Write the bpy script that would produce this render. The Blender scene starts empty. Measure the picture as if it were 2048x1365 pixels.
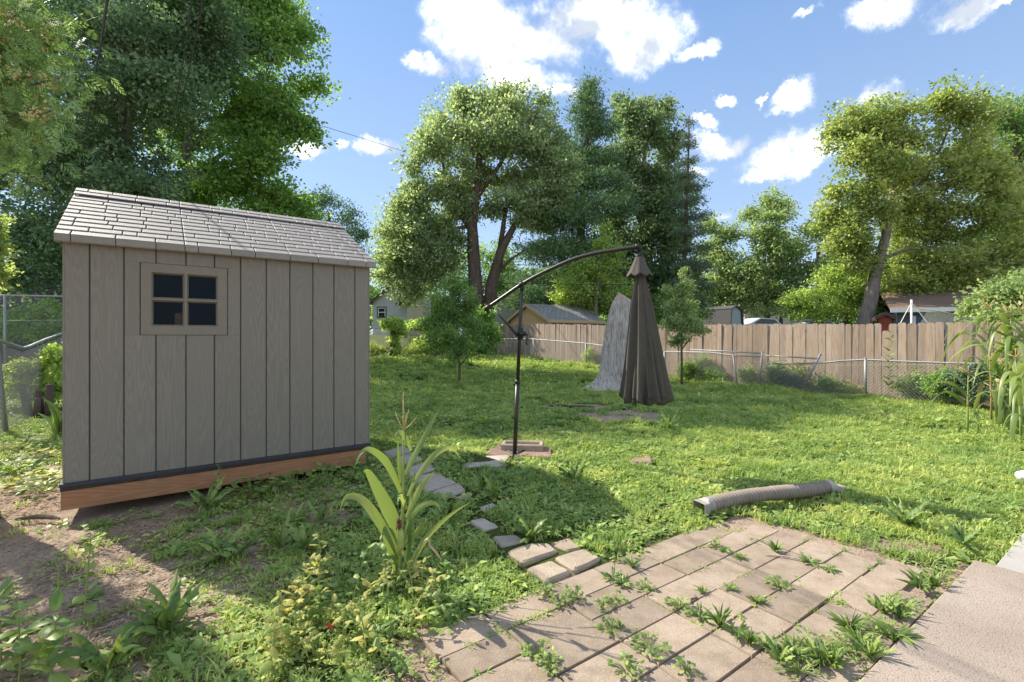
import bpy, math, random
import numpy as np
from mathutils import Matrix, Vector

R = math.radians
F, HOR, H = 967.0, 672.0, 1.5          # focal length and horizon in photograph pixels, eye height in metres
SC = bpy.context.scene
COL = SC.collection
SUN_H = (0.875, -0.484)                # horizontal direction in which shadows fall
SUN_EL = R(38.8)

# ------------------------------------------------------------------ camera, sky, sun, exposure
cam = bpy.data.cameras.new('camera')
camo = bpy.data.objects.new('camera', cam)
COL.objects.link(camo)
camo.location = (0, 0, H)
camo.rotation_euler = (R(90), 0, 0)
cam.sensor_width = 36.0
cam.lens = F / 2048 * 36.0
cam.shift_y = -(682.5 - HOR) / 2048
cam.clip_start = 0.05
cam.clip_end = 3000
SC.camera = camo

SUN_STRENGTH, SKY_STRENGTH, EXPOSURE = 2.5, 0.15, 1.83
sun_from = Vector((-SUN_H[0] * math.cos(SUN_EL), -SUN_H[1] * math.cos(SUN_EL), math.sin(SUN_EL))).normalized()
sl = bpy.data.lights.new('sun', 'SUN')
sl.energy = SUN_STRENGTH
sl.angle = R(0.55)
sl.color = (1.0, 0.93, 0.80)
so = bpy.data.objects.new('sun', sl)
COL.objects.link(so)
so.rotation_euler = sun_from.to_track_quat('Z', 'Y').to_euler()
SC.view_settings.view_transform = 'Standard'
SC.view_settings.look = 'None'
SC.view_settings.exposure = EXPOSURE
SC.view_settings.gamma = 1.0
SC.view_settings.use_curve_mapping = False
SC.cycles.max_bounces = 4
SC.cycles.diffuse_bounces = 3
SC.cycles.glossy_bounces = 2
SC.cycles.transmission_bounces = 3
SC.cycles.transparent_max_bounces = 8
SC.cycles.use_denoising = True


class NT:
    """small helper to write node trees"""
    def __init__(s, tree):
        s.t = tree
        s.n = tree.nodes
        s.l = tree.links

    def node(s, kind, **kw):
        n = s.n.new(kind)
        for k, v in kw.items():
            setattr(n, k, v)
        return n

    def put(s, sock, v):
        if isinstance(v, bpy.types.NodeSocket):
            s.l.new(v, sock)
        elif v is not None:
            sock.default_value = v

    def math(s, op, a, b=None, c=None, clamp=False):
        n = s.node('ShaderNodeMath', operation=op, use_clamp=clamp)
        s.put(n.inputs[0], a)
        if b is not None:
            s.put(n.inputs[1], b)
        if c is not None:
            s.put(n.inputs[2], c)
        return n.outputs[0]

    def vmath(s, op, a, b=None, out=0):
        n = s.node('ShaderNodeVectorMath', operation=op)
        s.put(n.inputs[0], a)
        if b is not None:
            s.put(n.inputs[1], b)
        return n.outputs[out]

    def mix(s, f, a, b, mode='MIX'):
        n = s.node('ShaderNodeMix', data_type='RGBA', blend_type=mode)
        s.put(n.inputs[0], f)
        s.put(n.inputs[6], a)
        s.put(n.inputs[7], b)
        return n.outputs[2]

    def noise(s, vec, scale, detail=4.0, rough=0.55, dist=0.0, out=0):
        n = s.node('ShaderNodeTexNoise')
        s.put(n.inputs['Vector'], vec)
        n.inputs['Scale'].default_value = scale
        n.inputs['Detail'].default_value = detail
        n.inputs['Roughness'].default_value = rough
        n.inputs['Distortion'].default_value = dist
        return n.outputs[out]

    def ramp(s, f, stops):
        n = s.node('ShaderNodeValToRGB')
        e = n.color_ramp.elements
        while len(e) < len(stops):
            e.new(0.5)
        for i, (p, c) in enumerate(stops):
            e[i].position = p
            e[i].color = (c[0], c[1], c[2], 1) if not isinstance(c, (int, float)) else (c, c, c, 1)
        s.put(n.inputs[0], f)
        return n.outputs[0]

    def smooth(s, v, a, b):
        n = s.node('ShaderNodeMapRange', interpolation_type='SMOOTHSTEP')
        s.put(n.inputs[0], v)
        n.inputs[1].default_value = a
        n.inputs[2].default_value = b
        return n.outputs[0]


# ---- world: Nishita sky with clouds laid on the sky sphere
def pixdir(px, py):
    v = Vector(((px - 1024) / F, 1.0, (HOR - py) / F))
    return v.normalized()


def make_world():
    w = bpy.data.worlds.new('World')
    SC.world = w
    w.use_nodes = True
    t = NT(w.node_tree)
    t.n.clear()
    out = t.node('ShaderNodeOutputWorld')
    bg = t.node('ShaderNodeBackground')
    t.l.new(bg.outputs[0], out.inputs[0])
    sky = t.node('ShaderNodeTexSky', sky_type='NISHITA')
    sky.sun_disc = False
    sky.sun_elevation = SUN_EL
    sky.sun_rotation = math.atan2(sun_from.x, sun_from.y)
    sky.air_density = 1.0
    sky.dust_density = 0.6
    sky.ozone_density = 1.6
    sky.altitude = 200
    tc = t.node('ShaderNodeTexCoord')
    n = t.vmath('NORMALIZE', tc.outputs['Generated'])
    warp = t.noise(n, 7.0, 7.0, 0.68, out=1)
    nz = t.noise(n, 9.0, 8.0, 0.62)
    nz2 = t.noise(n, 26.0, 5.0, 0.6)
    wv = t.vmath('SCALE', t.vmath('SUBTRACT', warp, (0.5, 0.5, 0.5)), None)
    wv.node.inputs['Scale'].default_value = 0.12
    nd = t.vmath('ADD', n, wv)
    # (px, py, half width, half height, softness strength): clouds as seen in the photograph
    blobs = [(960, 60, 170, 115), (1120, 70, 190, 95), (1290, 70, 140, 90), (1400, 105, 55, 30), (1220, 20, 180, 70),
             (850, 125, 60, 30), (900, 30, 110, 60), (1050, 160, 140, 52), (1110, 190, 70, 30), (750, 292, 58, 36), (690, 295, 30, 20),
             (1590, 205, 60, 44), (1440, 195, 32, 20), (1745, 185, 64, 36), (1590, 310, 140, 64), (1520, 345, 60, 25),
             (1430, 290, 90, 38), (1400, 250, 45, 22), (1400, 345, 50, 18), (1760, 25, 76, 48), (1900, 20, 80, 50), (1980, -5, 70, 16),
             (1440, 430, 40, 20), (620, 300, 60, 26), (560, 290, 40, 30), (560, 100, 40, 20), (1520, 190, 20, 12), (1600, 30, 40, 14)]
    acc = None
    for px, py, rx, ry in blobs:
        c = pixdir(px, py)
        k = c.y                                         # pixels to angle at that place
        right = Vector((c.y, -c.x, 0)).normalized()
        up = right.cross(c).normalized()
        if up.z < 0:
            up = -up
        df = t.vmath('SUBTRACT', nd, tuple(c))
        a = t.vmath('DOT_PRODUCT', df, tuple(right), out=1)
        b = t.vmath('DOT_PRODUCT', df, tuple(up), out=1)
        a = t.math('MULTIPLY', a, F / (rx * k * 1.0))
        b = t.math('MULTIPLY', b, F / (ry * k * 1.0))
        d2 = t.math('ADD', t.math('MULTIPLY', a, a), t.math('MULTIPLY', b, b))
        v = t.math('SUBTRACT', 1.0, d2, clamp=True)
        acc = v if acc is None else t.math('MAXIMUM', acc, v)
    body = t.math('ADD', t.math('MULTIPLY', acc, 1.25), t.math('MULTIPLY', t.math('SUBTRACT', nz, 0.5), 1.7))
    body = t.math('ADD', body, t.math('MULTIPLY', t.math('SUBTRACT', nz2, 0.5), 1.1))
    m1 = t.math('MULTIPLY', t.smooth(body, 0.10, 1.25), t.smooth(acc, 0.0, 0.6))
    m1 = t.math('POWER', m1, 3.6)
    # unseen clouds over the rest of the sky, thickened as added fill light
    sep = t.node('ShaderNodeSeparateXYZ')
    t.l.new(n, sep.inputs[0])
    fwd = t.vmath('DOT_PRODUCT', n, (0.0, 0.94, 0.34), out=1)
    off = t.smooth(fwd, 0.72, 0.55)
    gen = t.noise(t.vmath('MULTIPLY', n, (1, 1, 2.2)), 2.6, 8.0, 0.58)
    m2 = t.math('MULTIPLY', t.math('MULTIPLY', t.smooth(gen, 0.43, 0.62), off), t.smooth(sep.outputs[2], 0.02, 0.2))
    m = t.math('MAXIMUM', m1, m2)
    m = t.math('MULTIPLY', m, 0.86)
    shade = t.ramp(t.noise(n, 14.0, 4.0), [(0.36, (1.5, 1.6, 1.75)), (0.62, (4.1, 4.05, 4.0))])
    # soft shoulder so that the horizon does not burn out
    den = t.vmath('ADD', t.vmath('MULTIPLY', sky.outputs[0], (0.22, 0.13, 0.065)), (1, 1, 1))
    skyc = t.vmath('DIVIDE', sky.outputs[0], den)
    skyc = t.mix(1.0, skyc, (0.50, 0.55, 0.60, 1), 'MULTIPLY')
    sepz = t.node('ShaderNodeSeparateXYZ')
    t.l.new(n, sepz.inputs[0])
    hazy = t.ramp(sepz.outputs[2], [(0.0, (1.42, 1.64, 1.85)), (0.22, (1.01, 1.31, 1.70)), (0.55, (0.54, 0.90, 1.55))])
    skyc = t.mix(0.6, skyc, hazy)
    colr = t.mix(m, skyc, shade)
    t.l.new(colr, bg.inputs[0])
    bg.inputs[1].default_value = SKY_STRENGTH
    w.cycles.sampling_method = 'MANUAL'
    w.cycles.sample_map_resolution = 256


make_world()

# ------------------------------------------------------------------ geometry of the place
D2 = np.array([0.814, 0.581])          # direction of house, slab and patio rows
Q2 = np.array([0.581, -0.814])         # across it, towards the camera
rng = np.random.default_rng(7)
random.seed(7)


def sst(v, a, b):
    t = np.clip((v - a) / (b - a), 0, 1)
    return t * t * (3 - 2 * t)


def vnoise(x, y, s, seed=0):
    """cheap smooth value noise in numpy"""
    x = np.asarray(x, float) * s + 100.3 + seed * 17.1
    y = np.asarray(y, float) * s + 57.7 + seed * 31.7
    xi, yi = np.floor(x).astype(np.int64), np.floor(y).astype(np.int64)
    fx, fy = x - xi, y - yi
    fx, fy = fx * fx * (3 - 2 * fx), fy * fy * (3 - 2 * fy)

    def hsh(a, b):
        h = (a * 374761393 + b * 668265263 + seed * 2246822519) & 0xffffffff
        h = ((h ^ (h >> 13)) * 1274126177) & 0xffffffff
        return ((h ^ (h >> 16)) & 0xffff) / 65535.0
    v00, v10, v01, v11 = hsh(xi, yi), hsh(xi + 1, yi), hsh(xi, yi + 1), hsh(xi + 1, yi + 1)
    return (v00 * (1 - fx) + v10 * fx) * (1 - fy) + (v01 * (1 - fx) + v11 * fx) * fy


def ab(x, y):
    return x * D2[0] + y * D2[1], x * Q2[0] + y * Q2[1]


def fromab(a, b):
    return a * D2[0] + b * Q2[0], a * D2[1] + b * Q2[1]


def paved(x, y):
    """1 on patio, slab and walkway"""
    a, b = ab(x, y)
    pat = sst(a, 0.85, 1.0) * sst(a, 4.05, 3.9) * sst(b, -2.26, -2.16)
    slab = np.where(a < 4.33, sst(b, -0.93, -0.83), sst(b, -0.78, -0.70))
    return np.maximum(pat, slab)


def g(x, y):
    x = np.asarray(x, float)
    y = np.asarray(y, float)
    z = 0.05 * np.maximum(0, y - 14) * sst(y, 13, 17) * sst(y, 60, 24) + 0.9 * sst(y, 24, 60)
    z = z + 0.05 * np.clip(-x, 0, 9) * sst(y, 12, 20) + 0.7 * sst(y, 25, 42) * sst(x, 8, 16)
    bump = (vnoise(x, y, 1.1, 1) - 0.5) * 0.07 + (vnoise(x, y, 3.3, 2) - 0.5) * 0.035
    return z + bump * (1 - paved(x, y)) * sst(y, 60, 30) - 0.012 * paved(x, y)


def gz(x, y):
    return float(g(np.array([x]), np.array([y]))[0])


def G(px, py):
    """ground point under a photograph pixel"""
    Z = F * H / max(py - HOR, 5)
    for _ in range(25):
        x = (px - 1024) * Z / F
        z = gz(x, Z)
        Z = Z * 0.4 + 0.6 * F * (H - z) / max(py - HOR, 5)
    return np.array([(px - 1024) * Z / F, Z, gz((px - 1024) * Z / F, Z)])


def P(px, py, Z):
    return np.array([(px - 1024) * Z / F, Z, H - (py - HOR) * Z / F])


# ------------------------------------------------------------------ objects and meshes
def tag(o, label=None, cat=None, group=None, kind=None):
    if label:
        o['label'] = label
    if cat:
        o['category'] = cat
    if group:
        o['group'] = group
    if kind:
        o['kind'] = kind
    return o


def thing(name, label, cat, loc=(0, 0, 0), rz=0.0, group=None):
    o = bpy.data.objects.new(name, None)
    COL.objects.link(o)
    o.location = tuple(float(v) for v in loc)
    o.rotation_euler = (0, 0, rz)
    o.empty_display_size = 0.1
    return tag(o, label, cat, group)


def add(name, me, parent=None, loc=(0, 0, 0), rot=(0, 0, 0), scale=(1, 1, 1)):
    o = bpy.data.objects.new(name, me)
    COL.objects.link(o)
    o.parent = parent
    o.location = tuple(float(v) for v in loc)
    o.rotation_euler = tuple(float(v) for v in rot)
    o.scale = tuple(float(v) for v in scale)
    return o


def copy_tree(o, parent=None):
    c = o.copy()
    COL.objects.link(c)
    c.parent = parent
    for ch in o.children:
        copy_tree(ch, c)
    return c


class MB:
    """collects shapes into one mesh"""
    def __init__(s):
        s.v, s.f = [], []

    def addv(s, vs, fs):
        o = len(s.v)
        s.v += [tuple(float(c) for c in p) for p in vs]
        s.f += [tuple(i + o for i in f) for f in fs]
        return s

    def box(s, lo, hi, M=None):
        x0, y0, z0 = lo
        x1, y1, z1 = hi
        vs = [(x0, y0, z0), (x1, y0, z0), (x1, y1, z0), (x0, y1, z0), (x0, y0, z1), (x1, y0, z1), (x1, y1, z1), (x0, y1, z1)]
        if M is not None:
            vs = [tuple(M @ Vector(p)) for p in vs]
        return s.addv(vs, [(0, 3, 2, 1), (4, 5, 6, 7), (0, 1, 5, 4), (1, 2, 6, 5), (2, 3, 7, 6), (3, 0, 4, 7)])

    def bevbox(s, lo, hi, b=0.005):
        """box whose top edges are chamfered"""
        x0, y0, z0 = lo
        x1, y1, z1 = hi
        vs = [(x0, y0, z0), (x1, y0, z0), (x1, y1, z0), (x0, y1, z0), (x0, y0, z1 - b), (x1, y0, z1 - b), (x1, y1, z1 - b), (x0, y1, z1 - b),
              (x0 + b, y0 + b, z1), (x1 - b, y0 + b, z1), (x1 - b, y1 - b, z1), (x0 + b, y1 - b, z1)]
        fs = [(0, 3, 2, 1), (8, 9, 10, 11)]
        for i in range(4):
            j = (i + 1) % 4
            fs += [(i, j, 4 + j, 4 + i), (4 + i, 4 + j, 8 + j, 8 + i)]
        return s.addv(vs, fs)

    def prism(s, poly, lo, hi, axis=1):
        """extrude a polygon (2D points) along an axis; axis 1: points are x,z"""
        n = len(poly)
        mk = {0: lambda p, t: (t, p[0], p[1]), 1: lambda p, t: (p[0], t, p[1]), 2: lambda p, t: (p[0], p[1], t)}[axis]
        vs = [mk(p, lo) for p in poly] + [mk(p, hi) for p in poly]
        fs = [tuple(range(n - 1, -1, -1)), tuple(range(n, 2 * n))] + [(i, (i + 1) % n, n + (i + 1) % n, n + i) for i in range(n)]
        return s.addv(vs, fs)

    def tube(s, path, rad, n=6, caps=True):
        path = [np.asarray(p, float) for p in path]
        m = len(path)
        rad = [rad] * m if isinstance(rad, (int, float)) else list(rad)
        vs = []
        up = np.array([0.13, 0.31, 0.94])
        for i in range(m):
            t = path[min(i + 1, m - 1)] - path[max(i - 1, 0)]
            t = t / (np.linalg.norm(t) + 1e-9)
            u = np.cross(t, up)
            if np.linalg.norm(u) < 0.15:
                u = np.cross(t, np.array([1, 0, 0.]))
            u = u / np.linalg.norm(u)
            w = np.cross(t, u)
            for k in range(n):
                a = 2 * math.pi * k / n
                vs.append(path[i] + rad[i] * (math.cos(a) * u + math.sin(a) * w))
        fs = [(i * n + k, i * n + (k + 1) % n, (i + 1) * n + (k + 1) % n, (i + 1) * n + k) for i in range(m - 1) for k in range(n)]
        if caps:
            fs += [tuple(range(n - 1, -1, -1)), tuple(range((m - 1) * n, m * n))]
        return s.addv(vs, fs)

    def ribbon(s, path, width, side=None, fold=0.25):
        """leaf blade: three verts per cross-section, folded along the midrib"""
        path = [np.asarray(p, float) for p in path]
        m = len(path)
        vs = []
        for i in range(m):
            t = path[min(i + 1, m - 1)] - path[max(i - 1, 0)]
            t = t / (np.linalg.norm(t) + 1e-9)
            sd = np.asarray(side[i] if isinstance(side, list) else side, float)
            sd = sd - t * np.dot(sd, t)
            sd = sd / (np.linalg.norm(sd) + 1e-9)
            nn = np.cross(sd, t)
            w = width[i] * 0.5
            vs += [path[i] - sd * w + nn * w * fold, path[i], path[i] + sd * w + nn * w * fold]
        fs = []
        for i in range(m - 1):
            o = i * 3
            fs += [(o, o + 1, o + 4, o + 3), (o + 1, o + 2, o + 5, o + 4)]
        return s.addv(vs, fs)

    def mesh(s, name, mat, smooth=False, origin=(0, 0, 0)):
        me = bpy.data.meshes.new(name)
        o = origin
        me.from_pydata([(p[0] - o[0], p[1] - o[1], p[2] - o[2]) for p in s.v], [], s.f)
        if mat is not None:
            me.materials.append(mat)
        if smooth:
            me.polygons.foreach_set('use_smooth', [True] * len(me.polygons))
        me.update()
        return me

    def build(s, name, mat, parent=None, smooth=False, local=False):
        """world-space verts, stored relative to the parent's root unless local"""
        o = Vector((0, 0, 0))
        p = parent
        if not local:
            while p is not None:
                o = o + p.location
                p = p.parent
        return add(name, s.mesh(name, mat, smooth, o), parent)


def np_mesh(name, verts, faces, mat, smooth=False, var=None):
    """big mesh from arrays; faces (n,k)"""
    me = bpy.data.meshes.new(name)
    verts = np.ascontiguousarray(verts, dtype=np.float32)
    faces = np.ascontiguousarray(faces, dtype=np.int32)
    nf, k = faces.shape
    me.vertices.add(len(verts))
    me.vertices.foreach_set('co', verts.ravel())
    me.loops.add(nf * k)
    me.loops.foreach_set('vertex_index', faces.ravel())
    me.polygons.add(nf)
    me.polygons.foreach_set('loop_start', np.arange(0, nf * k, k, dtype=np.int32))
    me.polygons.foreach_set('loop_total', np.full(nf, k, dtype=np.int32))
    if smooth:
        me.polygons.foreach_set('use_smooth', np.ones(nf, dtype=bool))
    me.update(calc_edges=True)
    if var is not None:
        at = me.attributes.new('var', 'FLOAT', 'FACE')
        at.data.foreach_set('value', np.ascontiguousarray(var, dtype=np.float32))
    if mat is not None:
        me.materials.append(mat)
    return me


# ------------------------------------------------------------------ materials
def new_mat(name):
    m = bpy.data.materials.new(name)
    m.use_nodes = True
    t = NT(m.node_tree)
    t.n.clear()
    out = t.node('ShaderNodeOutputMaterial')
    bs = t.node('ShaderNodeBsdfPrincipled')
    t.l.new(bs.outputs[0], out.inputs[0])
    return m, t, bs, out


def coords(t, which='Object'):
    tc = t.node('ShaderNodeTexCoord')
    return tc.outputs[which]


def obj_rand(t):
    return t.node('ShaderNodeObjectInfo').outputs['Random']


def plain(name, c1, c2=None, rough=0.6, scale=8.0, bump=0.0, bscale=60.0, metal=0.0, rnd=0.0, spec=0.4, stretch=(1, 1, 1), c3=None, s3=30.0, t3=0.62):
    """mottled surface between two colours, optional specks of a third, per-object tint, fine relief"""
    m, t, bs, out = new_mat(name)
    co = coords(t)
    v = t.vmath('MULTIPLY', co, stretch)
    if rnd:
        r = t.node('ShaderNodeObjectInfo').outputs['Random']
        v = t.vmath('ADD', v, t.vmath('SCALE', (7.3, 3.1, 5.7)))
        v.node.inputs[1].default_value = (0, 0, 0)
        sc = t.vmath('SCALE', (31.0, 17.0, 23.0))
        t.l.new(r, sc.node.inputs['Scale'])
        t.l.new(sc, v.node.inputs[1])
    c2 = c2 or c1
    col = t.ramp(t.noise(v, scale, 6.0, 0.6), [(0.3, c1), (0.7, c2)])
    if c3:
        f = t.smooth(t.noise(v, s3, 3.0, 0.6), t3, t3 + 0.08)
        col = t.mix(f, col, (*c3, 1))
    if rnd:
        k = t.math('MULTIPLY_ADD', obj_rand(t), 2 * rnd, 1 - rnd)
        cm = t.node('ShaderNodeCombineColor')
        for i in range(3):
            t.l.new(k, cm.inputs[i])
        col = t.mix(1.0, col, cm.outputs[0], 'MULTIPLY')
    t.l.new(col, bs.inputs['Base Color'])
    bs.inputs['Roughness'].default_value = rough
    bs.inputs['Metallic'].default_value = metal
    bs.inputs['Specular IOR Level'].default_value = spec
    if bump:
        b = t.node('ShaderNodeBump')
        b.inputs['Strength'].default_value = bump
        b.inputs['Distance'].default_value = 0.01
        t.l.new(t.noise(v, bscale, 5.0, 0.65), b.inputs['Height'])
        t.l.new(b.outputs[0], bs.inputs['Normal'])
    return m


def grain_mat(name, c1, c2, rough, axis=2, freq=1.0, bump=0.4, rnd=0.1, spec=0.35, knots=False, grey=None, contrast=(0.35, 0.65), rings=95.0):
    """wood grain running along an axis, with cathedral figure; every board differs"""
    m, t, bs, out = new_mat(name)
    co = coords(t)
    r = obj_rand(t)
    sc = t.vmath('SCALE', (37.0, 11.0, 19.0))
    t.l.new(r, sc.node.inputs['Scale'])
    co = t.vmath('ADD', co, sc)
    st = [1.0, 1.0, 1.0]
    st[axis] = 0.085
    v = t.vmath('MULTIPLY', co, tuple(st))
    big = t.noise(v, 5.0 * freq, 2.0, 0.5)
    rings = t.math('SINE', t.math('MULTIPLY', big, rings))
    rings = t.math('MULTIPLY_ADD', rings, 0.5, 0.5)
    st2 = [1.0, 1.0, 1.0]
    st2[axis] = 0.03
    fine = t.noise(t.vmath('MULTIPLY', co, tuple(st2)), 130.0 * freq, 3.0, 0.7)
    f = t.math('ADD', t.math('MULTIPLY', rings, 0.5), t.math('MULTIPLY', fine, 0.5))
    col = t.ramp(f, [(contrast[0], c1), (contrast[1], c2)])
    if grey:
        col = t.mix(t.smooth(t.noise(co, 3.0, 5.0, 0.6), 0.4, 0.7), col, (*grey, 1))
    if knots:
        vo = t.node('ShaderNodeTexVoronoi')
        kv = [1.0, 1.0, 1.0]
        kv[axis] = 0.55
        t.put(vo.inputs['Vector'], t.vmath('MULTIPLY', co, tuple(kv)))
        vo.inputs['Scale'].default_value = 3.0
        kf = t.smooth(vo.outputs[0], 0.16, 0.04)
        col = t.mix(t.math('MULTIPLY', kf, 0.75), col, (c1[0] * 0.55, c1[1] * 0.42, c1[2] * 0.35, 1))
    k = t.math('MULTIPLY_ADD', r, 2 * rnd, 1 - rnd)
    cm = t.node('ShaderNodeCombineColor')
    for i in range(3):
        t.l.new(k, cm.inputs[i])
    col = t.mix(1.0, col, cm.outputs[0], 'MULTIPLY')
    t.l.new(col, bs.inputs['Base Color'])
    bs.inputs['Roughness'].default_value = rough
    bs.inputs['Specular IOR Level'].default_value = spec
    b = t.node('ShaderNodeBump')
    b.inputs['Strength'].default_value = bump
    b.inputs['Distance'].default_value = 0.004
    t.l.new(f, b.inputs['Height'])
    t.l.new(b.outputs[0], bs.inputs['Normal'])
    return m




def leaf_mat(name, dark, mid, light, trans=0.35, rough=0.5, spec=0.3, inst=0.0, patch=None, tint=(1.25, 1.22, 0.66), gain=3.0):
    """foliage: colour by the leaf's own 'var', light shining through"""
    m, t, bs, out = new_mat(name)
    dark, mid, light = (tuple((c * 0.80 + 0.20 * (0.3 * q[0] + 0.6 * q[1] + 0.1 * q[2])) * gain for c in q) for q in (dark, mid, light))
    at = t.node('ShaderNodeAttribute', attribute_name='var')
    v = at.outputs['Fac']
    if inst:
        v = t.math('ADD', t.math('MULTIPLY', v, 1 - inst), t.math('MULTIPLY', obj_rand(t), inst))
    if patch:
        geo = t.node('ShaderNodeNewGeometry')
        pn = t.noise(geo.outputs['Position'], patch[0], 4.0, 0.6)
        v = t.math('ADD', v, t.math('MULTIPLY', t.math('SUBTRACT', pn, 0.5), patch[1]))
    col = t.ramp(v, [(0.0, dark), (0.5, mid), (1.0, light)])
    t.l.new(col, bs.inputs['Base Color'])
    bs.inputs['Roughness'].default_value = rough
    bs.inputs['Specular IOR Level'].default_value = spec
    tr = t.node('ShaderNodeBsdfTranslucent')
    t.l.new(t.mix(1.0, col, (*tint, 1), 'MULTIPLY'), tr.inputs[0])
    mx = t.node('ShaderNodeMixShader')
    mx.inputs[0].default_value = trans
    t.l.new(bs.outputs[0], mx.inputs[1])
    t.l.new(tr.outputs[0], mx.inputs[2])
    t.l.new(mx.outputs[0], out.inputs[0])
    return m


M = {}
M['paver'] = plain('paver', (0.30, 0.235, 0.18), (0.40, 0.32, 0.25), 0.9, 5.0, 0.5, 170.0, rnd=0.13, c3=(0.55, 0.49, 0.41), s3=95.0, t3=0.66, spec=0.2)
M['slab'] = plain('slab_concrete', (0.31, 0.245, 0.195), (0.41, 0.335, 0.275), 0.92, 2.0, 0.7, 120.0, c3=(0.18, 0.135, 0.105), s3=105.0, t3=0.58, spec=0.2)
M['walk'] = plain('walk_concrete', (0.36, 0.33, 0.30), (0.43, 0.40, 0.365), 0.9, 4.0, 0.3, 150.0, spec=0.2)
def paver_mat():
    m, t, bs, out = new_mat('paver_concrete')
    co = t.node('ShaderNodeNewGeometry').outputs['Position']
    r = obj_rand(t)
    sh = t.vmath('SCALE', (13.0, 7.0, 3.0))
    t.l.new(r, sh.node.inputs['Scale'])
    c2 = t.vmath('ADD', co, sh)
    col = t.ramp(t.noise(c2, 7.0, 6.0, 0.65), [(0.28, (0.235, 0.178, 0.130)), (0.5, (0.325, 0.252, 0.188)), (0.75, (0.385, 0.31, 0.24))])
    stain = t.smooth(t.noise(co, 2.6, 5.0, 0.7), 0.54, 0.68)
    col = t.mix(t.math('MULTIPLY', stain, 0.45), col, (0.20, 0.155, 0.118, 1))
    col = t.mix(t.math('MULTIPLY', t.smooth(t.noise(co, 140.0, 2.0, 0.6), 0.60, 0.70), 0.7), col, (0.56, 0.49, 0.40, 1))
    col = t.mix(t.math('MULTIPLY', t.smooth(t.noise(co, 110.0, 3.0, 0.6, 1.0), 0.60, 0.72), 0.7), col, (0.13, 0.10, 0.078, 1))
    k = t.math('MULTIPLY_ADD', r, 0.34, 0.83)
    cm = t.node('ShaderNodeCombineColor')
    for i in range(3):
        t.l.new(k, cm.inputs[i])
    col = t.mix(1.0, col, cm.outputs[0], 'MULTIPLY')
    t.l.new(col, bs.inputs['Base Color'])
    bs.inputs['Roughness'].default_value = 0.93
    bs.inputs['Specular IOR Level'].default_value = 0.15
    b = t.node('ShaderNodeBump')
    b.inputs['Strength'].default_value = 0.8
    b.inputs['Distance'].default_value = 0.006
    t.l.new(t.noise(co, 120.0, 5.0, 0.7), b.inputs['Height'])
    t.l.new(b.outputs[0], bs.inputs['Normal'])
    return m


def dead_mat():
    m, t, bs, out = new_mat('bare_dead_wood')
    co = coords(t)
    v = t.vmath('MULTIPLY', co, (1, 1, 0.10))
    wob = t.vmath('ADD', v, t.vmath('MULTIPLY', t.noise(co, 2.5, 3.0, 0.5, out=1), (0.10, 0.10, 0)))
    st = t.noise(wob, 22.0, 6.0, 0.7)
    col = t.ramp(st, [(0.32, (0.10, 0.08, 0.062)), (0.42, (0.34, 0.30, 0.26)), (0.55, (0.50, 0.46, 0.42)), (0.75, (0.60, 0.57, 0.53))])
    warm = t.smooth(t.noise(co, 2.2, 4.0, 0.6), 0.5, 0.7)
    col = t.mix(t.math('MULTIPLY', warm, 0.5), col, (0.27, 0.21, 0.15, 1))
    t.l.new(col, bs.inputs['Base Color'])
    bs.inputs['Roughness'].default_value = 0.85
    bs.inputs['Specular IOR Level'].default_value = 0.2
    b = t.node('ShaderNodeBump')
    b.inputs['Strength'].default_value = 1.0
    b.inputs['Distance'].default_value = 0.03
    t.l.new(st, b.inputs['Height'])
    t.l.new(b.outputs[0], bs.inputs['Normal'])
    return m


M['paver'] = paver_mat()
M['dead'] = dead_mat()
M['stone'] = plain('stone_block', (0.34, 0.27, 0.20), (0.47, 0.38, 0.29), 0.92, 9.0, 0.9, 110.0, rnd=0.1, c3=(0.22, 0.17, 0.13), s3=130.0, t3=0.62, spec=0.2)
M['greyblock'] = plain('grey_block', (0.38, 0.325, 0.26), (0.50, 0.44, 0.36), 0.92, 9.0, 0.7, 110.0, rnd=0.12, spec=0.2)
M['redblock'] = plain('reddish_paver', (0.23, 0.145, 0.11), (0.33, 0.225, 0.175), 0.92, 9.0, 0.7, 110.0, rnd=0.1, spec=0.2)
M['siding'] = grain_mat('siding_plastic', (0.216, 0.191, 0.150), (0.250, 0.222, 0.176), 0.55, 2, 1.0, 0.4, rnd=0.03, rings=240.0, contrast=(0.25, 0.75))
M['trim'] = plain('window_trim', (0.21, 0.182, 0.135), (0.235, 0.205, 0.155), 0.5, 20.0, 0.1, 300.0)
M['shingle'] = plain('shingle_plastic', (0.268, 0.242, 0.214), (0.33, 0.30, 0.268), 0.6, 22.0, 0.35, 260.0, rnd=0.07, spec=0.35, stretch=(1, 4, 4))
M['groove'] = plain('roof_underlay', (0.095, 0.083, 0.072), (0.115, 0.10, 0.088), 0.8)
M['lumber'] = grain_mat('treated_lumber', (0.31, 0.145, 0.068), (0.39, 0.195, 0.098), 0.7, 0, 0.9, 0.3, rnd=0.03, knots=True, rings=130.0, contrast=(0.2, 0.8))
M['deck'] = plain('deck_edge', (0.035, 0.03, 0.026), (0.09, 0.06, 0.04), 0.9, 30.0, 0.9, 60.0, stretch=(1, 1, 6))
M['sill'] = plain('dark_sill', (0.035, 0.038, 0.046), (0.05, 0.053, 0.06), 0.45)
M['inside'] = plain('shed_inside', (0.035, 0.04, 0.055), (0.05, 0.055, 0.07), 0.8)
M['metal_black'] = plain('black_powder_metal', (0.018, 0.015, 0.013), (0.028, 0.023, 0.019), 0.38, 30.0, 0.1, 200.0, spec=0.5)
M['rubber'] = plain('black_plastic', (0.012, 0.012, 0.013), (0.02, 0.02, 0.021), 0.45, 30.0)
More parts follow.
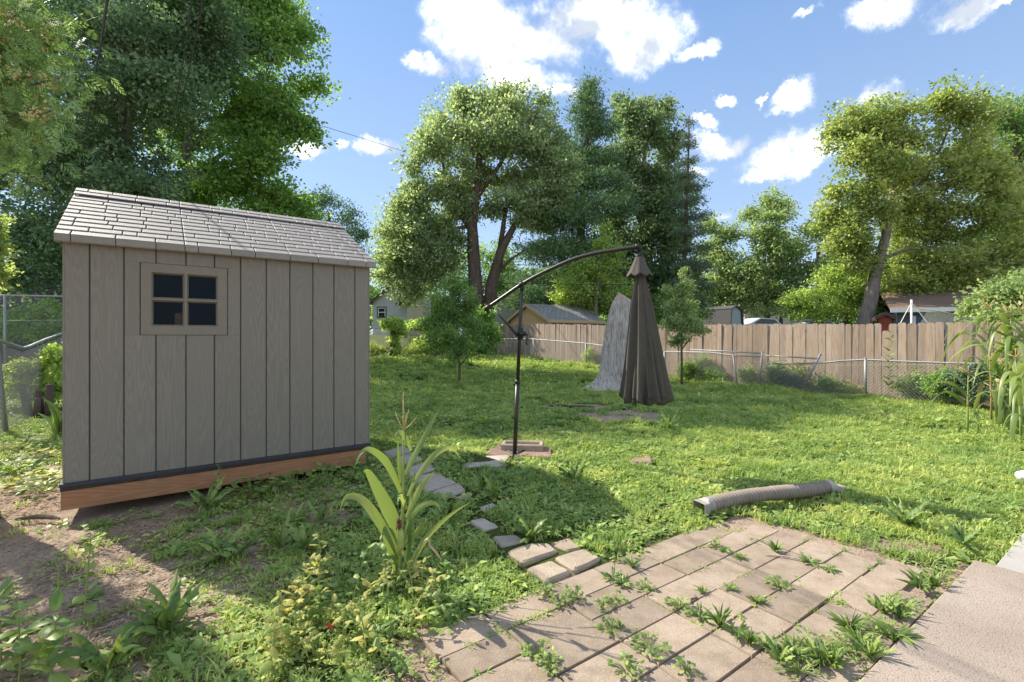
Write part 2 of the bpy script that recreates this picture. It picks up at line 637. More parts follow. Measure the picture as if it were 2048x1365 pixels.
M['fabric'] = plain('brown_canvas', (0.078, 0.072, 0.059), (0.098, 0.091, 0.075), 0.8, 14.0, 0.25, 500.0, spec=0.15)
M['galv'] = plain('galvanised_steel', (0.24, 0.24, 0.24), (0.38, 0.38, 0.38), 0.55, 30.0, 0.2, 120.0, metal=0.3)
M['wire'] = plain('fence_wire', (0.20, 0.19, 0.18), (0.33, 0.32, 0.30), 0.6, 40.0, metal=0.2)
M['cable'] = plain('black_cable', (0.02, 0.02, 0.022), (0.03, 0.03, 0.03), 0.6)
M['picket'] = grain_mat('weathered_cedar', (0.25, 0.17, 0.115), (0.46, 0.345, 0.26), 0.85, 2, 0.9, 0.6, rnd=0.24, knots=True, grey=(0.36, 0.30, 0.25), spec=0.15, rings=140.0)
M['picket_old'] = grain_mat('old_cedar', (0.27, 0.195, 0.15), (0.40, 0.31, 0.25), 0.85, 2, 1.0, 0.5, rnd=0.24, knots=False, grey=(0.31, 0.27, 0.235), spec=0.15)
M['deadwood'] = M['dead']
M['cutwood'] = grain_mat('cut_wood', (0.36, 0.29, 0.22), (0.50, 0.42, 0.34), 0.8, 1, 1.0, 0.3, rnd=0.0)
M['bark'] = plain('bark', (0.075, 0.055, 0.042), (0.17, 0.13, 0.10), 0.95, 9.0, 1.0, 26.0, stretch=(1, 1, 0.25), spec=0.1)
M['bark_grey'] = plain('grey_bark', (0.13, 0.11, 0.095), (0.27, 0.235, 0.20), 0.95, 8.0, 1.0, 24.0, stretch=(1, 1, 0.3), spec=0.1)
M['bark_pale'] = plain('pale_bark', (0.38, 0.36, 0.33), (0.50, 0.48, 0.45), 0.9, 8.0, 0.5, 24.0, spec=0.1)
M['twig'] = plain('twig', (0.10, 0.07, 0.045), (0.18, 0.13, 0.085), 0.9, 20.0, 0.5, 60.0)
M['pipe'] = plain('corrugated_plastic', (0.215, 0.172, 0.138), (0.285, 0.235, 0.195), 0.6, 12.0, 0.15, 120.0, spec=0.4)
M['pipe_end'] = plain('pipe_adapter', (0.27, 0.245, 0.21), (0.37, 0.34, 0.30), 0.6, 30.0, 0.2, 100.0)
M['bag'] = plain('white_plastic', (0.62, 0.64, 0.66), (0.72, 0.74, 0.76), 0.35, 20.0, 0.4, 40.0)
M['white_siding'] = plain('white_siding', (0.50, 0.53, 0.56), (0.56, 0.59, 0.62), 0.6, 5.0)
M['cream_siding'] = plain('cream_siding', (0.58, 0.50, 0.40), (0.64, 0.56, 0.46), 0.6, 5.0)
M['grey_siding'] = plain('grey_siding', (0.36, 0.40, 0.43), (0.42, 0.46, 0.49), 0.6, 5.0)
M['blue_siding'] = plain('blue_siding', (0.075, 0.095, 0.13), (0.10, 0.125, 0.165), 0.6, 5.0)
M['blue_door'] = plain('blue_door', (0.04, 0.085, 0.20), (0.06, 0.11, 0.24), 0.5, 5.0)
M['white_paint'] = plain('white_paint', (0.72, 0.72, 0.71), (0.78, 0.78, 0.77), 0.5, 5.0)
M['brown_trim'] = plain('brown_trim', (0.055, 0.035, 0.028), (0.075, 0.05, 0.04), 0.6, 5.0)
M['brown_roof'] = plain('brown_shingles', (0.17, 0.115, 0.09), (0.25, 0.18, 0.145), 0.9, 14.0, 0.5, 60.0, spec=0.15)
M['grey_roof'] = plain('grey_shingle', (0.20, 0.20, 0.205), (0.27, 0.27, 0.275), 0.9, 25.0, 0.4, 120.0, rnd=0.28, spec=0.15)
M['grey_roof_base'] = plain('grey_roof_base', (0.10, 0.10, 0.105), (0.12, 0.12, 0.125), 0.9, 25.0, spec=0.15)
M['dark_roof'] = plain('dark_roof', (0.07, 0.066, 0.068), (0.115, 0.11, 0.112), 0.9, 14.0, 0.5, 60.0, spec=0.15)
M['osb'] = plain('strand_board', (0.50, 0.32, 0.14), (0.66, 0.46, 0.24), 0.8, 22.0, 0.2, 60.0, c3=(0.62, 0.45, 0.26), s3=40.0, t3=0.58)
M['new_wood'] = plain('new_wood', (0.48, 0.34, 0.20), (0.57, 0.42, 0.27), 0.75, 9.0, stretch=(1, 1, 6))
M['red_paint'] = plain('red_paint', (0.20, 0.035, 0.022), (0.27, 0.055, 0.035), 0.7, 7.0)
M['dark_glass'] = plain('dark_window', (0.015, 0.018, 0.022), (0.03, 0.034, 0.04), 0.08, 3.0, spec=0.6)
M['car_white'] = plain('car_white', (0.62, 0.63, 0.64), (0.66, 0.67, 0.68), 0.25, 3.0, spec=0.6)
M['cord'] = plain('yellow_cord', (0.55, 0.47, 0.16), (0.62, 0.54, 0.22), 0.7)
M['net'] = plain('net_cord', (0.55, 0.55, 0.42), (0.66, 0.66, 0.55), 0.8)
M['dark_wall'] = plain('dark_blue_wall', (0.035, 0.045, 0.06), (0.05, 0.062, 0.08), 0.7)
M['tomato'] = plain('red_tomato', (0.45, 0.035, 0.02), (0.5, 0.05, 0.03), 0.3, 5.0)
M['silk'] = plain('corn_silk_red', (0.22, 0.06, 0.055), (0.33, 0.11, 0.09), 0.7, 60.0)
M['silk_pale'] = plain('corn_silk_pale', (0.52, 0.42, 0.20), (0.62, 0.52, 0.28), 0.7, 60.0)
M['tassel'] = plain('corn_tassel', (0.42, 0.30, 0.11), (0.55, 0.41, 0.18), 0.8, 60.0)
M['husk'] = plain('corn_husk', (0.26, 0.33, 0.07), (0.36, 0.42, 0.12), 0.6, 20.0)
M['stalk'] = plain('corn_stalk', (0.20, 0.28, 0.06), (0.32, 0.36, 0.11), 0.55, 14.0, stretch=(1, 1, 0.4))
M['stalk_dry'] = plain('corn_stalk_dry', (0.25, 0.16, 0.06), (0.38, 0.29, 0.12), 0.7, 14.0)
M['dry_leaf'] = plain('dry_leaf', (0.40, 0.29, 0.14), (0.52, 0.41, 0.22), 0.8, 14.0)

# leaf materials
M['lf_lawn'] = leaf_mat('lawn_leaves', (0.058, 0.115, 0.018), (0.140, 0.215, 0.030), (0.30, 0.32, 0.06), 0.40, 0.5, 0.3, inst=0.5, patch=(1.1, 1.25), gain=2.1)
M['lf_dry'] = leaf_mat('dry_litter', (0.16, 0.09, 0.045), (0.28, 0.19, 0.115), (0.42, 0.32, 0.21), 0.1, 0.8, 0.1, inst=0.4, gain=1.3)
M['lf_weed'] = leaf_mat('weed_leaves', (0.075, 0.14, 0.022), (0.125, 0.20, 0.032), (0.22, 0.29, 0.05), 0.42, 0.45, 0.35, inst=1.0, gain=1.75)
M['lf_yellow'] = leaf_mat('yellowing_leaves', (0.18, 0.25, 0.03), (0.36, 0.35, 0.05), (0.52, 0.42, 0.09), 0.42, 0.6, 0.2, inst=1.0, gain=1.35)
M['lf_corn'] = leaf_mat('corn_leaves', (0.095, 0.16, 0.025), (0.15, 0.225, 0.035), (0.24, 0.30, 0.06), 0.42, 0.38, 0.45, inst=1.0, gain=1.3)
M['lf_maple_dark'] = leaf_mat('blue_green_leaves', (0.022, 0.05, 0.024), (0.042, 0.085, 0.042), (0.105, 0.155, 0.095), 0.56, 0.5, 0.3)
M['lf_maple'] = leaf_mat('maple_leaves', (0.035, 0.085, 0.015), (0.07, 0.145, 0.022), (0.165, 0.24, 0.04), 0.56, 0.5, 0.3)
M['lf_oak'] = leaf_mat('oak_leaves', (0.04, 0.07, 0.03), (0.083, 0.118, 0.055), (0.175, 0.21, 0.12), 0.56, 0.45, 0.35, gain=3.5)
M['lf_pine'] = leaf_mat('pine_needles', (0.02, 0.052, 0.022), (0.04, 0.088, 0.034), (0.10, 0.155, 0.06), 0.2, 0.6, 0.2)
M['lf_spruce'] = leaf_mat('spruce_needles', (0.025, 0.045, 0.025), (0.045, 0.072, 0.04), (0.085, 0.11, 0.065), 0.15, 0.6, 0.2)
M['lf_green'] = leaf_mat('mid_green_leaves', (0.035, 0.075, 0.018), (0.07, 0.13, 0.03), (0.15, 0.215, 0.055), 0.56, 0.5, 0.3)
M['lf_cool'] = leaf_mat('cool_green_leaves', (0.03, 0.058, 0.026), (0.06, 0.10, 0.042), (0.12, 0.165, 0.08), 0.5, 0.5, 0.3)
M['lf_ash'] = leaf_mat('ash_leaves', (0.05, 0.085, 0.03), (0.10, 0.145, 0.05), (0.20, 0.245, 0.105), 0.56, 0.5, 0.3)
M['lf_gold'] = leaf_mat('yellow_green_leaves', (0.055, 0.098, 0.022), (0.108, 0.148, 0.035), (0.215, 0.228, 0.065), 0.56, 0.5, 0.3)
M['lf_lime'] = leaf_mat('lime_leaves', (0.065, 0.115, 0.018), (0.12, 0.18, 0.028), (0.22, 0.265, 0.055), 0.56, 0.5, 0.3)
M['lf_thuja'] = leaf_mat('arborvitae_sprays', (0.03, 0.07, 0.015), (0.06, 0.115, 0.022), (0.15, 0.20, 0.045), 0.3, 0.6, 0.25)
M['lf_cone'] = plain('arborvitae_cones', (0.50, 0.36, 0.12), (0.62, 0.48, 0.20), 0.8, 40.0)


def ground_mat():
    m, t, bs, out = new_mat('ground_soil')
    co = t.node('ShaderNodeNewGeometry').outputs['Position']
    soil = t.node('ShaderNodeAttribute', attribute_name='soil').outputs['Fac']
    ash = t.node('ShaderNodeAttribute', attribute_name='ash').outputs['Fac']
    chips = t.noise(t.vmath('MULTIPLY', co, (1, 1, 1)), 60.0, 6.0, 0.7)
    big = t.noise(co, 3.0, 5.0, 0.6)
    sc = t.ramp(chips, [(0.28, (0.19, 0.135, 0.095)), (0.50, (0.38, 0.285, 0.21)), (0.72, (0.54, 0.43, 0.335))])
    sc = t.mix(t.math('MULTIPLY', t.smooth(big, 0.4, 0.65), 0.5), sc, (0.22, 0.165, 0.125, 1))
    gc = t.ramp(t.noise(co, 25.0, 5.0, 0.7), [(0.3, (0.045, 0.06, 0.018)), (0.55, (0.075, 0.10, 0.025)), (0.75, (0.15, 0.125, 0.06))])
    edge = t.math('ADD', soil, t.math('MULTIPLY', t.math('SUBTRACT', t.noise(co, 9.0, 5.0, 0.65), 0.5), 0.7))
    col = t.mix(t.smooth(edge, 0.35, 0.65), gc, sc)
    col = t.mix(t.smooth(t.math('ADD', ash, t.math('MULTIPLY', t.math('SUBTRACT', chips, 0.5), 0.9)), 0.35, 0.6), col, (0.045, 0.04, 0.038, 1))
    t.l.new(col, bs.inputs['Base Color'])
    bs.inputs['Roughness'].default_value = 0.95
    bs.inputs['Specular IOR Level'].default_value = 0.1
    b = t.node('ShaderNodeBump')
    b.inputs['Strength'].default_value = 0.9
    b.inputs['Distance'].default_value = 0.02
    t.l.new(t.noise(co, 45.0, 6.0, 0.7), b.inputs['Height'])
    t.l.new(b.outputs[0], bs.inputs['Normal'])
    return m


M['ground'] = ground_mat()

# ------------------------------------------------------------------ ground
SHED_O = np.array([-3.606, 3.863])
SHED_A = R(36.2)
SU = np.array([math.cos(SHED_A), math.sin(SHED_A)])
SV = np.array([-math.sin(SHED_A), math.cos(SHED_A)])


def soil_mask(x, y):
    """0 lawn .. 1 bare soil"""
    x = np.asarray(x, float)
    y = np.asarray(y, float)
    n = vnoise(x, y, 1.7, 5) * 0.6 + vnoise(x, y, 5.0, 6) * 0.4
    s = sst(-x, 0.5, 2.3) * sst(y, 6.0, 4.4)
    s = np.maximum(s * (0.72 + 0.6 * n), sst(-x, 3.2, 3.9) * sst(y, 9.5, 8.0) * (0.2 + 0.6 * n))

    def spot(cx, cy, rx, ry):
        d = np.sqrt(((x - cx) / rx) ** 2 + ((y - cy) / ry) ** 2)
        return sst(d + (n - 0.5) * 0.5, 1.1, 0.75)
    s = np.maximum(s, spot(2.0, 8.9, 1.05, 0.72))
    s = np.maximum(s, spot(1.35, 10.2, 0.95, 0.6))
    s = np.maximum(s, 0.85 * spot(2.62, 13.2, 1.2, 0.75))
    s = np.maximum(s, 0.8 * spot(2.75, 3.45, 0.42, 0.16))
    s = np.maximum(s, 0.7 * spot(0.42, 2.85, 0.35, 0.2))
    s = np.maximum(s, 0.75 * spot(7.6, 7.75, 1.3, 0.22))
    s = np.maximum(s, 0.65 * spot(-0.35, 2.25, 0.25, 0.35))
    s = np.maximum(s, 0.55 * spot(1.5, 5.3, 0.3, 0.2))
    s = np.maximum(s, 0.3 * (n > 0.66))
    return np.clip(s, 0, 1)


def make_ground():
    xs = np.concatenate([-np.geomspace(1500, 13, 40), np.linspace(-12.7, 12.7, 231), np.geomspace(13, 1500, 40)])
    ys = np.concatenate([-np.geomspace(1500, 3, 24), np.linspace(-2.7, 0.9, 14), np.linspace(1.0, 12, 126), np.linspace(12.15, 27, 90), np.geomspace(27.5, 1800, 46)])
    X, Y = np.meshgrid(xs, ys)
    Z = g(X, Y)
    v = np.stack([X.ravel(), Y.ravel(), Z.ravel()], 1)
    nx, ny = len(xs), len(ys)
    i = np.arange(nx * ny).reshape(ny, nx)
    f = np.stack([i[:-1, :-1].ravel(), i[:-1, 1:].ravel(), i[1:, 1:].ravel(), i[1:, :-1].ravel()], 1)
    me = np_mesh('ground', v, f, M['ground'], smooth=True)
    a = me.attributes.new('soil', 'FLOAT', 'POINT')
    s = np.maximum(soil_mask(v[:, 0], v[:, 1]), 0.9 * paved(v[:, 0], v[:, 1]))
    a.data.foreach_set('value', s.astype(np.float32))
    a = me.attributes.new('ash', 'FLOAT', 'POINT')
    d = np.minimum(np.hypot((v[:, 0] - 1.25) / 0.6, (v[:, 1] - 10.3) / 0.35), np.hypot((v[:, 0] - 2.1) / 0.45, (v[:, 1] - 9.75) / 0.22))
    a.data.foreach_set('value', sst(d, 1.2, 0.5).astype(np.float32))
    o = add('ground', me)
    tag(o, 'soil and lawn ground of the back yard', None, None, 'structure')


make_ground()


# ------------------------------------------------------------------ patio, slab, walkway
def make_patio():
    root = thing('patio', 'patio of small rectangular concrete pavers overgrown with weeds', None, (0, 0, 0))
    root['kind'] = 'structure'
    ang = math.atan2(D2[1], D2[0])
    aj = [0.60, 1.02, 1.385, 1.80, 2.215, 2.63, 3.045, 3.49, 3.93]
    bj = [-2.215, -2.005, -1.812, -1.606, -1.39, -1.178, -0.975, -0.77]
    meshes = []
    for k in range(5):
        r_ = random.Random(k)
        mb = MB()
        L, W, t = 0.5, 0.5, 0.055
        mb.bevbox((-L, -W, -t), (L, W, 0), 0.006)
        meshes.append(mb.mesh('paver', M['paver']))
    r_ = random.Random(3)
    for i in range(len(aj) - 1):
        for j in range(len(bj) - 1):
            if i == 0 or (i == 7 and j in (0, 6)):
                continue
            gap = 0.009
            a0, a1 = aj[i] + gap / 2, aj[i + 1] - gap / 2
            b0, b1 = bj[j] + gap / 2, bj[j + 1] - gap / 2
            if j == 6:
                b1 = -0.83
            if i == 7 and j < 5:
                a1 = 3.80
            a = (a0 + a1) / 2 + r_.uniform(-0.004, 0.004) + (j % 2) * 0.004
            b = (b0 + b1) / 2 + r_.uniform(-0.003, 0.003)
            x, y = fromab(a, b)
            z = 0.014 + r_.uniform(-0.004, 0.005)
            o = add('paver', meshes[r_.randrange(5)], root, (x, y, z), (r_.uniform(-0.008, 0.008), r_.uniform(-0.008, 0.008), ang + r_.uniform(-0.009, 0.009)),
                    (a1 - a0, b1 - b0, 1))
    return root


def ab_box(name, mat, a0, a1, b0, b1, z0, z1, bev=0.01):
    mb = MB()
    mb.bevbox((a0, b0, z0), (a1, b1, z1), bev)
    v = []
    for p in mb.v:
        x, y = fromab(p[0], p[1])
        v.append((x, y, p[2]))
    mb.v = v
    mb.f = [tuple(reversed(f)) for f in mb.f]
    return mb.build(name, mat)


make_patio()
o = ab_box('concrete_slab', M['slab'], 0.2, 4.29, -0.815, 1.6, -0.1, 0.04, 0.008)
tag(o, 'pinkish exposed aggregate concrete slab beside the patio', None, None, 'structure')
o = ab_box('walkway', M['walk'], 4.305, 9.0, -0.72, 0.45, -0.1, 0.032, 0.006)
tag(o, 'pale smooth concrete walkway beyond the aggregate slab', None, None, 'structure')

# loose stone blocks and paths
def block(name, label, cat, mat, corners, z0, z1, group=None, bev=0.012, rough=0.006, seed=0):
    """slab with a polygon outline (world xy), worn corners, chamfered top"""
    r_ = random.Random(seed)
    c = np.array(corners, float)
    pts = []
    n = len(c)
    for i in range(n):
        p0, p1, p2 = c[i - 1], c[i], c[(i + 1) % n]
        e0, e2 = (p0 - p1), (p2 - p1)
        k = 0.10
        pts += [p1 + e0 * k, p1 + (e0 + e2) * k * 0.28, p1 + e2 * k]
        pts += [p1 + e2 * 0.5 + np.array([r_.uniform(-rough, rough), r_.uniform(-rough, rough)])]
    pts = np.array(pts)
    area = sum(pts[i - 1][0] * pts[i][1] - pts[i][0] * pts[i - 1][1] for i in range(len(pts)))
    if area < 0:
        pts = pts[::-1]
    ctr = pts.mean(0)
    n = len(pts)
    ins = ctr + (pts - ctr) * (1 - bev / 0.1)
    vs = [(p[0], p[1], z0) for p in pts] + [(p[0], p[1], z1 - bev) for p in pts] + [(p[0], p[1], z1 + r_.uniform(-0.001, 0.001)) for p in ins] + [(ctr[0], ctr[1], z1)]
    fs = [(i, (i + 1) % n, n + (i + 1) % n, n + i) for i in range(n)] + [(n + i, n + (i + 1) % n, 2 * n + (i + 1) % n, 2 * n + i) for i in range(n)]
    fs += [(2 * n + i, 2 * n + (i + 1) % n, 3 * n) for i in range(n)]
    mb = MB()
    mb.addv(vs, fs)
    me = mb.mesh(name, mat, False, (ctr[0], ctr[1], z0))
    o = add(name, me, None, (ctr[0], ctr[1], z0))
    return tag(o, label, cat, group)


def gpts(*px):
    return [G(*p)[:2] for p in px]


GS = 'stone blocks at the patio corner'
block('stone_block', 'long tan rounded stone block at the shaded lawn edge near patio', 'stone block', M['stone'], gpts((1013, 1113), (1058, 1094), (1098, 1092), (1116, 1108), (1044, 1136)), -0.03, 0.045, GS, seed=1)
block('stone_block', 'smallest tan stone block, farthest from camera at the patio corner', 'stone block', M['stone'], gpts((1099, 1090), (1137, 1078), (1164, 1098), (1134, 1104)), -0.03, 0.035, GS, seed=2)
block('stone_block', 'tan stone block touching the patio weeds, rightmost of the corner blocks', 'stone block', M['stone'], gpts((1108, 1121), (1166, 1102), (1203, 1119), (1148, 1149)), -0.03, 0.042, GS, seed=3)
block('stone_block', 'tan stone block nearest the camera at the patio corner', 'stone block', M['stone'], gpts((1052, 1146), (1102, 1126), (1142, 1148), (1092, 1174)), -0.03, 0.036, GS, seed=4)
GP = 'grey path blocks beside the shed'
pl = [((762, 908), (808, 897), (822, 909), (778, 921)), ((786, 923), (826, 911), (846, 925), (804, 937)), ((806, 941), (856, 928), (872, 942), (818, 956)),
      ((822, 958), (876, 944), (892, 957), (836, 972)), ((840, 974), (896, 959), (914, 971), (852, 988)), ((862, 990), (918, 973), (932, 985), (880, 1001)),
      ((890, 1003), (934, 987), (947, 997), (905, 1013)),
      ((958, 1016), (986, 1008), (996, 1016), (968, 1026)), ((938, 1046), (966, 1038), (998, 1056), (966, 1066)), ((984, 1076), (1030, 1070), (1052, 1084), (1002, 1098))]
for i, c in enumerate(pl):
    lab = ['grey path block nearest the shed corner', 'second grey path block counting from the shed corner', 'third grey path block counting from the shed corner',
           'fourth grey path block counting from the shed corner', 'fifth grey path block counting from the shed corner', 'sixth grey path block counting from the shed corner',
           'seventh grey path block counting from the shed corner', 'tiny grey stone half sunk in weeds past the path blocks',
           'flat grey stone in shaded weeds right of the corn plant', 'grey paver in the shade just behind the tan stone blocks'][i]
    block('path_block', lab, 'stone block', M['greyblock'], gpts(*c), -0.03, 0.03 + 0.006 * (i % 3), GP, seed=20 + i)
block('brick', 'single brick lying flat in the sunny lawn', 'brick', M['redblock'], gpts((1262, 934), (1264, 926), (1302, 926), (1305, 935)), -0.02, 0.045, seed=40)

# ------------------------------------------------------------------ shed
def wall_u(px, v=0.03):
    r_ = (px - 1024) / F
    o_ = SHED_O + SV * v
    return (r_ * o_[1] - o_[0]) / (SU[0] - r_ * SU[1])


def wall_z(px, py, v=0.03):
    u = wall_u(px, v)
    Y = SHED_O[1] + SU[1] * u + SV[1] * v
    return H - (py - HOR) * Y / F


def make_shed():
    root = thing('garden_shed', 'taupe plastic garden shed with gable roof and four pane window on lumber base', 'shed', (SHED_O[0], SHED_O[1], 0), SHED_A)
    L, DEP, zb, zt = 2.51, 2.54, 0.31, 2.285
    u0, v0 = 0.02, 0.03
    vb = v0 + DEP
    # base
    mb = MB()
    mb.box((0, 0, 0.10), (2.474, 0.038, 0.252))
    mb.build('base_board', M['lumber'], root, local=True)
    mb = MB()
    mb.box((0, 0.04, 0.10), (0.038, vb + 0.02, 0.252))
    mb.build('base_board', M['lumber'], root, local=True)
    mb = MB()
    mb.box((2.436, 0.04, 0.10), (2.474, vb + 0.02, 0.252))
    mb.build('base_board', M['lumber'], root, local=True)
    mb = MB()
    n = 46
    vs, fs = [], []
    r_ = random.Random(1)
    for i in range(n + 1):
        x = -0.004 + (2.486) * i / n
        e = r_.uniform(-0.004, 0.003)
        vs += [(x, -0.004 + e, 0.254), (x, -0.006 + r_.uniform(-0.004, 0.003), 0.279), (x, vb + 0.03, 0.279), (x, vb + 0.03, 0.254)]
    for i in range(n):
        o_ = i * 4
        fs += [(o_, o_ + 4, o_ + 5, o_ + 1), (o_ + 1, o_ + 5, o_ + 6, o_ + 2), (o_, o_ + 3, o_ + 7, o_ + 4), (o_ + 3, o_ + 2, o_ + 6, o_ + 7)]
    fs += [(0, 1, 2, 3), (4 * n + 3, 4 * n + 2, 4 * n + 1, 4 * n)]
    mb.addv(vs, fs)
    mb.build('deck', M['deck'], root, local=True)
    mb = MB()
    for (a0, a1) in ((-0.01, 0.82), (0.824, 1.66), (1.664, 2.525)):
        mb.box((a0, 0.004, 0.2805), (a1, vb + 0.02, zb - 0.001))
    mb.build('floor_sill', M['sill'], root, local=True)
    # concrete blocks under the frame
    for k, (a, b) in enumerate(((0.3, 0.6), (1.0, 0.55), (1.9, 0.6), (0.12, 2.2), (1.9, 2.2))):
        mb = MB()
        mb.bevbox((a, b, -0.06), (a + 0.4, b + 0.2, 0.098), 0.01)
        mb.build('support_block', M['greyblock'], root, local=True)
    # front planks
    seams = [129, 179.3, 247.9, 312, 372, 429, 481.5, 532.7, 580, 626, 668, 710, 737.3]
    us = [wall_u(s) for s in seams]
    wu0, wu1 = wall_u(281.5), wall_u(454)
    wz1 = (wall_z(281.5, 525.6) + wall_z(454, 537.8)) / 2
    wz0 = (wall_z(281.5, 670) + wall_z(454, 670.2)) / 2
    gp = 0.0065
    th = 0.018

    def plank(a0, a1, z0, z1, cut=None):
        mb = MB()
        b = 0.006
        # face with chamfered long edges, front at v0
        poly = [(a0, v0 + th), (a0, v0 + b), (a0 + b, v0), (a1 - b, v0), (a1, v0 + b), (a1, v0 + th)]
        vs = [(p[0], p[1], z0) for p in poly] + [(p[0], p[1], z1) for p in poly]
        m = len(poly)
        fs = [(i, (i + 1) % m, m + (i + 1) % m, m + i) for i in range(m)] + [tuple(range(m - 1, -1, -1)), tuple(range(m, 2 * m))]
        mb.addv(vs, fs)
        mb.build('plank', M['siding'], root, local=True)
    for i in range(len(us) - 1):
        a0, a1 = us[i] + gp / 2, us[i + 1] - gp / 2
        if i == 0:
            a0 = us[0]
        if i == len(us) - 2:
            a1 = us[-1]
        if a1 <= wu0 or a0 >= wu1:
            plank(a0, a1, zb, zt)
        elif a0 >= wu0 - 0.001 and a1 <= wu1 + 0.001:
            plank(a0, a1, zb, wz0 - 0.004)
            plank(a0, a1, wz1 + 0.004, zt)
        elif a0 < wu0:
            plank(a0, a1, zb, wz0 - 0.004)
            plank(a0, a1, wz1 + 0.004, zt)
            plank(a0, wu0 - 0.004, wz0 - 0.003, wz1 + 0.003)
        else:
            plank(a0, a1, zb, wz0 - 0.004)
            plank(a0, a1, wz1 + 0.004, zt)
            plank(wu1 + 0.004, a1, wz0 - 0.003, wz1 + 0.003)
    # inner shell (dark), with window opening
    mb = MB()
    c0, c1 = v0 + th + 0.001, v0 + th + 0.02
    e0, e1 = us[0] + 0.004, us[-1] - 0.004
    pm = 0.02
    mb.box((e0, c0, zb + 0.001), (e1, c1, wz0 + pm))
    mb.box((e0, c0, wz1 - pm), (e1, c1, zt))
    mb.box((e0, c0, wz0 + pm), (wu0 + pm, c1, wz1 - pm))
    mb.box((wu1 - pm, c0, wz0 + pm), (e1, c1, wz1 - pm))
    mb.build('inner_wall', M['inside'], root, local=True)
    # window
    win = MB()
    y0 = v0 - 0.006
    fw, fh = wu1 - wu0, wz1 - wz0
    bx, bz = fw * 0.115, fh * 0.122
    mx, mz = fw * 0.013, fh * 0.011
    uc, zc = (wu0 + wu1) / 2, (wz0 + wz1) / 2
    win.box((wu0, y0, wz0), (wu1, y0 + 0.03, wz0 + bz))
    win.box((wu0, y0, wz1 - bz), (wu1, y0 + 0.03, wz1))
    win.box((wu0, y0, wz0 + bz), (wu0 + bx, y0 + 0.03, wz1 - bz))
    win.box((wu1 - bx, y0, wz0 + bz), (wu1, y0 + 0.03, wz1 - bz))
    win.box((uc - mx, y0, wz0 + bz), (uc + mx, y0 + 0.03, wz1 - bz))
    win.box((wu0 + bx, y0 - 0.001, zc - mz), (uc - mx, y0 + 0.029, zc + mz))
    win.box((uc + mx, y0 - 0.001, zc - mz), (wu1 - bx, y0 + 0.029, zc + mz))
    wo = win.build('window', M['trim'], root, local=True)
    mg, t, bs, out = new_mat('acrylic_pane')
    tr = t.node('ShaderNodeBsdfTransparent')
    tr.inputs[0].default_value = (0.86, 0.92, 0.97, 1)
    bs.inputs['Base Color'].default_value = (0.008, 0.014, 0.024, 1)
    bs.inputs['Roughness'].default_value = 0.12
    bs.inputs['Specular IOR Level'].default_value = 0.32
    mx_ = t.node('ShaderNodeMixShader')
    mx_.inputs[0].default_value = 0.25
    t.l.new(tr.outputs[0], mx_.inputs[1])
    t.l.new(bs.outputs[0], mx_.inputs[2])
    t.l.new(mx_.outputs[0], out.inputs[0])
    for (a0, a1) in ((wu0 + bx, uc - mx), (uc + mx, wu1 - bx)):
        for (z0, z1) in ((wz0 + bz, zc - mz), (zc + mz, wz1 - bz)):
            # bevelled lining of the opening
            mb = MB()
            k = 0.014
            fr, bk = y0 + 0.0015, y0 + 0.026
            vs = [(a0, fr, z0), (a1, fr, z0), (a1, fr, z1), (a0, fr, z1), (a0 + k, bk, z0 + k), (a1 - k, bk, z0 + k), (a1 - k, bk, z1 - k), (a0 + k, bk, z1 - k)]
            mb.addv(vs, [(i, (i + 1) % 4, 4 + (i + 1) % 4, 4 + i) for i in range(4)])
            mb.build('bevel', M['trim'], wo, local=True)
            mb = MB()
            mb.box((a0 + k - 0.002, bk + 0.001, z0 + k - 0.002), (a1 - k + 0.002, bk + 0.005, z1 - k + 0.002))
            mb.build('pane', mg, wo, local=True)
    # side and back walls
    def gable(name, a0, a1):
        mb = MB()
        ridge_v = v0 + DEP / 2
        poly = [(v0 + th + 0.002, zb), (vb, zb), (vb, zt), (ridge_v, 2.92), (v0 + th + 0.002, zt)]
        mb.prism(poly, a0, a1, 0)
        return mb.build(name, M['siding'], root, local=True)
    gable('gable_wall', us[0], us[0] + 0.003)
    gable('gable_wall', us[-1] - 0.003, us[-1])
    nside = 10
    for a0, a1 in ((us[0] - 0.013, us[0] - 0.0005), (us[-1] + 0.0005, us[-1] + 0.013)):
        for i in range(nside):
            p0 = v0 + 0.002 + (DEP - 0.004) * i / nside + 0.003
            p1 = v0 + 0.002 + (DEP - 0.004) * (i + 1) / nside - 0.003
            def topz(v):
                return zt - 0.01 + (1 - abs(v - (v0 + DEP / 2)) / (DEP / 2)) * 0.61
            mb = MB()
            poly = [(p0, zb), (p1, zb), (p1, topz(p1)), (p0, topz(p0))]
            mb.prism(poly, a0, a1, 0)
            mb.build('plank', M['siding'], root, local=True)
    mb = MB()
    mb.box((us[0], vb + 0.001, zb), (us[-1], vb + 0.02, zt))
    mb.build('back_wall', M['siding'], root, local=True)
    # roof
    ev, ez = -0.045, 2.305
    rv, rz_ = v0 + DEP / 2, 2.985
    ru0, ru1 = -0.035, 2.572
    al = math.atan2(rz_ - ez, rv - ev)
    SL = math.hypot(rz_ - ez, rv - ev)
    mb = MB()
    bvk = 2 * rv - ev
    poly = [(ev + 0.004, ez - 0.012), (rv, rz_ - 0.012), (bvk, ez - 0.012), (bvk, ez - 0.055), (rv, rz_ - 0.07), (ev + 0.03, ez - 0.05)]
    mb.prism(poly, ru0 + 0.004, ru1 - 0.004, 0)
    roof = mb.build('roof', M['groove'], root, local=True)
    mb = MB()
    mb.prism([(rv + 0.002, rz_ - 0.008), (bvk, ez - 0.010), (bvk, ez + 0.004), (rv + 0.002, rz_ + 0.006)], ru0, ru1, 0)
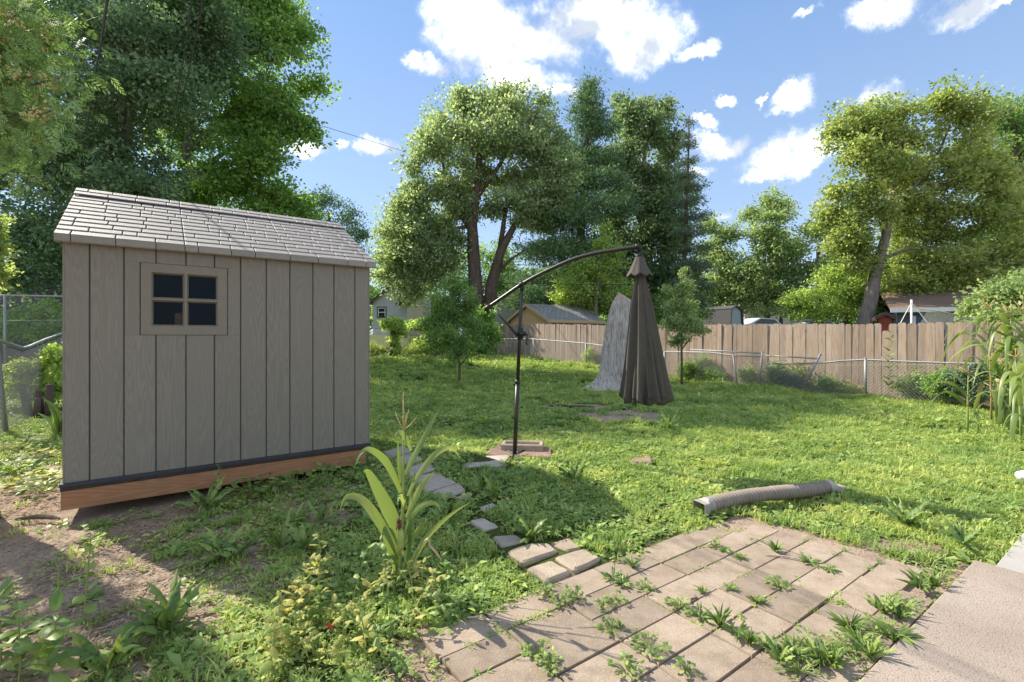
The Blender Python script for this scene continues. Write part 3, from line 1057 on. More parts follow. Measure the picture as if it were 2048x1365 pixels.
    mb.build('back_slope', M['shingle'], roof, local=True)
    for a0, a1 in ((ru0, ru0 + 0.0035), (ru1 - 0.0035, ru1)):
        mb = MB()
        mb.prism([(ev, ez - 0.002), (rv, rz_ - 0.004), (bvk, ez - 0.004), (bvk, ez - 0.07), (rv, rz_ - 0.09), (ev, ez - 0.055)], a0, a1, 0)
        mb.build('gable_trim', M['shingle'], roof, local=True)
    Mx = Matrix.Translation((0, ev, ez)) @ Matrix.Rotation(al, 4, 'X')
    rows = 12
    rh = SL / rows
    cache = {}
    r_ = random.Random(11)

    def shingle_mesh(l):
        k = round(l, 2)
        if k not in cache:
            mb = MB()
            hh = rh - 0.005
            b = 0.003
            # lower edge thick, upper edge thin
            vs = [(0, 0, 0), (k - 0.009, 0, 0), (k - 0.009, hh, 0), (0, hh, 0),
                  (0, 0, 0.010), (k - 0.009, 0, 0.010), (k - 0.009, hh, 0.003), (0, hh, 0.003),
                  (b, b, 0.0125), (k - 0.009 - b, b, 0.0125), (k - 0.009 - b, hh, 0.005), (b, hh, 0.005)]
            fs = [(0, 3, 2, 1), (8, 9, 10, 11)]
            for i in range(4):
                j = (i + 1) % 4
                fs += [(i, j, 4 + j, 4 + i), (4 + i, 4 + j, 8 + j, 8 + i)]
            mb.addv(vs, fs)
            cache[k] = mb.mesh('shingle', M['shingle'])
        return cache[k]
    panel = [0.83, 1.70]
    for i in range(rows):
        u = ru0
        lift = 0.014 if i >= rows - 2 else 0.0
        flip = r_.random() < 0.5
        while u < ru1 - 0.01:
            l = r_.choice([0.09, 0.20, 0.24, 0.27, 0.10, 0.22]) if flip else r_.choice([0.22, 0.26, 0.19, 0.28, 0.30])
            flip = not flip
            for pb in panel:
                if u < pb - 0.06 and u + l > pb - 0.05:
                    l = pb - u
            if u + l > ru1 - 0.06:
                l = ru1 - u
            l = round(l, 2)
            if l < 0.03:
                l = 0.04
            p = Mx @ Vector((u, i * rh, lift - 0.004))
            add('shingle', shingle_mesh(l), roof, p, (al, 0, 0))
            if i == 0:
                mb = MB()
                mb.prism([(ev - 0.0045, ez + 0.003), (ev + 0.01, ez - 0.002), (ev + 0.028, ez - 0.056), (ev + 0.010, ez - 0.056), (ev - 0.001, ez - 0.048)], u + 0.001, u + l - 0.005, 0)
                mb.build('fascia', M['shingle'], roof, local=True)
            u += l
    return root, (wu0, wu1, wz0, wz1)


shed, WIN = make_shed()


def single(name, label, cat, mb, mat, loc, rz=0, smooth=False, group=None):
    me = mb.mesh(name, mat, smooth)
    o = add(name, me, None, loc, (0, 0, rz))
    return tag(o, label, cat, group)


u_ = WIN[0] + (WIN[1] - WIN[0]) * 0.36
b_ = SHED_O + SU * u_ + SV * 0.085
mb = MB()
mb.box((-0.036, 0, 0), (0.036, 0.02, 1.395), Matrix.Rotation(R(2), 4, 'Y'))
single('leaning_board', 'orange board standing inside the shed behind the lower left pane', 'board', mb, M['lumber'], (b_[0], b_[1], 0.311), SHED_A)


# ------------------------------------------------------------------ umbrella
def make_umbrella():
    b = G(1029, 914)
    root = thing('patio_umbrella', 'closed brown cantilever patio umbrella hanging from a black curved arm', 'umbrella', b)
    Zp = b[1]
    ztop = P(1044, 566, Zp)

    def zz(px):
        return Zp - (px - 1042) * 0.0030 if px > 1042 else Zp + (1042 - px) * 0.003
    mb = MB()
    p0, p1 = np.array([b[0], b[1], b[2] + 0.0]), ztop
    pm = p0 + (p1 - p0) * 0.43
    mb.tube([p0, pm], 0.027, 14)
    mb.build('pole', M['metal_black'], root, True)
    mb = MB()
    mb.tube([pm - (p1 - p0) * 0.01, p1], 0.022, 14)
    mb.build('upper_pole', M['metal_black'], root, True)
    mb = MB()
    mb.tube([pm - (p1 - p0) * 0.012, pm + (p1 - p0) * 0.012], 0.031, 14)
    mb.tube([pm + np.array([-0.03, -0.02, -0.03]), pm + np.array([-0.055, -0.03, -0.03])], 0.012, 8)
    mb.build('collar', M['rubber'], root, True)
    arm = [(978, 614), (1010, 592), (1042, 570), (1073, 552.5), (1104, 537.5), (1145, 519.5), (1186, 508), (1230, 500.5), (1277, 493.6)]
    # smooth the arm through its points
    ap = [P(x, y, zz(x)) for x, y in arm]
    pts = []
    for i in range(len(ap) - 1):
        q0, q1, q2, q3 = ap[max(i - 1, 0)], ap[i], ap[i + 1], ap[min(i + 2, len(ap) - 1)]
        for k in range(4):
            t = k / 4
            pts.append(0.5 * ((2 * q1) + (-q0 + q2) * t + (2 * q0 - 5 * q1 + 4 * q2 - q3) * t * t + (-q0 + 3 * q1 - 3 * q2 + q3) * t ** 3))
    pts.append(ap[-1])
    mb = MB()
    mb.tube(pts, 0.0235, 14)
    mb.build('arm', M['metal_black'], root, True)
    mb = MB()
    e = ap[0]
    dr = (ap[0] - ap[1]) / np.linalg.norm(ap[0] - ap[1])
    mb.tube([e - dr * 0.03, e + dr * 0.02, e + dr * 0.045 + np.array([0, 0, -0.01]), e + dr * 0.055 + np.array([0, 0, -0.03])], [0.03, 0.036, 0.034, 0.02], 12)
    mb.tube([e + dr * 0.02, e + dr * 0.02 + np.array([0.01, 0, -0.075])], [0.024, 0.016], 8)
    mb.build('arm_joint', M['rubber'], root, True)
    mb = MB()
    j = P(1044, 568, zz(1044))
    mb.tube([j + np.array([0, 0.045, -0.005]), j + np.array([0, -0.045, -0.005])], 0.026, 12)
    mb.tube([j + np.array([-0.035, 0, -0.02]), j + np.array([0.045, 0, 0.018])], 0.0295, 12)
    mb.tube([j + np.array([0, 0, -0.01]), j + np.array([0, 0, -0.08])], 0.0265, 12)
    mb.build('pivot', M['rubber'], root, True)
    mb = MB()
    s0, s1 = P(986, 617, zz(986) - 0.01), P(1036, 672, Zp + 0.02)
    mb.tube([s0, s0 + (s1 - s0) * 0.78], 0.013, 10)
    mb.tube([s0 + (s1 - s0) * 0.74, s1], 0.021, 10)
    mb.build('strut', M['metal_black'], root, True)
    mb = MB()
    c = P(1041, 668, Zp)
    mb.tube([c + np.array([0, 0, -0.07]), c + np.array([0, 0, 0.07])], 0.033, 12)
    mb.tube([c + np.array([-0.01, -0.01, 0]), c + np.array([0.055, -0.05, 0])], [0.034, 0.03], 12)
    mb.build('crank_box', M['rubber'], root, True)
    mb = MB()
    c2 = P(1049, 668, Zp - 0.05)
    mb.tube([c2, c2 + np.array([0.03, -0.03, -0.01]), c2 + np.array([0.032, -0.035, -0.06]), c2 + np.array([0.02, -0.04, -0.10]), c2 + np.array([0.024, -0.06, -0.13])], [0.012, 0.012, 0.01, 0.01, 0.012], 8)
    mb.build('crank_handle', M['rubber'], root, True)
    # head bracket above the canopy
    Zc = zz(1277)
    t0 = P(1278, 493, Zc)
    mb = MB()
    mb.tube([t0 + np.array([-0.04, 0, -0.003]), t0 + np.array([0.012, 0, 0.0])], 0.027, 12)
    mb.tube([t0 + np.array([0.006, 0, 0.024]), t0 + np.array([0.006, 0, -0.055])], 0.021, 12)
    mb.tube([t0 + np.array([0.004, 0, -0.05]), t0 + np.array([0.002, 0, -0.125])], [0.017, 0.021], 12)
    mb.build('head_bracket', M['rubber'], root, True)
    # closed canopy
    ctr = P(1278, 514, Zc)
    zb_ = P(1288, 798, Zc)[2]
    length = ctr[2] - zb_
    mb = MB()
    nr, nt = 40, 144
    vs = []
    r_ = random.Random(4)
    ph = [r_.uniform(0, 6.28) for _ in range(6)]
    rib = [2 * math.pi * (k + 0.5 + r_.uniform(-0.22, 0.22)) / 8 for k in range(8)]
    for i in range(nr + 1):
        t = i / nr
        zc = ctr[2] - length * t
        base = 0.036 + 0.20 * t ** 0.92 + 0.03 * t * t
        for k in range(nt):
            th = 2 * math.pi * k / nt
            # eight ribs push the cloth out, cloth falls in between and folds over
            dmin = min(abs((th - a + math.pi) % (2 * math.pi) - math.pi) for a in rib)
            fold = math.exp(-(dmin / 0.13) ** 2)
            w1 = math.sin(8 * th + ph[0] + 1.6 * math.sin(2.2 * t + ph[3]))
            w2 = math.sin(17 * th + ph[1] + 3.0 * t)
            w3 = math.sin(5 * th + ph[2] + 4 * t)
            amp = min(1, t * 3.0)
            rr = base * (0.70 + amp * (0.44 * fold + 0.11 * w1 + 0.06 * w2 * (0.4 + 0.6 * t) + 0.06 * w3))
            zq = zc
            if i == nr:
                zq = zc - 0.05 * (1 - fold)
            sx = 1.12 if math.cos(th) > 0 else 1.0
            lean = 0.055 * t
            vs.append((ctr[0] + lean + rr * math.cos(th) * sx, ctr[1] + rr * math.sin(th), zq + (0.05 * t * t * (math.sin(th) > 0) * abs(math.sin(th)))))
    fs = [(i * nt + k, (i + 1) * nt + k, (i + 1) * nt + (k + 1) % nt, i * nt + (k + 1) % nt) for i in range(nr) for k in range(nt)]
    mb.addv(vs, fs)
    can = mb.build('canopy', M['fabric'], root, True)
    so_ = can.modifiers.new('thickness', 'SOLIDIFY')
    so_.thickness = 0.003
    # inner cloth gathered under the hem
    mb = MB()
    vs = []
    for i in range(5):
        t = i / 4
        for k in range(48):
            th = 2 * math.pi * k / 48
            rr = (0.22 - 0.16 * t) * (1 + 0.18 * math.sin(8 * th + 1.3) + 0.06 * math.sin(13 * th))
            vs.append((ctr[0] + 0.055 + rr * math.cos(th), ctr[1] + rr * math.sin(th), zb_ + 0.03 - 0.075 * math.sin(t * 1.6)))
    fs = [(i * 48 + k, i * 48 + (k + 1) % 48, (i + 1) * 48 + (k + 1) % 48, (i + 1) * 48 + k) for i in range(4) for k in range(48)]
    mb.addv(vs, fs)
    mb.build('gathered_cloth', M['fabric'], root, True)
    for k in range(8):
        a = rib[k]
        mb = MB()
        top = np.array([ctr[0] + 0.02 * math.cos(a), ctr[1] + 0.02 * math.sin(a), ctr[2] - 0.05])
        bot = np.array([ctr[0] + 0.05 + 0.19 * math.cos(a), ctr[1] + 0.19 * math.sin(a), zb_ + 0.03])
        mb.tube([top, bot], 0.007, 6)
        mb.build('rib', M['metal_black'], root, True)
    # top flap
    mb = MB()
    vs = []
    n1, n2 = 10, 96
    for i in range(n1 + 1):
        t = i / n1
        for k in range(n2):
            th = 2 * math.pi * k / n2
            pt = abs(math.sin(4 * th + 0.7))
            rr = 0.045 + 0.085 * t ** 1.25 * (1 + 0.22 * pt * t + 0.05 * math.sin(9 * th))
            vs.append((ctr[0] + 0.006 + rr * math.cos(th), ctr[1] + rr * math.sin(th), ctr[2] + 0.012 - 0.235 * t + 0.035 * t * (1 - pt)))
    fs = [(i * n2 + k, (i + 1) * n2 + k, (i + 1) * n2 + (k + 1) % n2, i * n2 + (k + 1) % n2) for i in range(n1) for k in range(n2)]
    mb.addv(vs, fs)
    fl = mb.build('top_flap', M['fabric'], root, True)
    so_ = fl.modifiers.new('thickness', 'SOLIDIFY')
    so_.thickness = 0.003
    mb = MB()
    mb.tube([ctr + np.array([0.006, 0, 0.0]), ctr + np.array([0.006, 0, 0.016]), ctr + np.array([0.006, 0, 0.026])], [0.05, 0.05, 0.03], 16)
    mb.build('cap', M['rubber'], root, True)
    # cross foot
    for (px, py) in ((1013, 942), (1060, 905), (1000, 897), (1046, 926)):
        e = G(px, py)
        mb = MB()
        d_ = e - b
        z_ = b[2] + 0.02
        mb.tube([(b[0], b[1], z_ + 0.005), (b[0] + d_[0], b[1] + d_[1], z_)], 0.02, 6)
        mb.build('foot', M['metal_black'], root)


make_umbrella()
block('flat_paver', 'grooved grey paver under the umbrella foot', 'paver', M['greyblock'], gpts((917, 936), (958, 911), (1020, 914), (1006, 938)), -0.03, 0.03, seed=50, bev=0.006)
block('flat_paver', 'reddish paver carrying the concrete tray', 'paver', M['redblock'], gpts((966, 908), (1000, 891), (1100, 900), (1104, 921), (1032, 916)), -0.03, 0.028, seed=51, bev=0.006)


def make_tray():
    c = [G(*p)[:2] for p in ((993, 909), (1003, 891), (1079, 894), (1085, 908), (1068, 913))]
    o = np.mean(c, 0)
    ex = np.array([0.30, 0.0])
    root = thing('concrete_tray', 'small rough concrete tray on the reddish paver behind the pole', 'tray', (o[0] - 0.0, o[1], 0.029), R(-6))
    L, W, h_ = 0.27, 0.14, 0.075
    mb = MB()
    mb.bevbox((-L, -W, 0), (L, W, 0.03), 0.004)
    mb.build('bottom', M['stone'], root, local=True)
    for nm, lo, hi in (('rim', (-L, -W, 0.0305), (L, -W + 0.05, h_)), ('rim', (-L, W - 0.05, 0.0305), (L, W, h_)),
                       ('rim', (-L, -W + 0.0505, 0.0305), (-L + 0.05, W - 0.0505, h_ - 0.002)), ('rim', (L - 0.05, -W + 0.0505, 0.0305), (L, W - 0.0505, h_ - 0.002))):
        mb = MB()
        mb.bevbox(lo, hi, 0.012)
        mb.build(nm, M['stone'], root, local=True)


make_tray()


# ------------------------------------------------------------------ corrugated pipe
def make_pipe():
    a, b = G(1420, 1026), G(1652, 986)
    root = thing('drain_pipe', 'tan corrugated drain pipe lying on the lawn near the patio', 'pipe', (a[0], a[1], a[2]))
    n = 38
    r0 = 0.052
    path, rad = [], []
    dv = (b - a)
    ln = np.linalg.norm(dv[:2])
    side = np.array([-dv[1], dv[0], 0]) / ln
    for i in range(n * 4 + 1):
        t = i / (n * 4)
        ph = (i % 4)
        r_ = r0 + (0.0125 if ph in (1, 2) else 0.0)
        if 0.42 < t < 0.5 or t > 0.86:
            r_ += -0.003
        p = a + dv * t + side * (0.02 * math.sin(t * 5.2 + 0.4))
        path.append((p[0], p[1], gz(p[0], p[1]) * 0 + a[2] + (b[2] - a[2]) * t + r0 + 0.015 + 0.012 * math.sin(t * 4)))
        rad.append(r_)
    mb = MB()
    mb.tube(path, rad, 18, caps=False)
    mb.build('corrugated_tube', M['pipe'], root, True)

    def adapter(p, d, mat, w0, w1, h1, L):
        d = np.array([d[0], d[1], 0]) / np.hypot(d[0], d[1])
        s_ = np.array([-d[1], d[0], 0])
        up = np.array([0, 0, 1.])
        vs, fs = [], []
        nn = 16
        secs = [(0.0, w0, w0, 1.0), (L * 0.35, w0, w0, 1.0), (L * 0.6, w1, h1, 0.25), (L, w1, h1, 0.2)]
        for inner in (0, 1):
            for (t, ww, hh, rd) in secs:
                for k in range(nn):
                    th = 2 * math.pi * k / nn
                    cx, cz = math.cos(th), math.sin(th)
                    ex_ = (abs(cx) ** rd) * (1 if cx > 0 else -1)
                    ez_ = (abs(cz) ** rd) * (1 if cz > 0 else -1)
                    q = 0.004 * inner
                    vs.append(p + d * t + s_ * ex_ * (ww - q) + up * (ez_ * (hh - q) + (hh - w0)))
        for inner in (0, 1):
            o_ = inner * len(secs) * nn
            for i in range(len(secs) - 1):
                for k in range(nn):
                    f = (o_ + i * nn + k, o_ + i * nn + (k + 1) % nn, o_ + (i + 1) * nn + (k + 1) % nn, o_ + (i + 1) * nn + k)
                    fs.append(f if inner == 0 else tuple(reversed(f)))
        l0, l1 = 3 * nn, len(secs) * nn + 3 * nn
        for k in range(nn):
            fs.append((l0 + k, l0 + (k + 1) % nn, l1 + (k + 1) % nn, l1 + k))
        mb = MB()
        mb.addv(vs, fs)
        return mb
    p = np.array(path[2])
    adapter(p, a - b, M['pipe_end'], 0.064, 0.072, 0.05, 0.13).build('outlet_adapter', M['pipe_end'], root)
    p = np.array(path[-3])
    adapter(p, b - a, M['rubber'], 0.063, 0.085, 0.038, 0.16).build('end_adapter', M['greyblock'], root)


make_pipe()

# ------------------------------------------------------------------ dead trunk
def make_snag():
    b = G(1218, 776)
    root = thing('dead_trunk', 'tall barkless grey tree stump with flared roots and pointed top', 'tree stump', b)
    nt, nz = 144, 40
    top = P(1245, 585, b[1])[2] - b[2]
    vs = []
    r_ = random.Random(2)
    roots = [(3.35, 0.85), (3.9, 0.45), (4.35, 0.5), (4.8, 0.4), (5.25, 0.5), (5.7, 0.4), (0.2, 0.5), (1.2, 0.5), (2.3, 0.6)]
    sc = b[1] / F
    tt = [0, 0.05, 0.12, 0.25, 0.4, 0.55, 0.7, 0.85, 1.0]
    lf = [1186, 1193, 1198, 1202, 1204, 1208, 1212, 1218, 1226]
    rt = [1284, 1282, 1279, 1277, 1276, 1275, 1274, 1270, 1266]
    htop = top * 0.92
    for i in range(nz + 1):
        t = (i / nz) ** 1.3
        l_, r2 = np.interp(t, tt, lf), np.interp(t, tt, rt)
        cx, rad_ = ((l_ + r2) / 2 - 1218) * sc, (r2 - l_) / 2 * sc
        for k in range(nt):
            th = 2 * math.pi * k / nt
            rr = rad_
            for a, s in roots:
                dd = (th - a + math.pi) % (2 * math.pi) - math.pi
                rr += s * 0.75 * math.exp(-(dd / 0.22) ** 2) * math.exp(-t * 16)
                rr += 0.045 * s * math.exp(-(dd / 0.3) ** 2) * (1 - t) ** 2
            rr += 0.022 * math.sin(9 * th + 1.0 + 2 * t) + 0.020 * math.sin(19 * th + 3 * t) * (1 - 0.5 * t) + 0.012 * math.sin(34 * th + 2 * t)
            rr -= 0.05 * math.exp(-(((th - 3.5 + math.pi) % (2 * math.pi) - math.pi) / 0.4) ** 2) * math.exp(-((t - 0.66) / 0.08) ** 2)
            vs.append((cx + rr * math.cos(th), rr * math.sin(th) * 0.9, -0.05 + t * htop))
    fs = [(i * nt + k, i * nt + (k + 1) % nt, (i + 1) * nt + (k + 1) % nt, (i + 1) * nt + k) for i in range(nz) for k in range(nt)]
    fs.append(tuple(nz * nt + k for k in range(nt)))
    mb = MB()
    mb.addv(vs, fs)
    mb.build('trunk', M['deadwood'], root, True, local=True)
    # cut wedge left standing on top
    last = np.array(vs[nz * nt:(nz + 1) * nt])
    c = last.mean(0)
    base = [c + (p - c) * 0.97 for p in last]
    peak = [np.array([c[0] - 0.14, c[1] - 0.05, top]), np.array([c[0] - 0.06, c[1] + 0.22, top - 0.08])]
    ang = [math.atan2(p[1] - c[1], p[0] - c[0]) for p in base]
    vs2, fs2 = [tuple(p) for p in base], []
    n = len(base)
    vs2 += [tuple(peak[0]), tuple(peak[1])]
    for k in range(n):
        m_ = n if base[k][1] < c[1] + 0.08 else n + 1
        m2 = n if base[(k + 1) % n][1] < c[1] + 0.08 else n + 1
        if m_ == m2:
            fs2.append((k, (k + 1) % n, m_))
        else:
            fs2.append((k, (k + 1) % n, m2, m_))
    mb = MB()
    mb.addv(vs2, fs2)
    mb.build('cut_top', M['cutwood'], root, False, local=True)


make_snag()

# ------------------------------------------------------------------ fences
CL0 = np.array([8.47, 11.6])
PD = np.array([-0.581, 0.814])


def line_k(px, off=0.0):
    """parameter along the right boundary at which a pixel column meets it"""
    r_ = (px - 1024) / F
    o_ = CL0 + D2 * off
    return (r_ * o_[1] - o_[0]) / (PD[0] - r_ * PD[1])


def line_p(px, py, off=0.0):
    k = line_k(px, off)
    c = CL0 + D2 * off + PD * k
    return np.array([c[0], c[1], H - (py - HOR) * c[1] / F])


def wire_panel(mb, p0, p1, z0, z1, pitch, r, sag=None):
    """diamond mesh of wires between two ground points; z0/z1 are functions of t"""
    p0, p1 = np.array(p0[:2]), np.array(p1[:2])
    L = np.linalg.norm(p1 - p0)
    d = (p1 - p0) / L
    n = int(L / pitch)
    nrm = np.array([-d[1], d[0]])

    def pt(s, f, sh):
        t = min(max(s / L, 0), 1)
        q = p0 + d * s + nrm * sh
        return np.array([q[0], q[1], z0(t) + (z1(t) - z0(t)) * f])
    for i in range(-int(1.1 / pitch), n + int(1.1 / pitch)):
        for sg in (1, -1):
            s0 = i * pitch
            h_ = z1(min(max(s0 / L, 0), 1)) - z0(min(max(s0 / L, 0), 1))
            s1 = s0 + sg * h_ * 0.95
            f0, f1 = 0.0, 1.0
            if s0 < 0 or s0 > L:
                e = 0 if s0 < 0 else L
                if (s1 - s0) == 0 or (e - s0) / (s1 - s0) < 0 or (e - s0) / (s1 - s0) > 1:
                    continue
                f0 = (e - s0) / (s1 - s0)
                sa = e
            else:
                sa = s0
            sb = s1
            if sb < 0 or sb > L:
                e = 0 if sb < 0 else L
                f1 = (e - s0) / (s1 - s0)
                sb = e
            if f1 <= f0:
                continue
            a, b = pt(sa, f0, 0.002 * sg), pt(sb, f1, 0.002 * sg)
            m = (a + b) / 2
            mb.tube([a, m, b], r, 3, caps=False)


def make_chain_right():
    root = thing('chain_link_fence', 'sagging old galvanised chain link fence in front of the board fence', 'fence', (0, 0, 0))
    posts = [((1731, 797), (1731, 718), 0.03), ((1599.5, 783), (1640.5, 709.5), 0.03), ((1517, 780), (1525, 704.5), 0.03), ((1475, 772), (1466, 708), 0.024),
             ((1172.5, 737), (1171.5, 686), 0.026), ((1067, 719), (1067, 677), 0.024), ((992, 712), (992, 678), 0.03), ((1960, 826), (1960, 726), 0.03), ((1329, 757), (1329, 702), 0.026)]
    for (a, b, r_) in posts:
        p0, p1 = line_p(*a), line_p(*b)
        p0[2] = gz(p0[0], p0[1]) - 0.05
        mb = MB()
        mb.tube([p0, p1], r_, 8)
        mb.tube([p1, p1 + (p1 - p0) / np.linalg.norm(p1 - p0) * 0.03], [r_ * 1.15, r_ * 0.6], 8)
        mb.build('post', M['galv'], root, True)
    rails = [[(992, 679), (1055, 677.6), (1171, 687), (1210, 692), (1329, 703)], [(1329, 703.5), (1420, 705.5), (1463, 711), (1522, 713.5)], [(1380, 699.5), (1440, 702.5), (1521, 706.6)],
             [(1529, 711.5), (1580, 714), (1633, 717.8)], [(1546, 728), (1590, 727.5), (1636, 726.5), (1660, 724.5), (1684, 722), (1731, 719.6), (1800, 723), (1870, 725.5), (1951, 728), (2048, 731), (2110, 733)]]
    for rl in rails:
        mb = MB()
        mb.tube([line_p(*p) for p in rl], 0.021, 8)
        mb.build('top_rail', M['galv'], root, True)
    zr = {}
    allr = sorted([(992, 679), (1055, 677.6), (1171, 687), (1329, 703), (1420, 706), (1522, 714), (1560, 727), (1636, 727), (1684, 722), (1731, 719.6), (1800, 723), (1951, 728), (2110, 733)])
    mb = MB()
    for (a, b) in zip(allr[:-1], allr[1:]):
        p0, p1 = line_p(*a), line_p(*b)
        if np.linalg.norm(p0[:2] - p1[:2]) < 0.1:
            continue
        g0, g1 = gz(p0[0], p0[1]), gz(p1[0], p1[1])
        pitch = 0.075 if a[0] > 1300 else 0.11
        wire_panel(mb, p0, p1, lambda t: g0 + (g1 - g0) * t, lambda t: (p0[2] + (p1[2] - p0[2]) * t) - 0.01, pitch, 0.0048 if a[0] > 1300 else 0.005)
    o = mb.build('wire_mesh', M['wire'], root)
    o['kind'] = 'stuff'
    mb = MB()
    mb.tube([line_p(1355, 714), line_p(1440, 717), line_p(1560, 728), line_p(1690, 731), line_p(1830, 730), line_p(1960, 731)], 0.004, 4)
    mb.build('tie_cord', M['cord'], root)


make_chain_right()


def make_board_fence(name, label, off, px0, px1, top_px, mat, w, seed, dog=True, special=None):
    k0, k1 = line_k(px0, off), line_k(px1, off)
    root = thing(name, label, 'fence', (0, 0, 0))
    r_ = random.Random(seed)
    meshes = []
    for v in range(4):
        mb = MB()
        hw = 0.5
        c = 0.16
        pts = [(-hw, 0), (hw, 0), (hw, 0.978), (hw - c, 1.0), (-hw + c, 1.0), (-hw, 0.978)] if dog else [(-hw, 0), (hw, 0), (hw, 0.985), (0.05, 1.0), (-hw, 0.985)]
        mb.prism(pts, -0.009, 0.009, 1)
        meshes.append(mb.mesh('picket', mat))
    lo, hi = min(k0, k1), max(k0, k1)
    k = lo
    i = 0
    ang = math.atan2(PD[1], PD[0])
    while k < hi:
        ww = w * r_.uniform(0.86, 1.12)
        c = CL0 + D2 * off + PD * (k + ww / 2)
        px = 1024 + F * c[0] / c[1]
        ty = np.interp(px, [p[0] for p in top_px], [p[1] for p in top_px]) + r_.uniform(-1.0, 1.2)
        zt_ = H - (ty - HOR) * c[1] / F
        if special and special[0] < px < special[1]:
            zt_ -= 0.17
        zg = gz(c[0], c[1]) - 0.02
        add('picket', meshes[i % 4], root, (c[0], c[1], zg), (r_.uniform(-0.012, 0.012), r_.uniform(-0.006, 0.006), ang), (ww - r_.uniform(0.004, 0.012), 1, zt_ - zg))
        k += ww
        i += 1
    for f in (0.22, 0.78):
        mb = MB()
        a, b = CL0 + D2 * (off + 0.045) + PD * lo, CL0 + D2 * (off + 0.045) + PD * hi
        pa = np.array([a[0], a[1], gz(*a) + 1.75 * f])
        pb = np.array([b[0], b[1], gz(*b) + 1.75 * f])
        mb.tube([pa, pb], 0.035, 4)
        mb.build('rail', mat, root)


make_board_fence('board_fence', 'weathered dog eared board fence behind the bent chain link on the right', 0.75, 1262, 2200, [(1262, 650), (1400, 649), (1730, 648), (1900, 645), (2200, 640)], M['picket'], 0.165, 1, True, (1770, 1784))
make_board_fence('board_fence', 'older greyer board fence in front of the strand board outbuilding', 0.95, 996, 1262, [(990, 651), (1060, 648), (1205, 650), (1270, 651)], M['picket_old'], 0.14, 2, False)


def make_chain_left():
    root = thing('chain_link_fence', 'near chain link fence with bent silver rail left of the shed', 'fence', (0, 0, 0))
    b = G(12, 867)
    b[2] = gz(b[0], b[1])
    d = PD

    def at(px, py):
        r_ = (px - 1024) / F
        k = (r_ * b[1] - b[0]) / (d[0] - r_ * d[1])
        c = b[:2] + d * k
        return np.array([c[0], c[1], H - (py - HOR) * c[1] / F])
    mb = MB()
    mb.tube([(b[0], b[1], b[2] - 0.05), P(-6, 700, b[1] - 0.2)], 0.035, 8)
    mb.build('post', M['galv'], root, True)
    mb = MB()
    mb.tube([at(-40, 672), at(0, 683), at(30, 692), at(46, 697), at(58, 694), at(90, 680), at(126, 667), at(150, 660)], 0.026, 8)
    mb.build('top_rail', M['galv'], root, True)
    mb = MB()
    prev = [(-40, 680), (0, 690), (46, 704), (90, 688), (126, 674), (150, 668)]
    for a, c in zip(prev[:-1], prev[1:]):
        p0, p1 = at(*a), at(*c)
        g0, g1 = gz(p0[0], p0[1]), gz(p1[0], p1[1])
        wire_panel(mb, p0, p1, lambda t: g0 + (g1 - g0) * t, lambda t: p0[2] + (p1[2] - p0[2]) * t, 0.07, 0.003)
    o = mb.build('wire_mesh', M['wire'], root)
    o['kind'] = 'stuff'
    # taller fence further back
    root = thing('chain_link_fence', 'tall chain link fence among shrubs far behind the bent rail', 'fence', (0, 0, 0))
    for px, r_ in ((10, 0.035), (165, 0.03), (-120, 0.03)):
        p1 = P(px, 591, 13)
        mb = MB()
        mb.tube([(p1[0], 13, gz(p1[0], 13) - 0.1), p1], r_, 8)
        mb.build('post', M['galv'], root, True)
    mb = MB()
    mb.tube([P(-140, 588, 13), P(10, 591, 13), P(170, 594, 13)], 0.025, 8)
    mb.build('top_rail', M['galv'], root, True)
    mb = MB()
    mb.tube([P(-140, 640, 13), P(10, 642, 13), P(170, 641, 13)], 0.012, 6)
    mb.build('middle_wire', M['galv'], root, True)
    mb = MB()
    p0, p1 = P(-140, 590, 13), P(170, 595, 13)
    wire_panel(mb, p0, p1, lambda t: 0.35, lambda t: p0[2] + (p1[2] - p0[2]) * t, 0.075, 0.003)
    o = mb.build('wire_mesh', M['wire'], root)
    o['kind'] = 'stuff'
    # rear fence at the back left of the lawn
    root = thing('chain_link_fence', 'wire fence along the rear of the lawn below the white house', 'fence', (0, 0, 0))
    c0 = np.array([-0.9, 24.6])
    ks = [0, 2.4, 4.6, 6.6, 8.6, 10.6]
    tops = []
    for k in ks:
        c = c0 - D2 * k
        zt_ = gz(*c) + 1.15
        tops.append((c[0], c[1], zt_))
        mb = MB()
        mb.tube([(c[0], c[1], gz(*c) - 0.05), (c[0], c[1], zt_ + 0.03)], 0.03, 7)
        mb.build('post', M['galv'], root, True)
    mb = MB()
    mb.tube(tops, 0.022, 7)
    mb.build('top_rail', M['galv'], root, True)
    mb = MB()
    for a, c in zip(tops[:-1], tops[1:]):
        wire_panel(mb, a, c, lambda t: gz(a[0] + (c[0] - a[0]) * t, a[1] + (c[1] - a[1]) * t), lambda t: a[2] + (c[2] - a[2]) * t, 0.10, 0.004)
    o = mb.build('wire_mesh', M['wire'], root)
    o['kind'] = 'stuff'


make_chain_left()

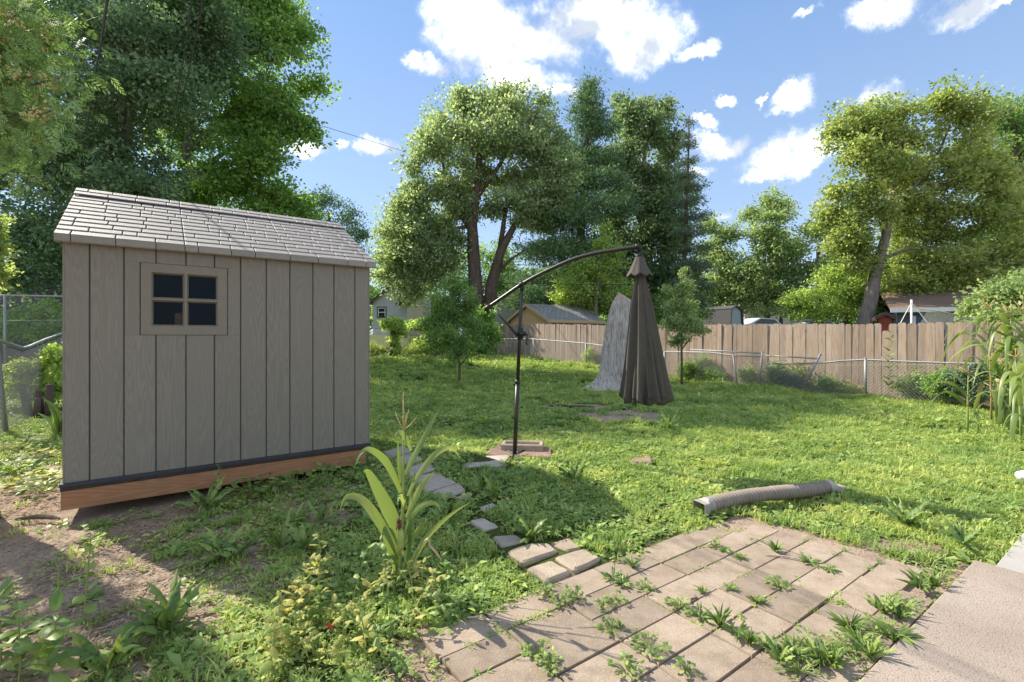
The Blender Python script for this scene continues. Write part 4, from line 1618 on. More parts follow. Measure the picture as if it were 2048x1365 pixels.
# ------------------------------------------------------------------ buildings beyond the fences
def lap(name, c, line=0.55, pitch=0.115, vertical=False):
    m, t, bs, out = new_mat(name)
    co = coords(t)
    sep = t.node('ShaderNodeSeparateXYZ')
    t.l.new(co, sep.inputs[0])
    f = t.math('FRACT', t.math('DIVIDE', sep.outputs[0 if vertical else 2], pitch))
    k = t.smooth(f, 0.0, 0.16)
    n = t.ramp(t.noise(co, 2.0, 4.0), [(0.3, tuple(v * 0.94 for v in c)), (0.7, tuple(v * 1.05 for v in c))])
    t.l.new(t.mix(k, (c[0] * line, c[1] * line, c[2] * line, 1), n), bs.inputs['Base Color'])
    bs.inputs['Roughness'].default_value = 0.6
    b = t.node('ShaderNodeBump')
    b.inputs['Strength'].default_value = 0.6
    b.inputs['Distance'].default_value = 0.02
    t.l.new(f, b.inputs['Height'])
    t.l.new(b.outputs[0], bs.inputs['Normal'])
    return m


M['lap_white'] = lap('lap_white', (0.50, 0.53, 0.56), pitch=0.13)
M['lap_cream'] = lap('lap_cream', (0.60, 0.52, 0.42), pitch=0.13)
M['lap_grey'] = lap('lap_grey', (0.36, 0.40, 0.43), pitch=0.14)
M['lap_blue'] = lap('lap_blue', (0.085, 0.105, 0.14), pitch=0.15)


def rooftab(name, c1, c2, dark):
    """asphalt shingles too far away to pick apart"""
    m, t, bs, out = new_mat(name)
    br = t.node('ShaderNodeTexBrick')
    co = coords(t)
    t.put(br.inputs['Vector'], co)
    br.inputs['Color1'].default_value = (*c1, 1)
    br.inputs['Color2'].default_value = (*c2, 1)
    br.inputs['Mortar'].default_value = (*dark, 1)
    br.inputs['Scale'].default_value = 1.0
    br.inputs['Mortar Size'].default_value = 0.018
    br.inputs['Brick Width'].default_value = 0.34
    br.inputs['Row Height'].default_value = 0.16
    t.l.new(br.outputs[0], bs.inputs['Base Color'])
    bs.inputs['Roughness'].default_value = 0.9
    bs.inputs['Specular IOR Level'].default_value = 0.15
    return m


M['tab_grey'] = rooftab('grey_tabs', (0.23, 0.225, 0.22), (0.35, 0.345, 0.335), (0.12, 0.12, 0.12))


def gable_house(name, label, loc, rz, w, dep, wall_h, rise, wallm, roofm, trimm, over=0.25, thick=0.10, cat='house', gable_mat=None):
    """gable faces local -y; w along x, dep along +y"""
    root = thing(name, label, cat, loc, rz)
    mb = MB()
    hw = w / 2
    mb.prism([(-hw, -0.8), (hw, -0.8), (hw, wall_h), (0, wall_h + rise), (-hw, wall_h)], 0, dep, 1)
    mb.build('wall', wallm, root, local=True)
    sl = rise / hw
    e = hw + over
    roof = None
    for sg in (-1, 1):
        mb = MB()
        poly = [(0, wall_h + rise + 0.005), (sg * e, wall_h - sl * over + 0.005), (sg * e, wall_h - sl * over + thick), (0, wall_h + rise + thick)]
        if sg > 0:
            poly = poly[::-1]
        mb.prism(poly, -over + 0.02, dep + over, 1)
        mb.build('roof_slope', roofm, root, local=True)
        mb = MB()
        poly = [(0, wall_h + rise - 0.06), (sg * (e + 0.01), wall_h - sl * over - 0.06), (sg * (e + 0.01), wall_h - sl * over + thick + 0.02), (0, wall_h + rise + thick + 0.02)]
        if sg > 0:
            poly = poly[::-1]
        mb.prism(poly, -over - 0.01, -over + 0.018, 1)
        mb.build('barge_board', trimm, root, local=True)
        mb = MB()
        mb.box((sg * (e + 0.003) - 0.012, -over + 0.03, wall_h - sl * over - 0.07), (sg * (e + 0.003) + 0.012, dep + over, wall_h - sl * over + thick + 0.01))
        mb.build('eave_board', trimm, root, local=True)
    return root


def house_window(root, x0, x1, z0, z1, trimm, y=-0.03):
    mb = MB()
    t = 0.09
    mb.box((x0 - t, y, z0 - t), (x1 + t, y + 0.028, z0))
    mb.box((x0 - t, y, z1), (x1 + t, y + 0.028, z1 + t))
    mb.box((x0 - t, y, z0), (x0, y + 0.028, z1))
    mb.box((x1, y, z0), (x1 + t, y + 0.028, z1))
    w = mb.build('window', trimm, root, local=True)
    mb = MB()
    s = 0.06
    mb.box((x0, y + 0.004, z0), (x0 + s, y + 0.026, z1))
    mb.box((x1 - s, y + 0.004, z0), (x1, y + 0.026, z1))
    mb.box((x0 + s, y + 0.004, (z0 + z1) / 2 - 0.03), (x1 - s, y + 0.026, (z0 + z1) / 2 + 0.03))
    mb.box((x0 + s, y + 0.004, z1 - s), (x1 - s, y + 0.026, z1))
    mb.build('sash', M['white_paint'], w, local=True)
    mb = MB()
    mb.box((x0 + s, y + 0.012, z0), (x1 - s, y + 0.02, z1 - s))
    mb.build('pane', M['dark_glass'], w, local=True)


def make_buildings():
    # white house with brown gable
    Z = 40.0
    c = P(781, 672, Z)
    zb = gz(c[0], Z)
    eave = P(819, 603, Z)[2] - zb
    apex = P(784, 574, Z)[2] - zb
    h = gable_house('house', 'small white sided house with brown gable trim behind the rear fence', (c[0], Z, zb), 0, 2.9, 6.0, eave, apex - eave, M['lap_white'], M['brown_roof'], M['brown_trim'])
    x0, x1 = P(756, 0, Z)[0] - c[0], P(771, 0, Z)[0] - c[0]
    z0, z1 = P(0, 634, Z)[2] - zb, P(0, 616, Z)[2] - zb
    house_window(h, x0, x1, z0, z1, M['brown_trim'])
    # cross wing roof to the right
    mb = MB()
    xa, xb = P(797, 0, Z)[0] - c[0], P(850, 0, Z)[0] - c[0]
    za, zb2 = P(0, 611, Z)[2] - zb, P(0, 592, Z)[2] - zb
    mb.prism([(xa, za), (xb, zb2), (xb, zb2 + 0.14), (xa, za + 0.14)], -0.9, 3.0, 1)
    mb.build('wing_roof', M['brown_roof'], h, local=True)
    mb = MB()
    mb.prism([(xa - 0.02, za - 0.08), (xb, zb2 - 0.08), (xb, zb2 + 0.16), (xa - 0.02, za + 0.16)], -0.94, -0.905, 1)
    mb.build('barge_board', M['brown_trim'], h, local=True)
    mb = MB()
    xm = P(818, 0, Z)[0] - c[0]
    mb.prism([(xm, -0.8), (xb, -0.8), (xb, zb2 - 0.02), (xm, za + (zb2 - za) * (xm - xa) / (xb - xa) - 0.02)], -0.7, 2.8, 1)
    mb.build('wing_wall', M['lap_cream'], h, local=True)
    # grey gabled house
    Z = 38.0
    c = P(978, 672, Z)
    zb = gz(c[0], Z)
    eave = P(0, 613, Z)[2] - zb
    apex = P(0, 590, Z)[2] - zb
    gable_house('house', 'pale grey sided gable behind the big forked tree trunk', (c[0], Z, zb), 0, 4.3, 6.0, eave, apex - eave, M['lap_grey'], M['dark_roof'], M['brown_trim'], 0.15)
    # new outbuilding of strand board: gable towards lower left
    C = np.array([2.097, 26.0])
    W, L = 3.97, 4.22
    mid = C - Q2 * W / 2
    zb = gz(mid[0], mid[1])
    eave, apex = 2.30 - zb, 3.24 - zb
    ang = math.atan2(Q2[1], Q2[0])
    h = gable_house('outbuilding', 'unfinished strand board outbuilding with grey shingled roof behind the old board fence', (mid[0], mid[1], zb), ang, W - 0.4, L - 0.3, eave + 0.08, apex - eave - 0.08,
                    M['osb'], M['tab_grey'], M['new_wood'], 0.22, 0.09, 'outbuilding')
    # rows of shingle tabs on the near slope
    # gambrel barn
    Z = 38.0
    pr = [(1451, 652), (1457, 620), (1470, 613.5), (1486.5, 620.5), (1493, 652)]
    c = P(1472, 672, Z)
    zb = gz(c[0], Z)
    pts = [(P(a, b, Z)[0] - c[0], P(a, b, Z)[2] - zb) for a, b in pr]
    pts[0] = (pts[0][0], -0.5)
    pts[-1] = (pts[-1][0], -0.5)
    root = thing('barn_shed', 'small barn shaped shed with gambrel roof above the board fence', 'shed', (c[0], Z, zb), R(28))
    mb = MB()
    mb.prism(pts, 0.02, 3.0, 1)
    mb.build('wall', lap('batten_grey', (0.36, 0.42, 0.46), 0.7, 0.2, True), root, local=True)
    for i in range(4):
        a, b = np.array(pts[i]), np.array(pts[i + 1])
        if i == 0:
            a = b + (a - b) * 0.72
        if i == 3:
            b = a + (b - a) * 0.72
        n_ = np.array([-(b - a)[1], (b - a)[0]])
        n_ = n_ / np.linalg.norm(n_)
        if n_[1] < 0 and i in (1, 2):
            n_ = -n_
        if i == 0 and n_[0] > 0:
            n_ = -n_
        if i == 3 and n_[0] < 0:
            n_ = -n_
        q = [tuple(a + n_ * 0.01), tuple(b + n_ * 0.01), tuple(b + n_ * 0.10), tuple(a + n_ * 0.10)]
        mb = MB()
        mb.prism(q, -0.12, 3.1, 1)
        mb.build('roof_slope', M['dark_roof'], root, local=True)
    # blue garage
    Z = 20.0
    c = P(1872, 672, Z)
    zb = gz(c[0], Z)
    ez = P(0, 622, Z)[2] - zb
    xl, xr = P(1810, 0, Z)[0] - c[0], P(1990, 0, Z)[0] - c[0]
    root = thing('garage', 'dark blue sided garage with brown roof and white fascia behind the fence', 'garage', (c[0], Z, zb), R(-30))
    mb = MB()
    mb.box((xl, 0, -0.8), (xr, 5.0, ez - 0.02))
    mb.build('wall', M['lap_blue'], root, local=True)
    mb = MB()
    mb.prism([(-0.35, ez - 0.0), (2.6, ez + 0.95), (5.5, ez - 0.0), (5.5, ez + 0.1), (2.6, ez + 1.05), (-0.35, ez + 0.1)], xl - 0.25, xr + 0.25, 0)
    rf = mb.build('roof', M['brown_roof'], root, local=True)
    mb = MB()
    mb.box((xl - 0.27, -0.385, ez - 0.05), (xr + 0.27, -0.352, ez + 0.12))
    mb.build('fascia', M['white_paint'], rf, local=True)
    mb = MB()
    mb.box((P(1840, 0, Z)[0] - c[0], -0.03, -0.2), (P(1936, 0, Z)[0] - c[0], -0.004, ez - 0.25))
    dr = mb.build('door', M['blue_door'], root, local=True)
    for x in (P(1838, 0, Z)[0] - c[0], P(1938, 0, Z)[0] - c[0]):
        mb = MB()
        mb.box((x - 0.05, -0.045, -0.2), (x + 0.05, -0.0305, ez - 0.2))
        mb.build('door_trim', M['white_paint'], dr, local=True)
    # red shed corner
    Z = 19.0
    c = P(1770, 672, Z)
    zb = gz(c[0], Z)
    h = gable_house('red_shed', 'small red shed corner seen through the notch in the board fence', (c[0], Z, zb), R(-30), 0.40, 0.5, P(0, 634, Z)[2] - zb, 0.12, M['red_paint'], M['dark_roof'], M['brown_trim'], 0.12, 0.06, 'shed')
    # brown roofed house further back
    Z = 55.0
    c = P(1432, 672, Z)
    zb = gz(c[0], Z)
    h = gable_house('house', 'distant brown roofed house glimpsed between trees above the barn shed', (c[0], Z, zb), R(-58), 7.0, 9.0, P(0, 615, Z)[2] - zb, 2.2, M['lap_cream'], M['brown_roof'], M['brown_trim'], 0.3, 0.12)
    # dark wall far left
    Z = 19.0
    c = P(60, 672, Z)
    zb = gz(c[0], Z)
    gable_house('house', 'dark blue house in deep shade behind the far left fence', (c[0], Z, zb), R(6), 7.0, 5.0, 2.55, 1.2, lap('lap_dark', (0.035, 0.045, 0.06)), M['dark_roof'], M['brown_trim'])


make_buildings()


def make_net():
    Z = 17.0
    b = P(1823, 672, Z)
    zb = gz(b[0], Z)
    root = thing('net_post', 'white guyed post holding a sagging volleyball net before the blue garage', 'net', (b[0], Z, zb))
    mb = MB()
    t = P(1823, 600, Z)
    mb.tube([(b[0], Z, zb), t], 0.035, 8)
    mb.build('post', M['white_paint'], root, True)
    for px in (1799, 1858):
        mb = MB()
        e = P(px, 650, Z - 0.3)
        mb.tube([P(1823, 605, Z), e, e + (e - P(1823, 605, Z)) * 1.6], 0.014, 4)
        mb.build('guy_rope', M['net'], root)
    top = [(1838, 618), (1858, 620), (1880, 623), (1905, 628), (1930, 631), (1965, 630)]
    xs = np.linspace(1838, 1965, 60)
    ty = np.interp(xs, [p[0] for p in top], [p[1] for p in top])
    mb = MB()
    for i in range(60):
        for j in (1, -1):
            e = i + j * 9
            if 0 <= e < 60:
                mb.tube([P(xs[i], ty[i], Z + 0.4), P(xs[e], ty[e] + 34, Z + 0.4)], 0.0035, 3, False)
    o = mb.build('netting', M['net'], root)
    o['kind'] = 'stuff'
    mb = MB()
    mb.tube([P(x, y, Z + 0.4) for x, y in top], 0.018, 5)
    mb.tube([P(1823, 606, Z), P(1838, 618, Z + 0.4)], 0.012, 4)
    mb.build('head_cord', M['net'], root)


make_net()


def make_car(px, Z, label, rz, mat):
    c = P(px, 672, Z)
    zroof = P(0, 637, Z)[2]
    zb = zroof - 1.48
    root = thing('parked_car', label, 'car', (c[0], Z, zb), rz, 'cars parked beyond the board fence')
    prof = [(-2.2, 0.35), (2.2, 0.35), (2.25, 0.75), (1.9, 0.88), (1.05, 0.95), (0.45, 1.42), (-0.9, 1.48), (-1.75, 1.05), (-2.2, 0.95)]
    mb = MB()
    mb.prism(prof, -0.85, 0.85, 1)
    mb.build('body', mat, root, local=True)
    for y in (-0.862, 0.852):
        mb = MB()
        mb.prism([(-1.5, 1.0), (0.85, 1.0), (0.4, 1.36), (-0.85, 1.40)], y, y + 0.01, 1)
        mb.build('side_window', M['dark_glass'], root, local=True)
    for x in (-1.35, 1.35):
        for y in (-0.88, 0.70):
            mb = MB()
            mb.tube([(x, y, 0.32), (x, y + 0.18, 0.32)], 0.32, 16)
            mb.build('wheel', M['rubber'], root, local=True)
    mb = MB()
    mb.box((2.2, -0.8, 0.6), (2.27, -0.5, 0.72))
    mb.build('headlight', M['white_paint'], root, local=True)


make_car(1632, 40.0, 'white car behind the board fence under the leaning tree', R(8), M['car_white'])
make_car(1526, 40.0, 'white car behind the board fence right of the barn shed', R(10), M['car_white'])

# ------------------------------------------------------------------ overhead wires
def wire(label, pts, r):
    mb = MB()
    P3 = [P(*p) for p in pts]
    mb.tube(P3, r, 5)
    o = P3[0]
    me = mb.mesh('overhead_wire', M['cable'], False, o)
    w = add('overhead_wire', me, None, o)
    tag(w, label, 'wire', 'overhead wires')


wire('thick black service wire leaving the top edge left, ending over the shed roof', [(222, -60, 3.6), (213, 10, 4.2), (201, 90, 5.2), (186, 165, 6.6), (174, 255, 9.5), (163, 320, 14), (151, 392, 24)], 0.011)
wire('left of the two close black wires crossing the upper left tree', [(390, -40, 4.4), (384, 0, 4.8), (367, 120, 6.5), (352, 200, 9.0), (343, 260, 13), (330, 335, 24)], 0.008)
wire('right of the two close black wires crossing the upper left tree', [(412, -40, 4.4), (405, 5, 4.8), (385, 110, 6.4), (365, 200, 9.0), (352, 262, 13), (333, 338, 24)], 0.009)
wire('thin wire slanting down across open sky left of the oak', [(560, 226, 20), (640, 251, 24), (760, 288, 30), (860, 320, 36), (1150, 408, 52)], 0.013)
wire('low black wire running right from behind the shed past the oak trunk', [(700, 550, 19), (760, 554, 20), (900, 563, 22), (1050, 568, 24), (1250, 570, 27), (1420, 571, 30)], 0.016)
wire('upper of the thin wires crossing the oak trunk', [(740, 505, 24), (860, 519, 25), (960, 526, 26), (1100, 532, 28), (1250, 536, 30)], 0.012)
wire('long wire sagging across the trees on the right', [(1380, 516, 26), (1560, 523, 24), (1700, 527, 22), (1860, 527, 20), (2100, 522, 17)], 0.013)

# ------------------------------------------------------------------ trees
def leaf_arrays(rg, cl, rad, per, ll, lw, flat=0.7, outward=None, up=0.55, hang=0.25, needle=False):
    """diamond leaves around cluster centres: returns verts, faces, var"""
    n = len(cl)
    idx = np.repeat(np.arange(n), per)
    N = len(idx)
    off = rg.normal(0, 0.5, (N, 3))
    off[:, 2] *= flat
    pos = cl[idx] + off * rad[idx][:, None]
    ax = rg.normal(0, 1, (N, 3))
    if outward is not None:
        ax += outward[idx] * 0.9
    ax += off * 0.8
    ax[:, 2] -= hang
    ax /= np.linalg.norm(ax, axis=1)[:, None] + 1e-9
    nm = rg.normal(0, 0.6, (N, 3))
    nm[:, 2] += up
    sd = np.cross(ax, nm)
    sd /= np.linalg.norm(sd, axis=1)[:, None] + 1e-9
    nn = np.cross(sd, ax)
    L = ll * rg.uniform(0.5, 1.4, N)[:, None]
    W = lw * rg.uniform(0.7, 1.25, N)[:, None]
    a = pos - ax * L * 0.5
    b = pos - ax * L * 0.02 + sd * W * 0.5 + nn * W * 0.12
    c = pos + ax * L * 0.5
    d = pos - ax * L * 0.02 - sd * W * 0.5 + nn * W * 0.12
    v = np.stack([a, b, c, d], 1).reshape(-1, 3)
    f = np.arange(N * 4).reshape(N, 4)
    cv = rg.uniform(0, 1, n)
    var = np.clip(0.5 + (cv[idx] - 0.5) * 0.6 + rg.normal(0, 0.17, N), 0, 1)
    return v, f, var


def tree(name, label, cat, Z, trunk, blobs, nleaf, leaf, lm, bark, cl_r=0.5, per=26, flat=0.7, limbs=(), group=None, twig_p=0.35, depth=0.9, base=None, shell=0.45, hang=0.25, up=0.55, lumps=9, seed=None, lsz=(0.36, 0.68)):
    """trunk: [(px, py, width px)], blobs: [(px, py, rx, ry)] seen at distance Z, each given its own depth"""
    rg = np.random.default_rng(seed if seed is not None else abs(hash(label)) % 1 + len(label) * 131 + int(Z * 10))
    s = Z / F
    tp = [P(px, py, Z) for px, py, w in trunk]
    b = tp[0].copy()
    b[2] = gz(b[0], b[1])
    tp[0] = b.copy() - np.array([0, 0, 0.08])
    root = thing(name, label, cat, b, 0, group)
    bl = []
    for q in blobs:
        px, py, rx, ry = q[:4]
        c = P(px, py, Z)
        dd = q[4] if len(q) > 4 else rg.uniform(-0.6, 0.6) * rx * s * 1.2
        c[1] += dd
        c[0] *= (Z + dd) / Z if False else 1
        bl.append((c, np.array([rx * s, max(rx, ry) * s * depth, ry * s])))
    # wood
    mb = MB()
    mb.tube(tp, [max(w * s / 2, 0.012) for _, _, w in trunk], 9)
    nodes = []
    for i in range(len(tp) - 1):
        for k in range(5):
            nodes.append((tp[i] + (tp[i + 1] - tp[i]) * k / 5, (trunk[i][2] + (trunk[i + 1][2] - trunk[i][2]) * k / 5) * s / 2))
    nodes.append((tp[-1], trunk[-1][2] * s / 2))
    for lb in limbs:
        lp = [P(px, py, Z + (lb[k][3] if len(lb[k]) > 3 else 0)) for k, (px, py) in enumerate([(q[0], q[1]) for q in lb])]
        mb.tube(lp, [max(q[2] * s / 2, 0.01) for q in lb], 7)
        for i in range(len(lp) - 1):
            for k in range(4):
                nodes.append((lp[i] + (lp[i + 1] - lp[i]) * k / 4, lb[i][2] * s / 2))
    half = len(tp) // 2
    nstart = max(1, int(len(nodes) * 0.25))
    for c, r in bl:
        cand = nodes[nstart:]
        dd = [np.linalg.norm(n[0] - c) + max(0, n[0][2] - c[2]) * 1.2 for n in cand]
        j = int(np.argmin(dd))
        p0, w0 = cand[j]
        L = np.linalg.norm(c - p0)
        if L < 0.15:
            continue
        mid = p0 + (c - p0) * 0.5 + np.array([rg.normal(0, 0.06) * L, rg.normal(0, 0.06) * L, -0.08 * L + rg.normal(0, 0.05) * L])
        r0 = min(w0 * 0.75, 0.018 * L + 0.014)
        pts = [p0, p0 * 0.5 + mid * 0.5 + rg.normal(0, 0.02, 3) * L, mid, mid * 0.5 + c * 0.5 + rg.normal(0, 0.03, 3) * L, c]
        mb.tube(pts, [r0, r0 * 0.85, r0 * 0.65, r0 * 0.45, r0 * 0.25], 5)
        for q, f_ in zip(pts[1:], (0.85, 0.65, 0.45, 0.25)):
            nodes.append((q, r0 * f_))
    # leaf clusters
    wts = np.array([r[0] * r[2] for _, r in bl])
    wts = wts / wts.sum()
    cls, rads, outs = [], [], []
    ncl = max(4, int(nleaf / per))
    for (c, r), w in zip(bl, wts):
        k = max(2, int(round(ncl * w)))
        d = rg.normal(0, 1, (k, 3))
        d /= np.linalg.norm(d, axis=1)[:, None]
        if lumps:
            # boughs: smaller uneven masses around the blob, with gaps between them
            nb = lumps
            bd = rg.normal(0, 1, (nb, 3))
            bd /= np.linalg.norm(bd, axis=1)[:, None]
            bc = bd * rg.uniform(0.25, 0.92, (nb, 1))
            bs_ = rg.uniform(lsz[0], lsz[1], (nb, 1)) * np.array([[1.1, 1.1, 0.85]])
            j = rg.integers(0, nb, k)
            q = bc[j] + d * (rg.uniform(0, 1, (k, 1)) ** 0.45) * bs_[j]
            stray = rg.uniform(0, 1, k) < 0.20
            q[stray] = d[stray] * rg.uniform(0.7, 1.35, (int(stray.sum()), 1))
            cls.append(c + q * r)
        else:
            rho = (shell + (1 - shell) * rg.uniform(0, 1, k) ** 0.6)[:, None]
            cls.append(c + d * rho * r * rg.uniform(0.92, 1.10, (k, 1)))
        rads.append(cl_r * rg.uniform(0.55, 1.35, k))
        outs.append(d)
    cls, rads, outs = np.concatenate(cls), np.concatenate(rads), np.concatenate(outs)
    npos = np.array([n[0] for n in nodes[nstart:]])
    nrad = np.array([n[1] for n in nodes[nstart:]])
    for i in range(len(cls)):
        if rg.uniform() < twig_p:
            dd = np.linalg.norm(npos - cls[i], axis=1)
            j = int(np.argmin(dd))
            L = dd[j]
            p0 = npos[j]
            r0 = min(nrad[j] * 0.7, 0.008 * L + 0.006)
            mid = (p0 + cls[i]) / 2 + rg.normal(0, 0.07, 3) * L
            mb.tube([p0, mid, cls[i]], [r0, r0 * 0.7, r0 * 0.3], 4, False)
    mb.build('trunk', bark, root, True)
    v, f, var = leaf_arrays(rg, cls, rads, per, leaf[0], leaf[1], flat, outs, up, hang)
    me = np_mesh('crown', v - b[None, :], f, lm, False, var)
    add('crown', me, root)
    return root


TB = 'trees beyond the fences'
tree('maple_tree', 'tall dark blue green maple rising behind the shed, left side', 'tree', 17.0,
     [(232, 760, 30), (236, 600, 26), (238, 480, 22), (244, 300, 16), (248, 120, 11), (250, -10, 6)],
     [(250, 60, 150, 100), (140, 190, 110, 105), (330, 190, 110, 95), (110, 330, 100, 85), (235, 320, 115, 85), (50, 70, 100, 100), (390, 60, 100, 80), (160, 450, 95, 65),
      (50, 470, 80, 75), (310, 390, 85, 45), (250, -25, 150, 45), (80, -25, 120, 45), (40, 250, 80, 80), (-60, 300, 90, 120), (-70, 80, 100, 100), (400, -5, 70, 40), (60, 560, 60, 40), (130, 540, 60, 40)],
     105000, (0.14, 0.10), M['lf_maple_dark'], M['bark_grey'], 0.42, 26, 0.7, [[(240, 420, 15), (262, 240, 12), (268, 80, 9), (270, -5, 5)]], TB, seed=1)
tree('maple_tree', 'bright green spreading maple over the shed roof with drooping right side', 'tree', 22.0,
     [(372, 760, 34), (378, 600, 30), (385, 480, 24), (372, 330, 18), (385, 200, 13), (410, 60, 8)],
     [(480, 50, 95, 70), (560, 100, 70, 50), (615, 165, 40, 18), (565, 225, 62, 42), (612, 262, 28, 30), (470, 180, 90, 70), (425, 110, 80, 75), (525, 320, 65, 48), (470, 385, 80, 45), (400, 405, 60, 45),
      (560, 405, 55, 45), (440, 0, 90, 40), (545, 15, 50, 34), (500, 260, 60, 40), (340, 130, 70, 90), (600, 420, 30, 28), (330, 260, 60, 50), (580, 60, 40, 25)],
     98000, (0.165, 0.12), M['lf_maple'], M['bark_grey'], 0.5, 26, 0.65, [[(376, 420, 14), (420, 325, 11), (470, 292, 7), (540, 270, 4)], [(382, 400, 10), (440, 350, 8), (520, 360, 4)], [(372, 310, 12), (470, 215, 7), (560, 210, 4)]], TB, seed=2)
tree('cedar_tree', 'dark rounded cedar beside the right end of the shed roof', 'tree', 27.0, [(665, 720, 16), (662, 560, 12), (658, 430, 5)],
     [(655, 412, 26, 30), (640, 450, 35, 35), (690, 440, 26, 30), (715, 470, 22, 24), (670, 490, 55, 40), (700, 530, 40, 40), (640, 540, 50, 40)], 15000, (0.15, 0.07), M['lf_pine'], M['bark'], 0.4, 22, 0.8, (), TB, seed=3)
tree('birch_tree', 'slender pale stemmed birch above the white house', 'tree', 44.0, [(786, 705, 8), (782, 560, 7), (776, 490, 5), (768, 440, 3)],
     [(772, 450, 26, 34), (805, 425, 26, 22), (758, 490, 24, 30), (792, 485, 28, 34), (760, 540, 26, 28), (800, 535, 30, 28)], 10000, (0.19, 0.12), M['lf_ash'], M['bark_pale'], 0.5, 20, 0.8, [[(782, 560, 5), (797, 500, 3), (806, 440, 2)], [(781, 545, 4), (760, 500, 2)]], TB, seed=4, twig_p=0.25)
tree('oak_tree', 'largest round crowned oak with forked dark trunk in the middle background', 'tree', 30.0,
     [(955, 725, 34), (953, 600, 29), (948, 520, 26), (944, 450, 21), (955, 370, 14), (962, 270, 9), (964, 190, 4)],
     [(965, 198, 58, 36), (905, 240, 62, 48), (1035, 222, 62, 45), (965, 290, 92, 55), (868, 318, 52, 50), (1085, 272, 46, 42), (898, 400, 66, 42), (848, 470, 50, 36), (836, 395, 36, 42), (1015, 345, 74, 36),
      (1095, 335, 38, 32), (835, 530, 42, 32), (882, 470, 36, 24), (1085, 395, 36, 18), (1008, 180, 36, 22), (925, 185, 30, 18), (868, 565, 34, 24), (818, 580, 40, 28), (892, 520, 36, 26), (1032, 415, 50, 24), (985, 415, 36, 18), (1050, 300, 60, 40), (925, 350, 60, 40), (800, 500, 30, 34), (1060, 440, 40, 18), (1100, 420, 40, 30), (1115, 375, 36, 30), (870, 440, 50, 40), (930, 420, 40, 26), (838, 525, 56, 42), (885, 490, 50, 34), (818, 445, 44, 46), (1065, 395, 56, 36), (1105, 335, 44, 42), (790, 545, 34, 34)],
     84000, (0.21, 0.13), M['lf_oak'], M['bark'], 0.62, 24, 0.7,
     [[(968, 720, 28), (984, 570, 25), (1000, 505, 19), (1030, 450, 12), (1062, 410, 8), (1090, 380, 4)], [(946, 470, 15), (915, 410, 10), (890, 350, 6), (880, 300, 3)], [(950, 400, 12), (1000, 330, 8), (1030, 260, 5)], [(1000, 500, 12), (1010, 430, 9), (1020, 380, 6)],
      [(948, 450, 8), (900, 460, 6), (860, 480, 3)], [(985, 560, 9), (1020, 520, 6), (1050, 500, 3)]], TB, seed=5, lsz=(0.26, 0.50))
tree('pine_tree', 'tall dark pine with layered boughs right of the oak', 'tree', 33.0,
     [(1150, 725, 24), (1155, 560, 20), (1165, 420, 14), (1175, 280, 8), (1180, 168, 3)],
     [(1180, 180, 15, 23), (1176, 205, 29, 17), (1172, 235, 37, 19), (1188, 262, 46, 20), (1150, 292, 53, 20), (1190, 318, 59, 22), (1140, 348, 73, 22), (1196, 372, 62, 22), (1120, 402, 79, 23), (1185, 428, 77, 23), (1110, 456, 81, 23),
      (1175, 486, 81, 25), (1095, 512, 73, 25), (1165, 540, 79, 26), (1075, 560, 62, 26), (1150, 588, 84, 29), (1060, 598, 55, 26), (1200, 600, 55, 29)],
     70000, (0.34, 0.065), M['lf_pine'], M['bark'], 0.7, 22, 0.5, (), TB, seed=6, hang=-0.15, shell=0.25, lumps=0, depth=0.8)
tree('silver_maple_tree', 'green maple with several upright tips behind the umbrella', 'tree', 36.0,
     [(1300, 725, 26), (1298, 560, 22), (1290, 430, 15), (1288, 300, 8), (1290, 200, 3)],
     [(1246, 205, 16, 26), (1292, 210, 22, 28), (1330, 228, 16, 30), (1258, 250, 32, 34), (1305, 270, 48, 34), (1345, 290, 30, 38), (1240, 320, 38, 40), (1290, 340, 50, 38), (1345, 365, 40, 40), (1255, 400, 48, 42), (1315, 420, 56, 42),
      (1270, 480, 60, 42), (1340, 480, 48, 45), (1290, 550, 70, 42), (1350, 555, 50, 42), (1225, 540, 40, 40), (1225, 450, 30, 40)],
     54000, (0.24, 0.17), M['lf_cool'], M['bark_grey'], 0.6, 24, 0.9, [[(1296, 500, 12), (1330, 400, 8), (1342, 280, 3)], [(1296, 480, 12), (1255, 380, 8), (1246, 230, 3)]], TB, seed=7, hang=0.1)
tree('spruce_tree', 'narrow sparse dark spruce right of the silver maple', 'tree', 31.0,
     [(1364, 725, 12), (1366, 600, 10), (1372, 440, 7), (1377, 300, 4), (1378, 232, 2)],
     [(1378, 246, 7, 10), (1378, 270, 14, 7), (1378, 294, 20, 7), (1380, 320, 25, 8), (1377, 348, 31, 8), (1382, 376, 36, 9), (1374, 406, 40, 9), (1384, 436, 42, 10), (1372, 468, 44, 10), (1382, 500, 44, 11), (1374, 536, 46, 12), (1378, 572, 46, 14), (1374, 606, 46, 14)],
     15000, (0.22, 0.045), M['lf_spruce'], M['bark'], 0.36, 18, 0.55, (), TB, seed=8, hang=0.35, shell=0.15, lumps=0)
tree('young_tree', 'yellow green young tree between the outbuilding roof and the umbrella arm', 'tree', 29.0,
     [(1190, 720, 9), (1192, 610, 7), (1200, 540, 5), (1212, 465, 2)],
     [(1212, 462, 8, 14), (1204, 492, 18, 20), (1232, 505, 16, 16), (1180, 530, 34, 26), (1150, 565, 36, 26), (1218, 550, 38, 30), (1190, 590, 56, 26), (1140, 595, 34, 22), (1250, 590, 26, 26)],
     17000, (0.15, 0.11), M['lf_lime'], M['bark_grey'], 0.42, 22, 0.7, (), TB, seed=9)
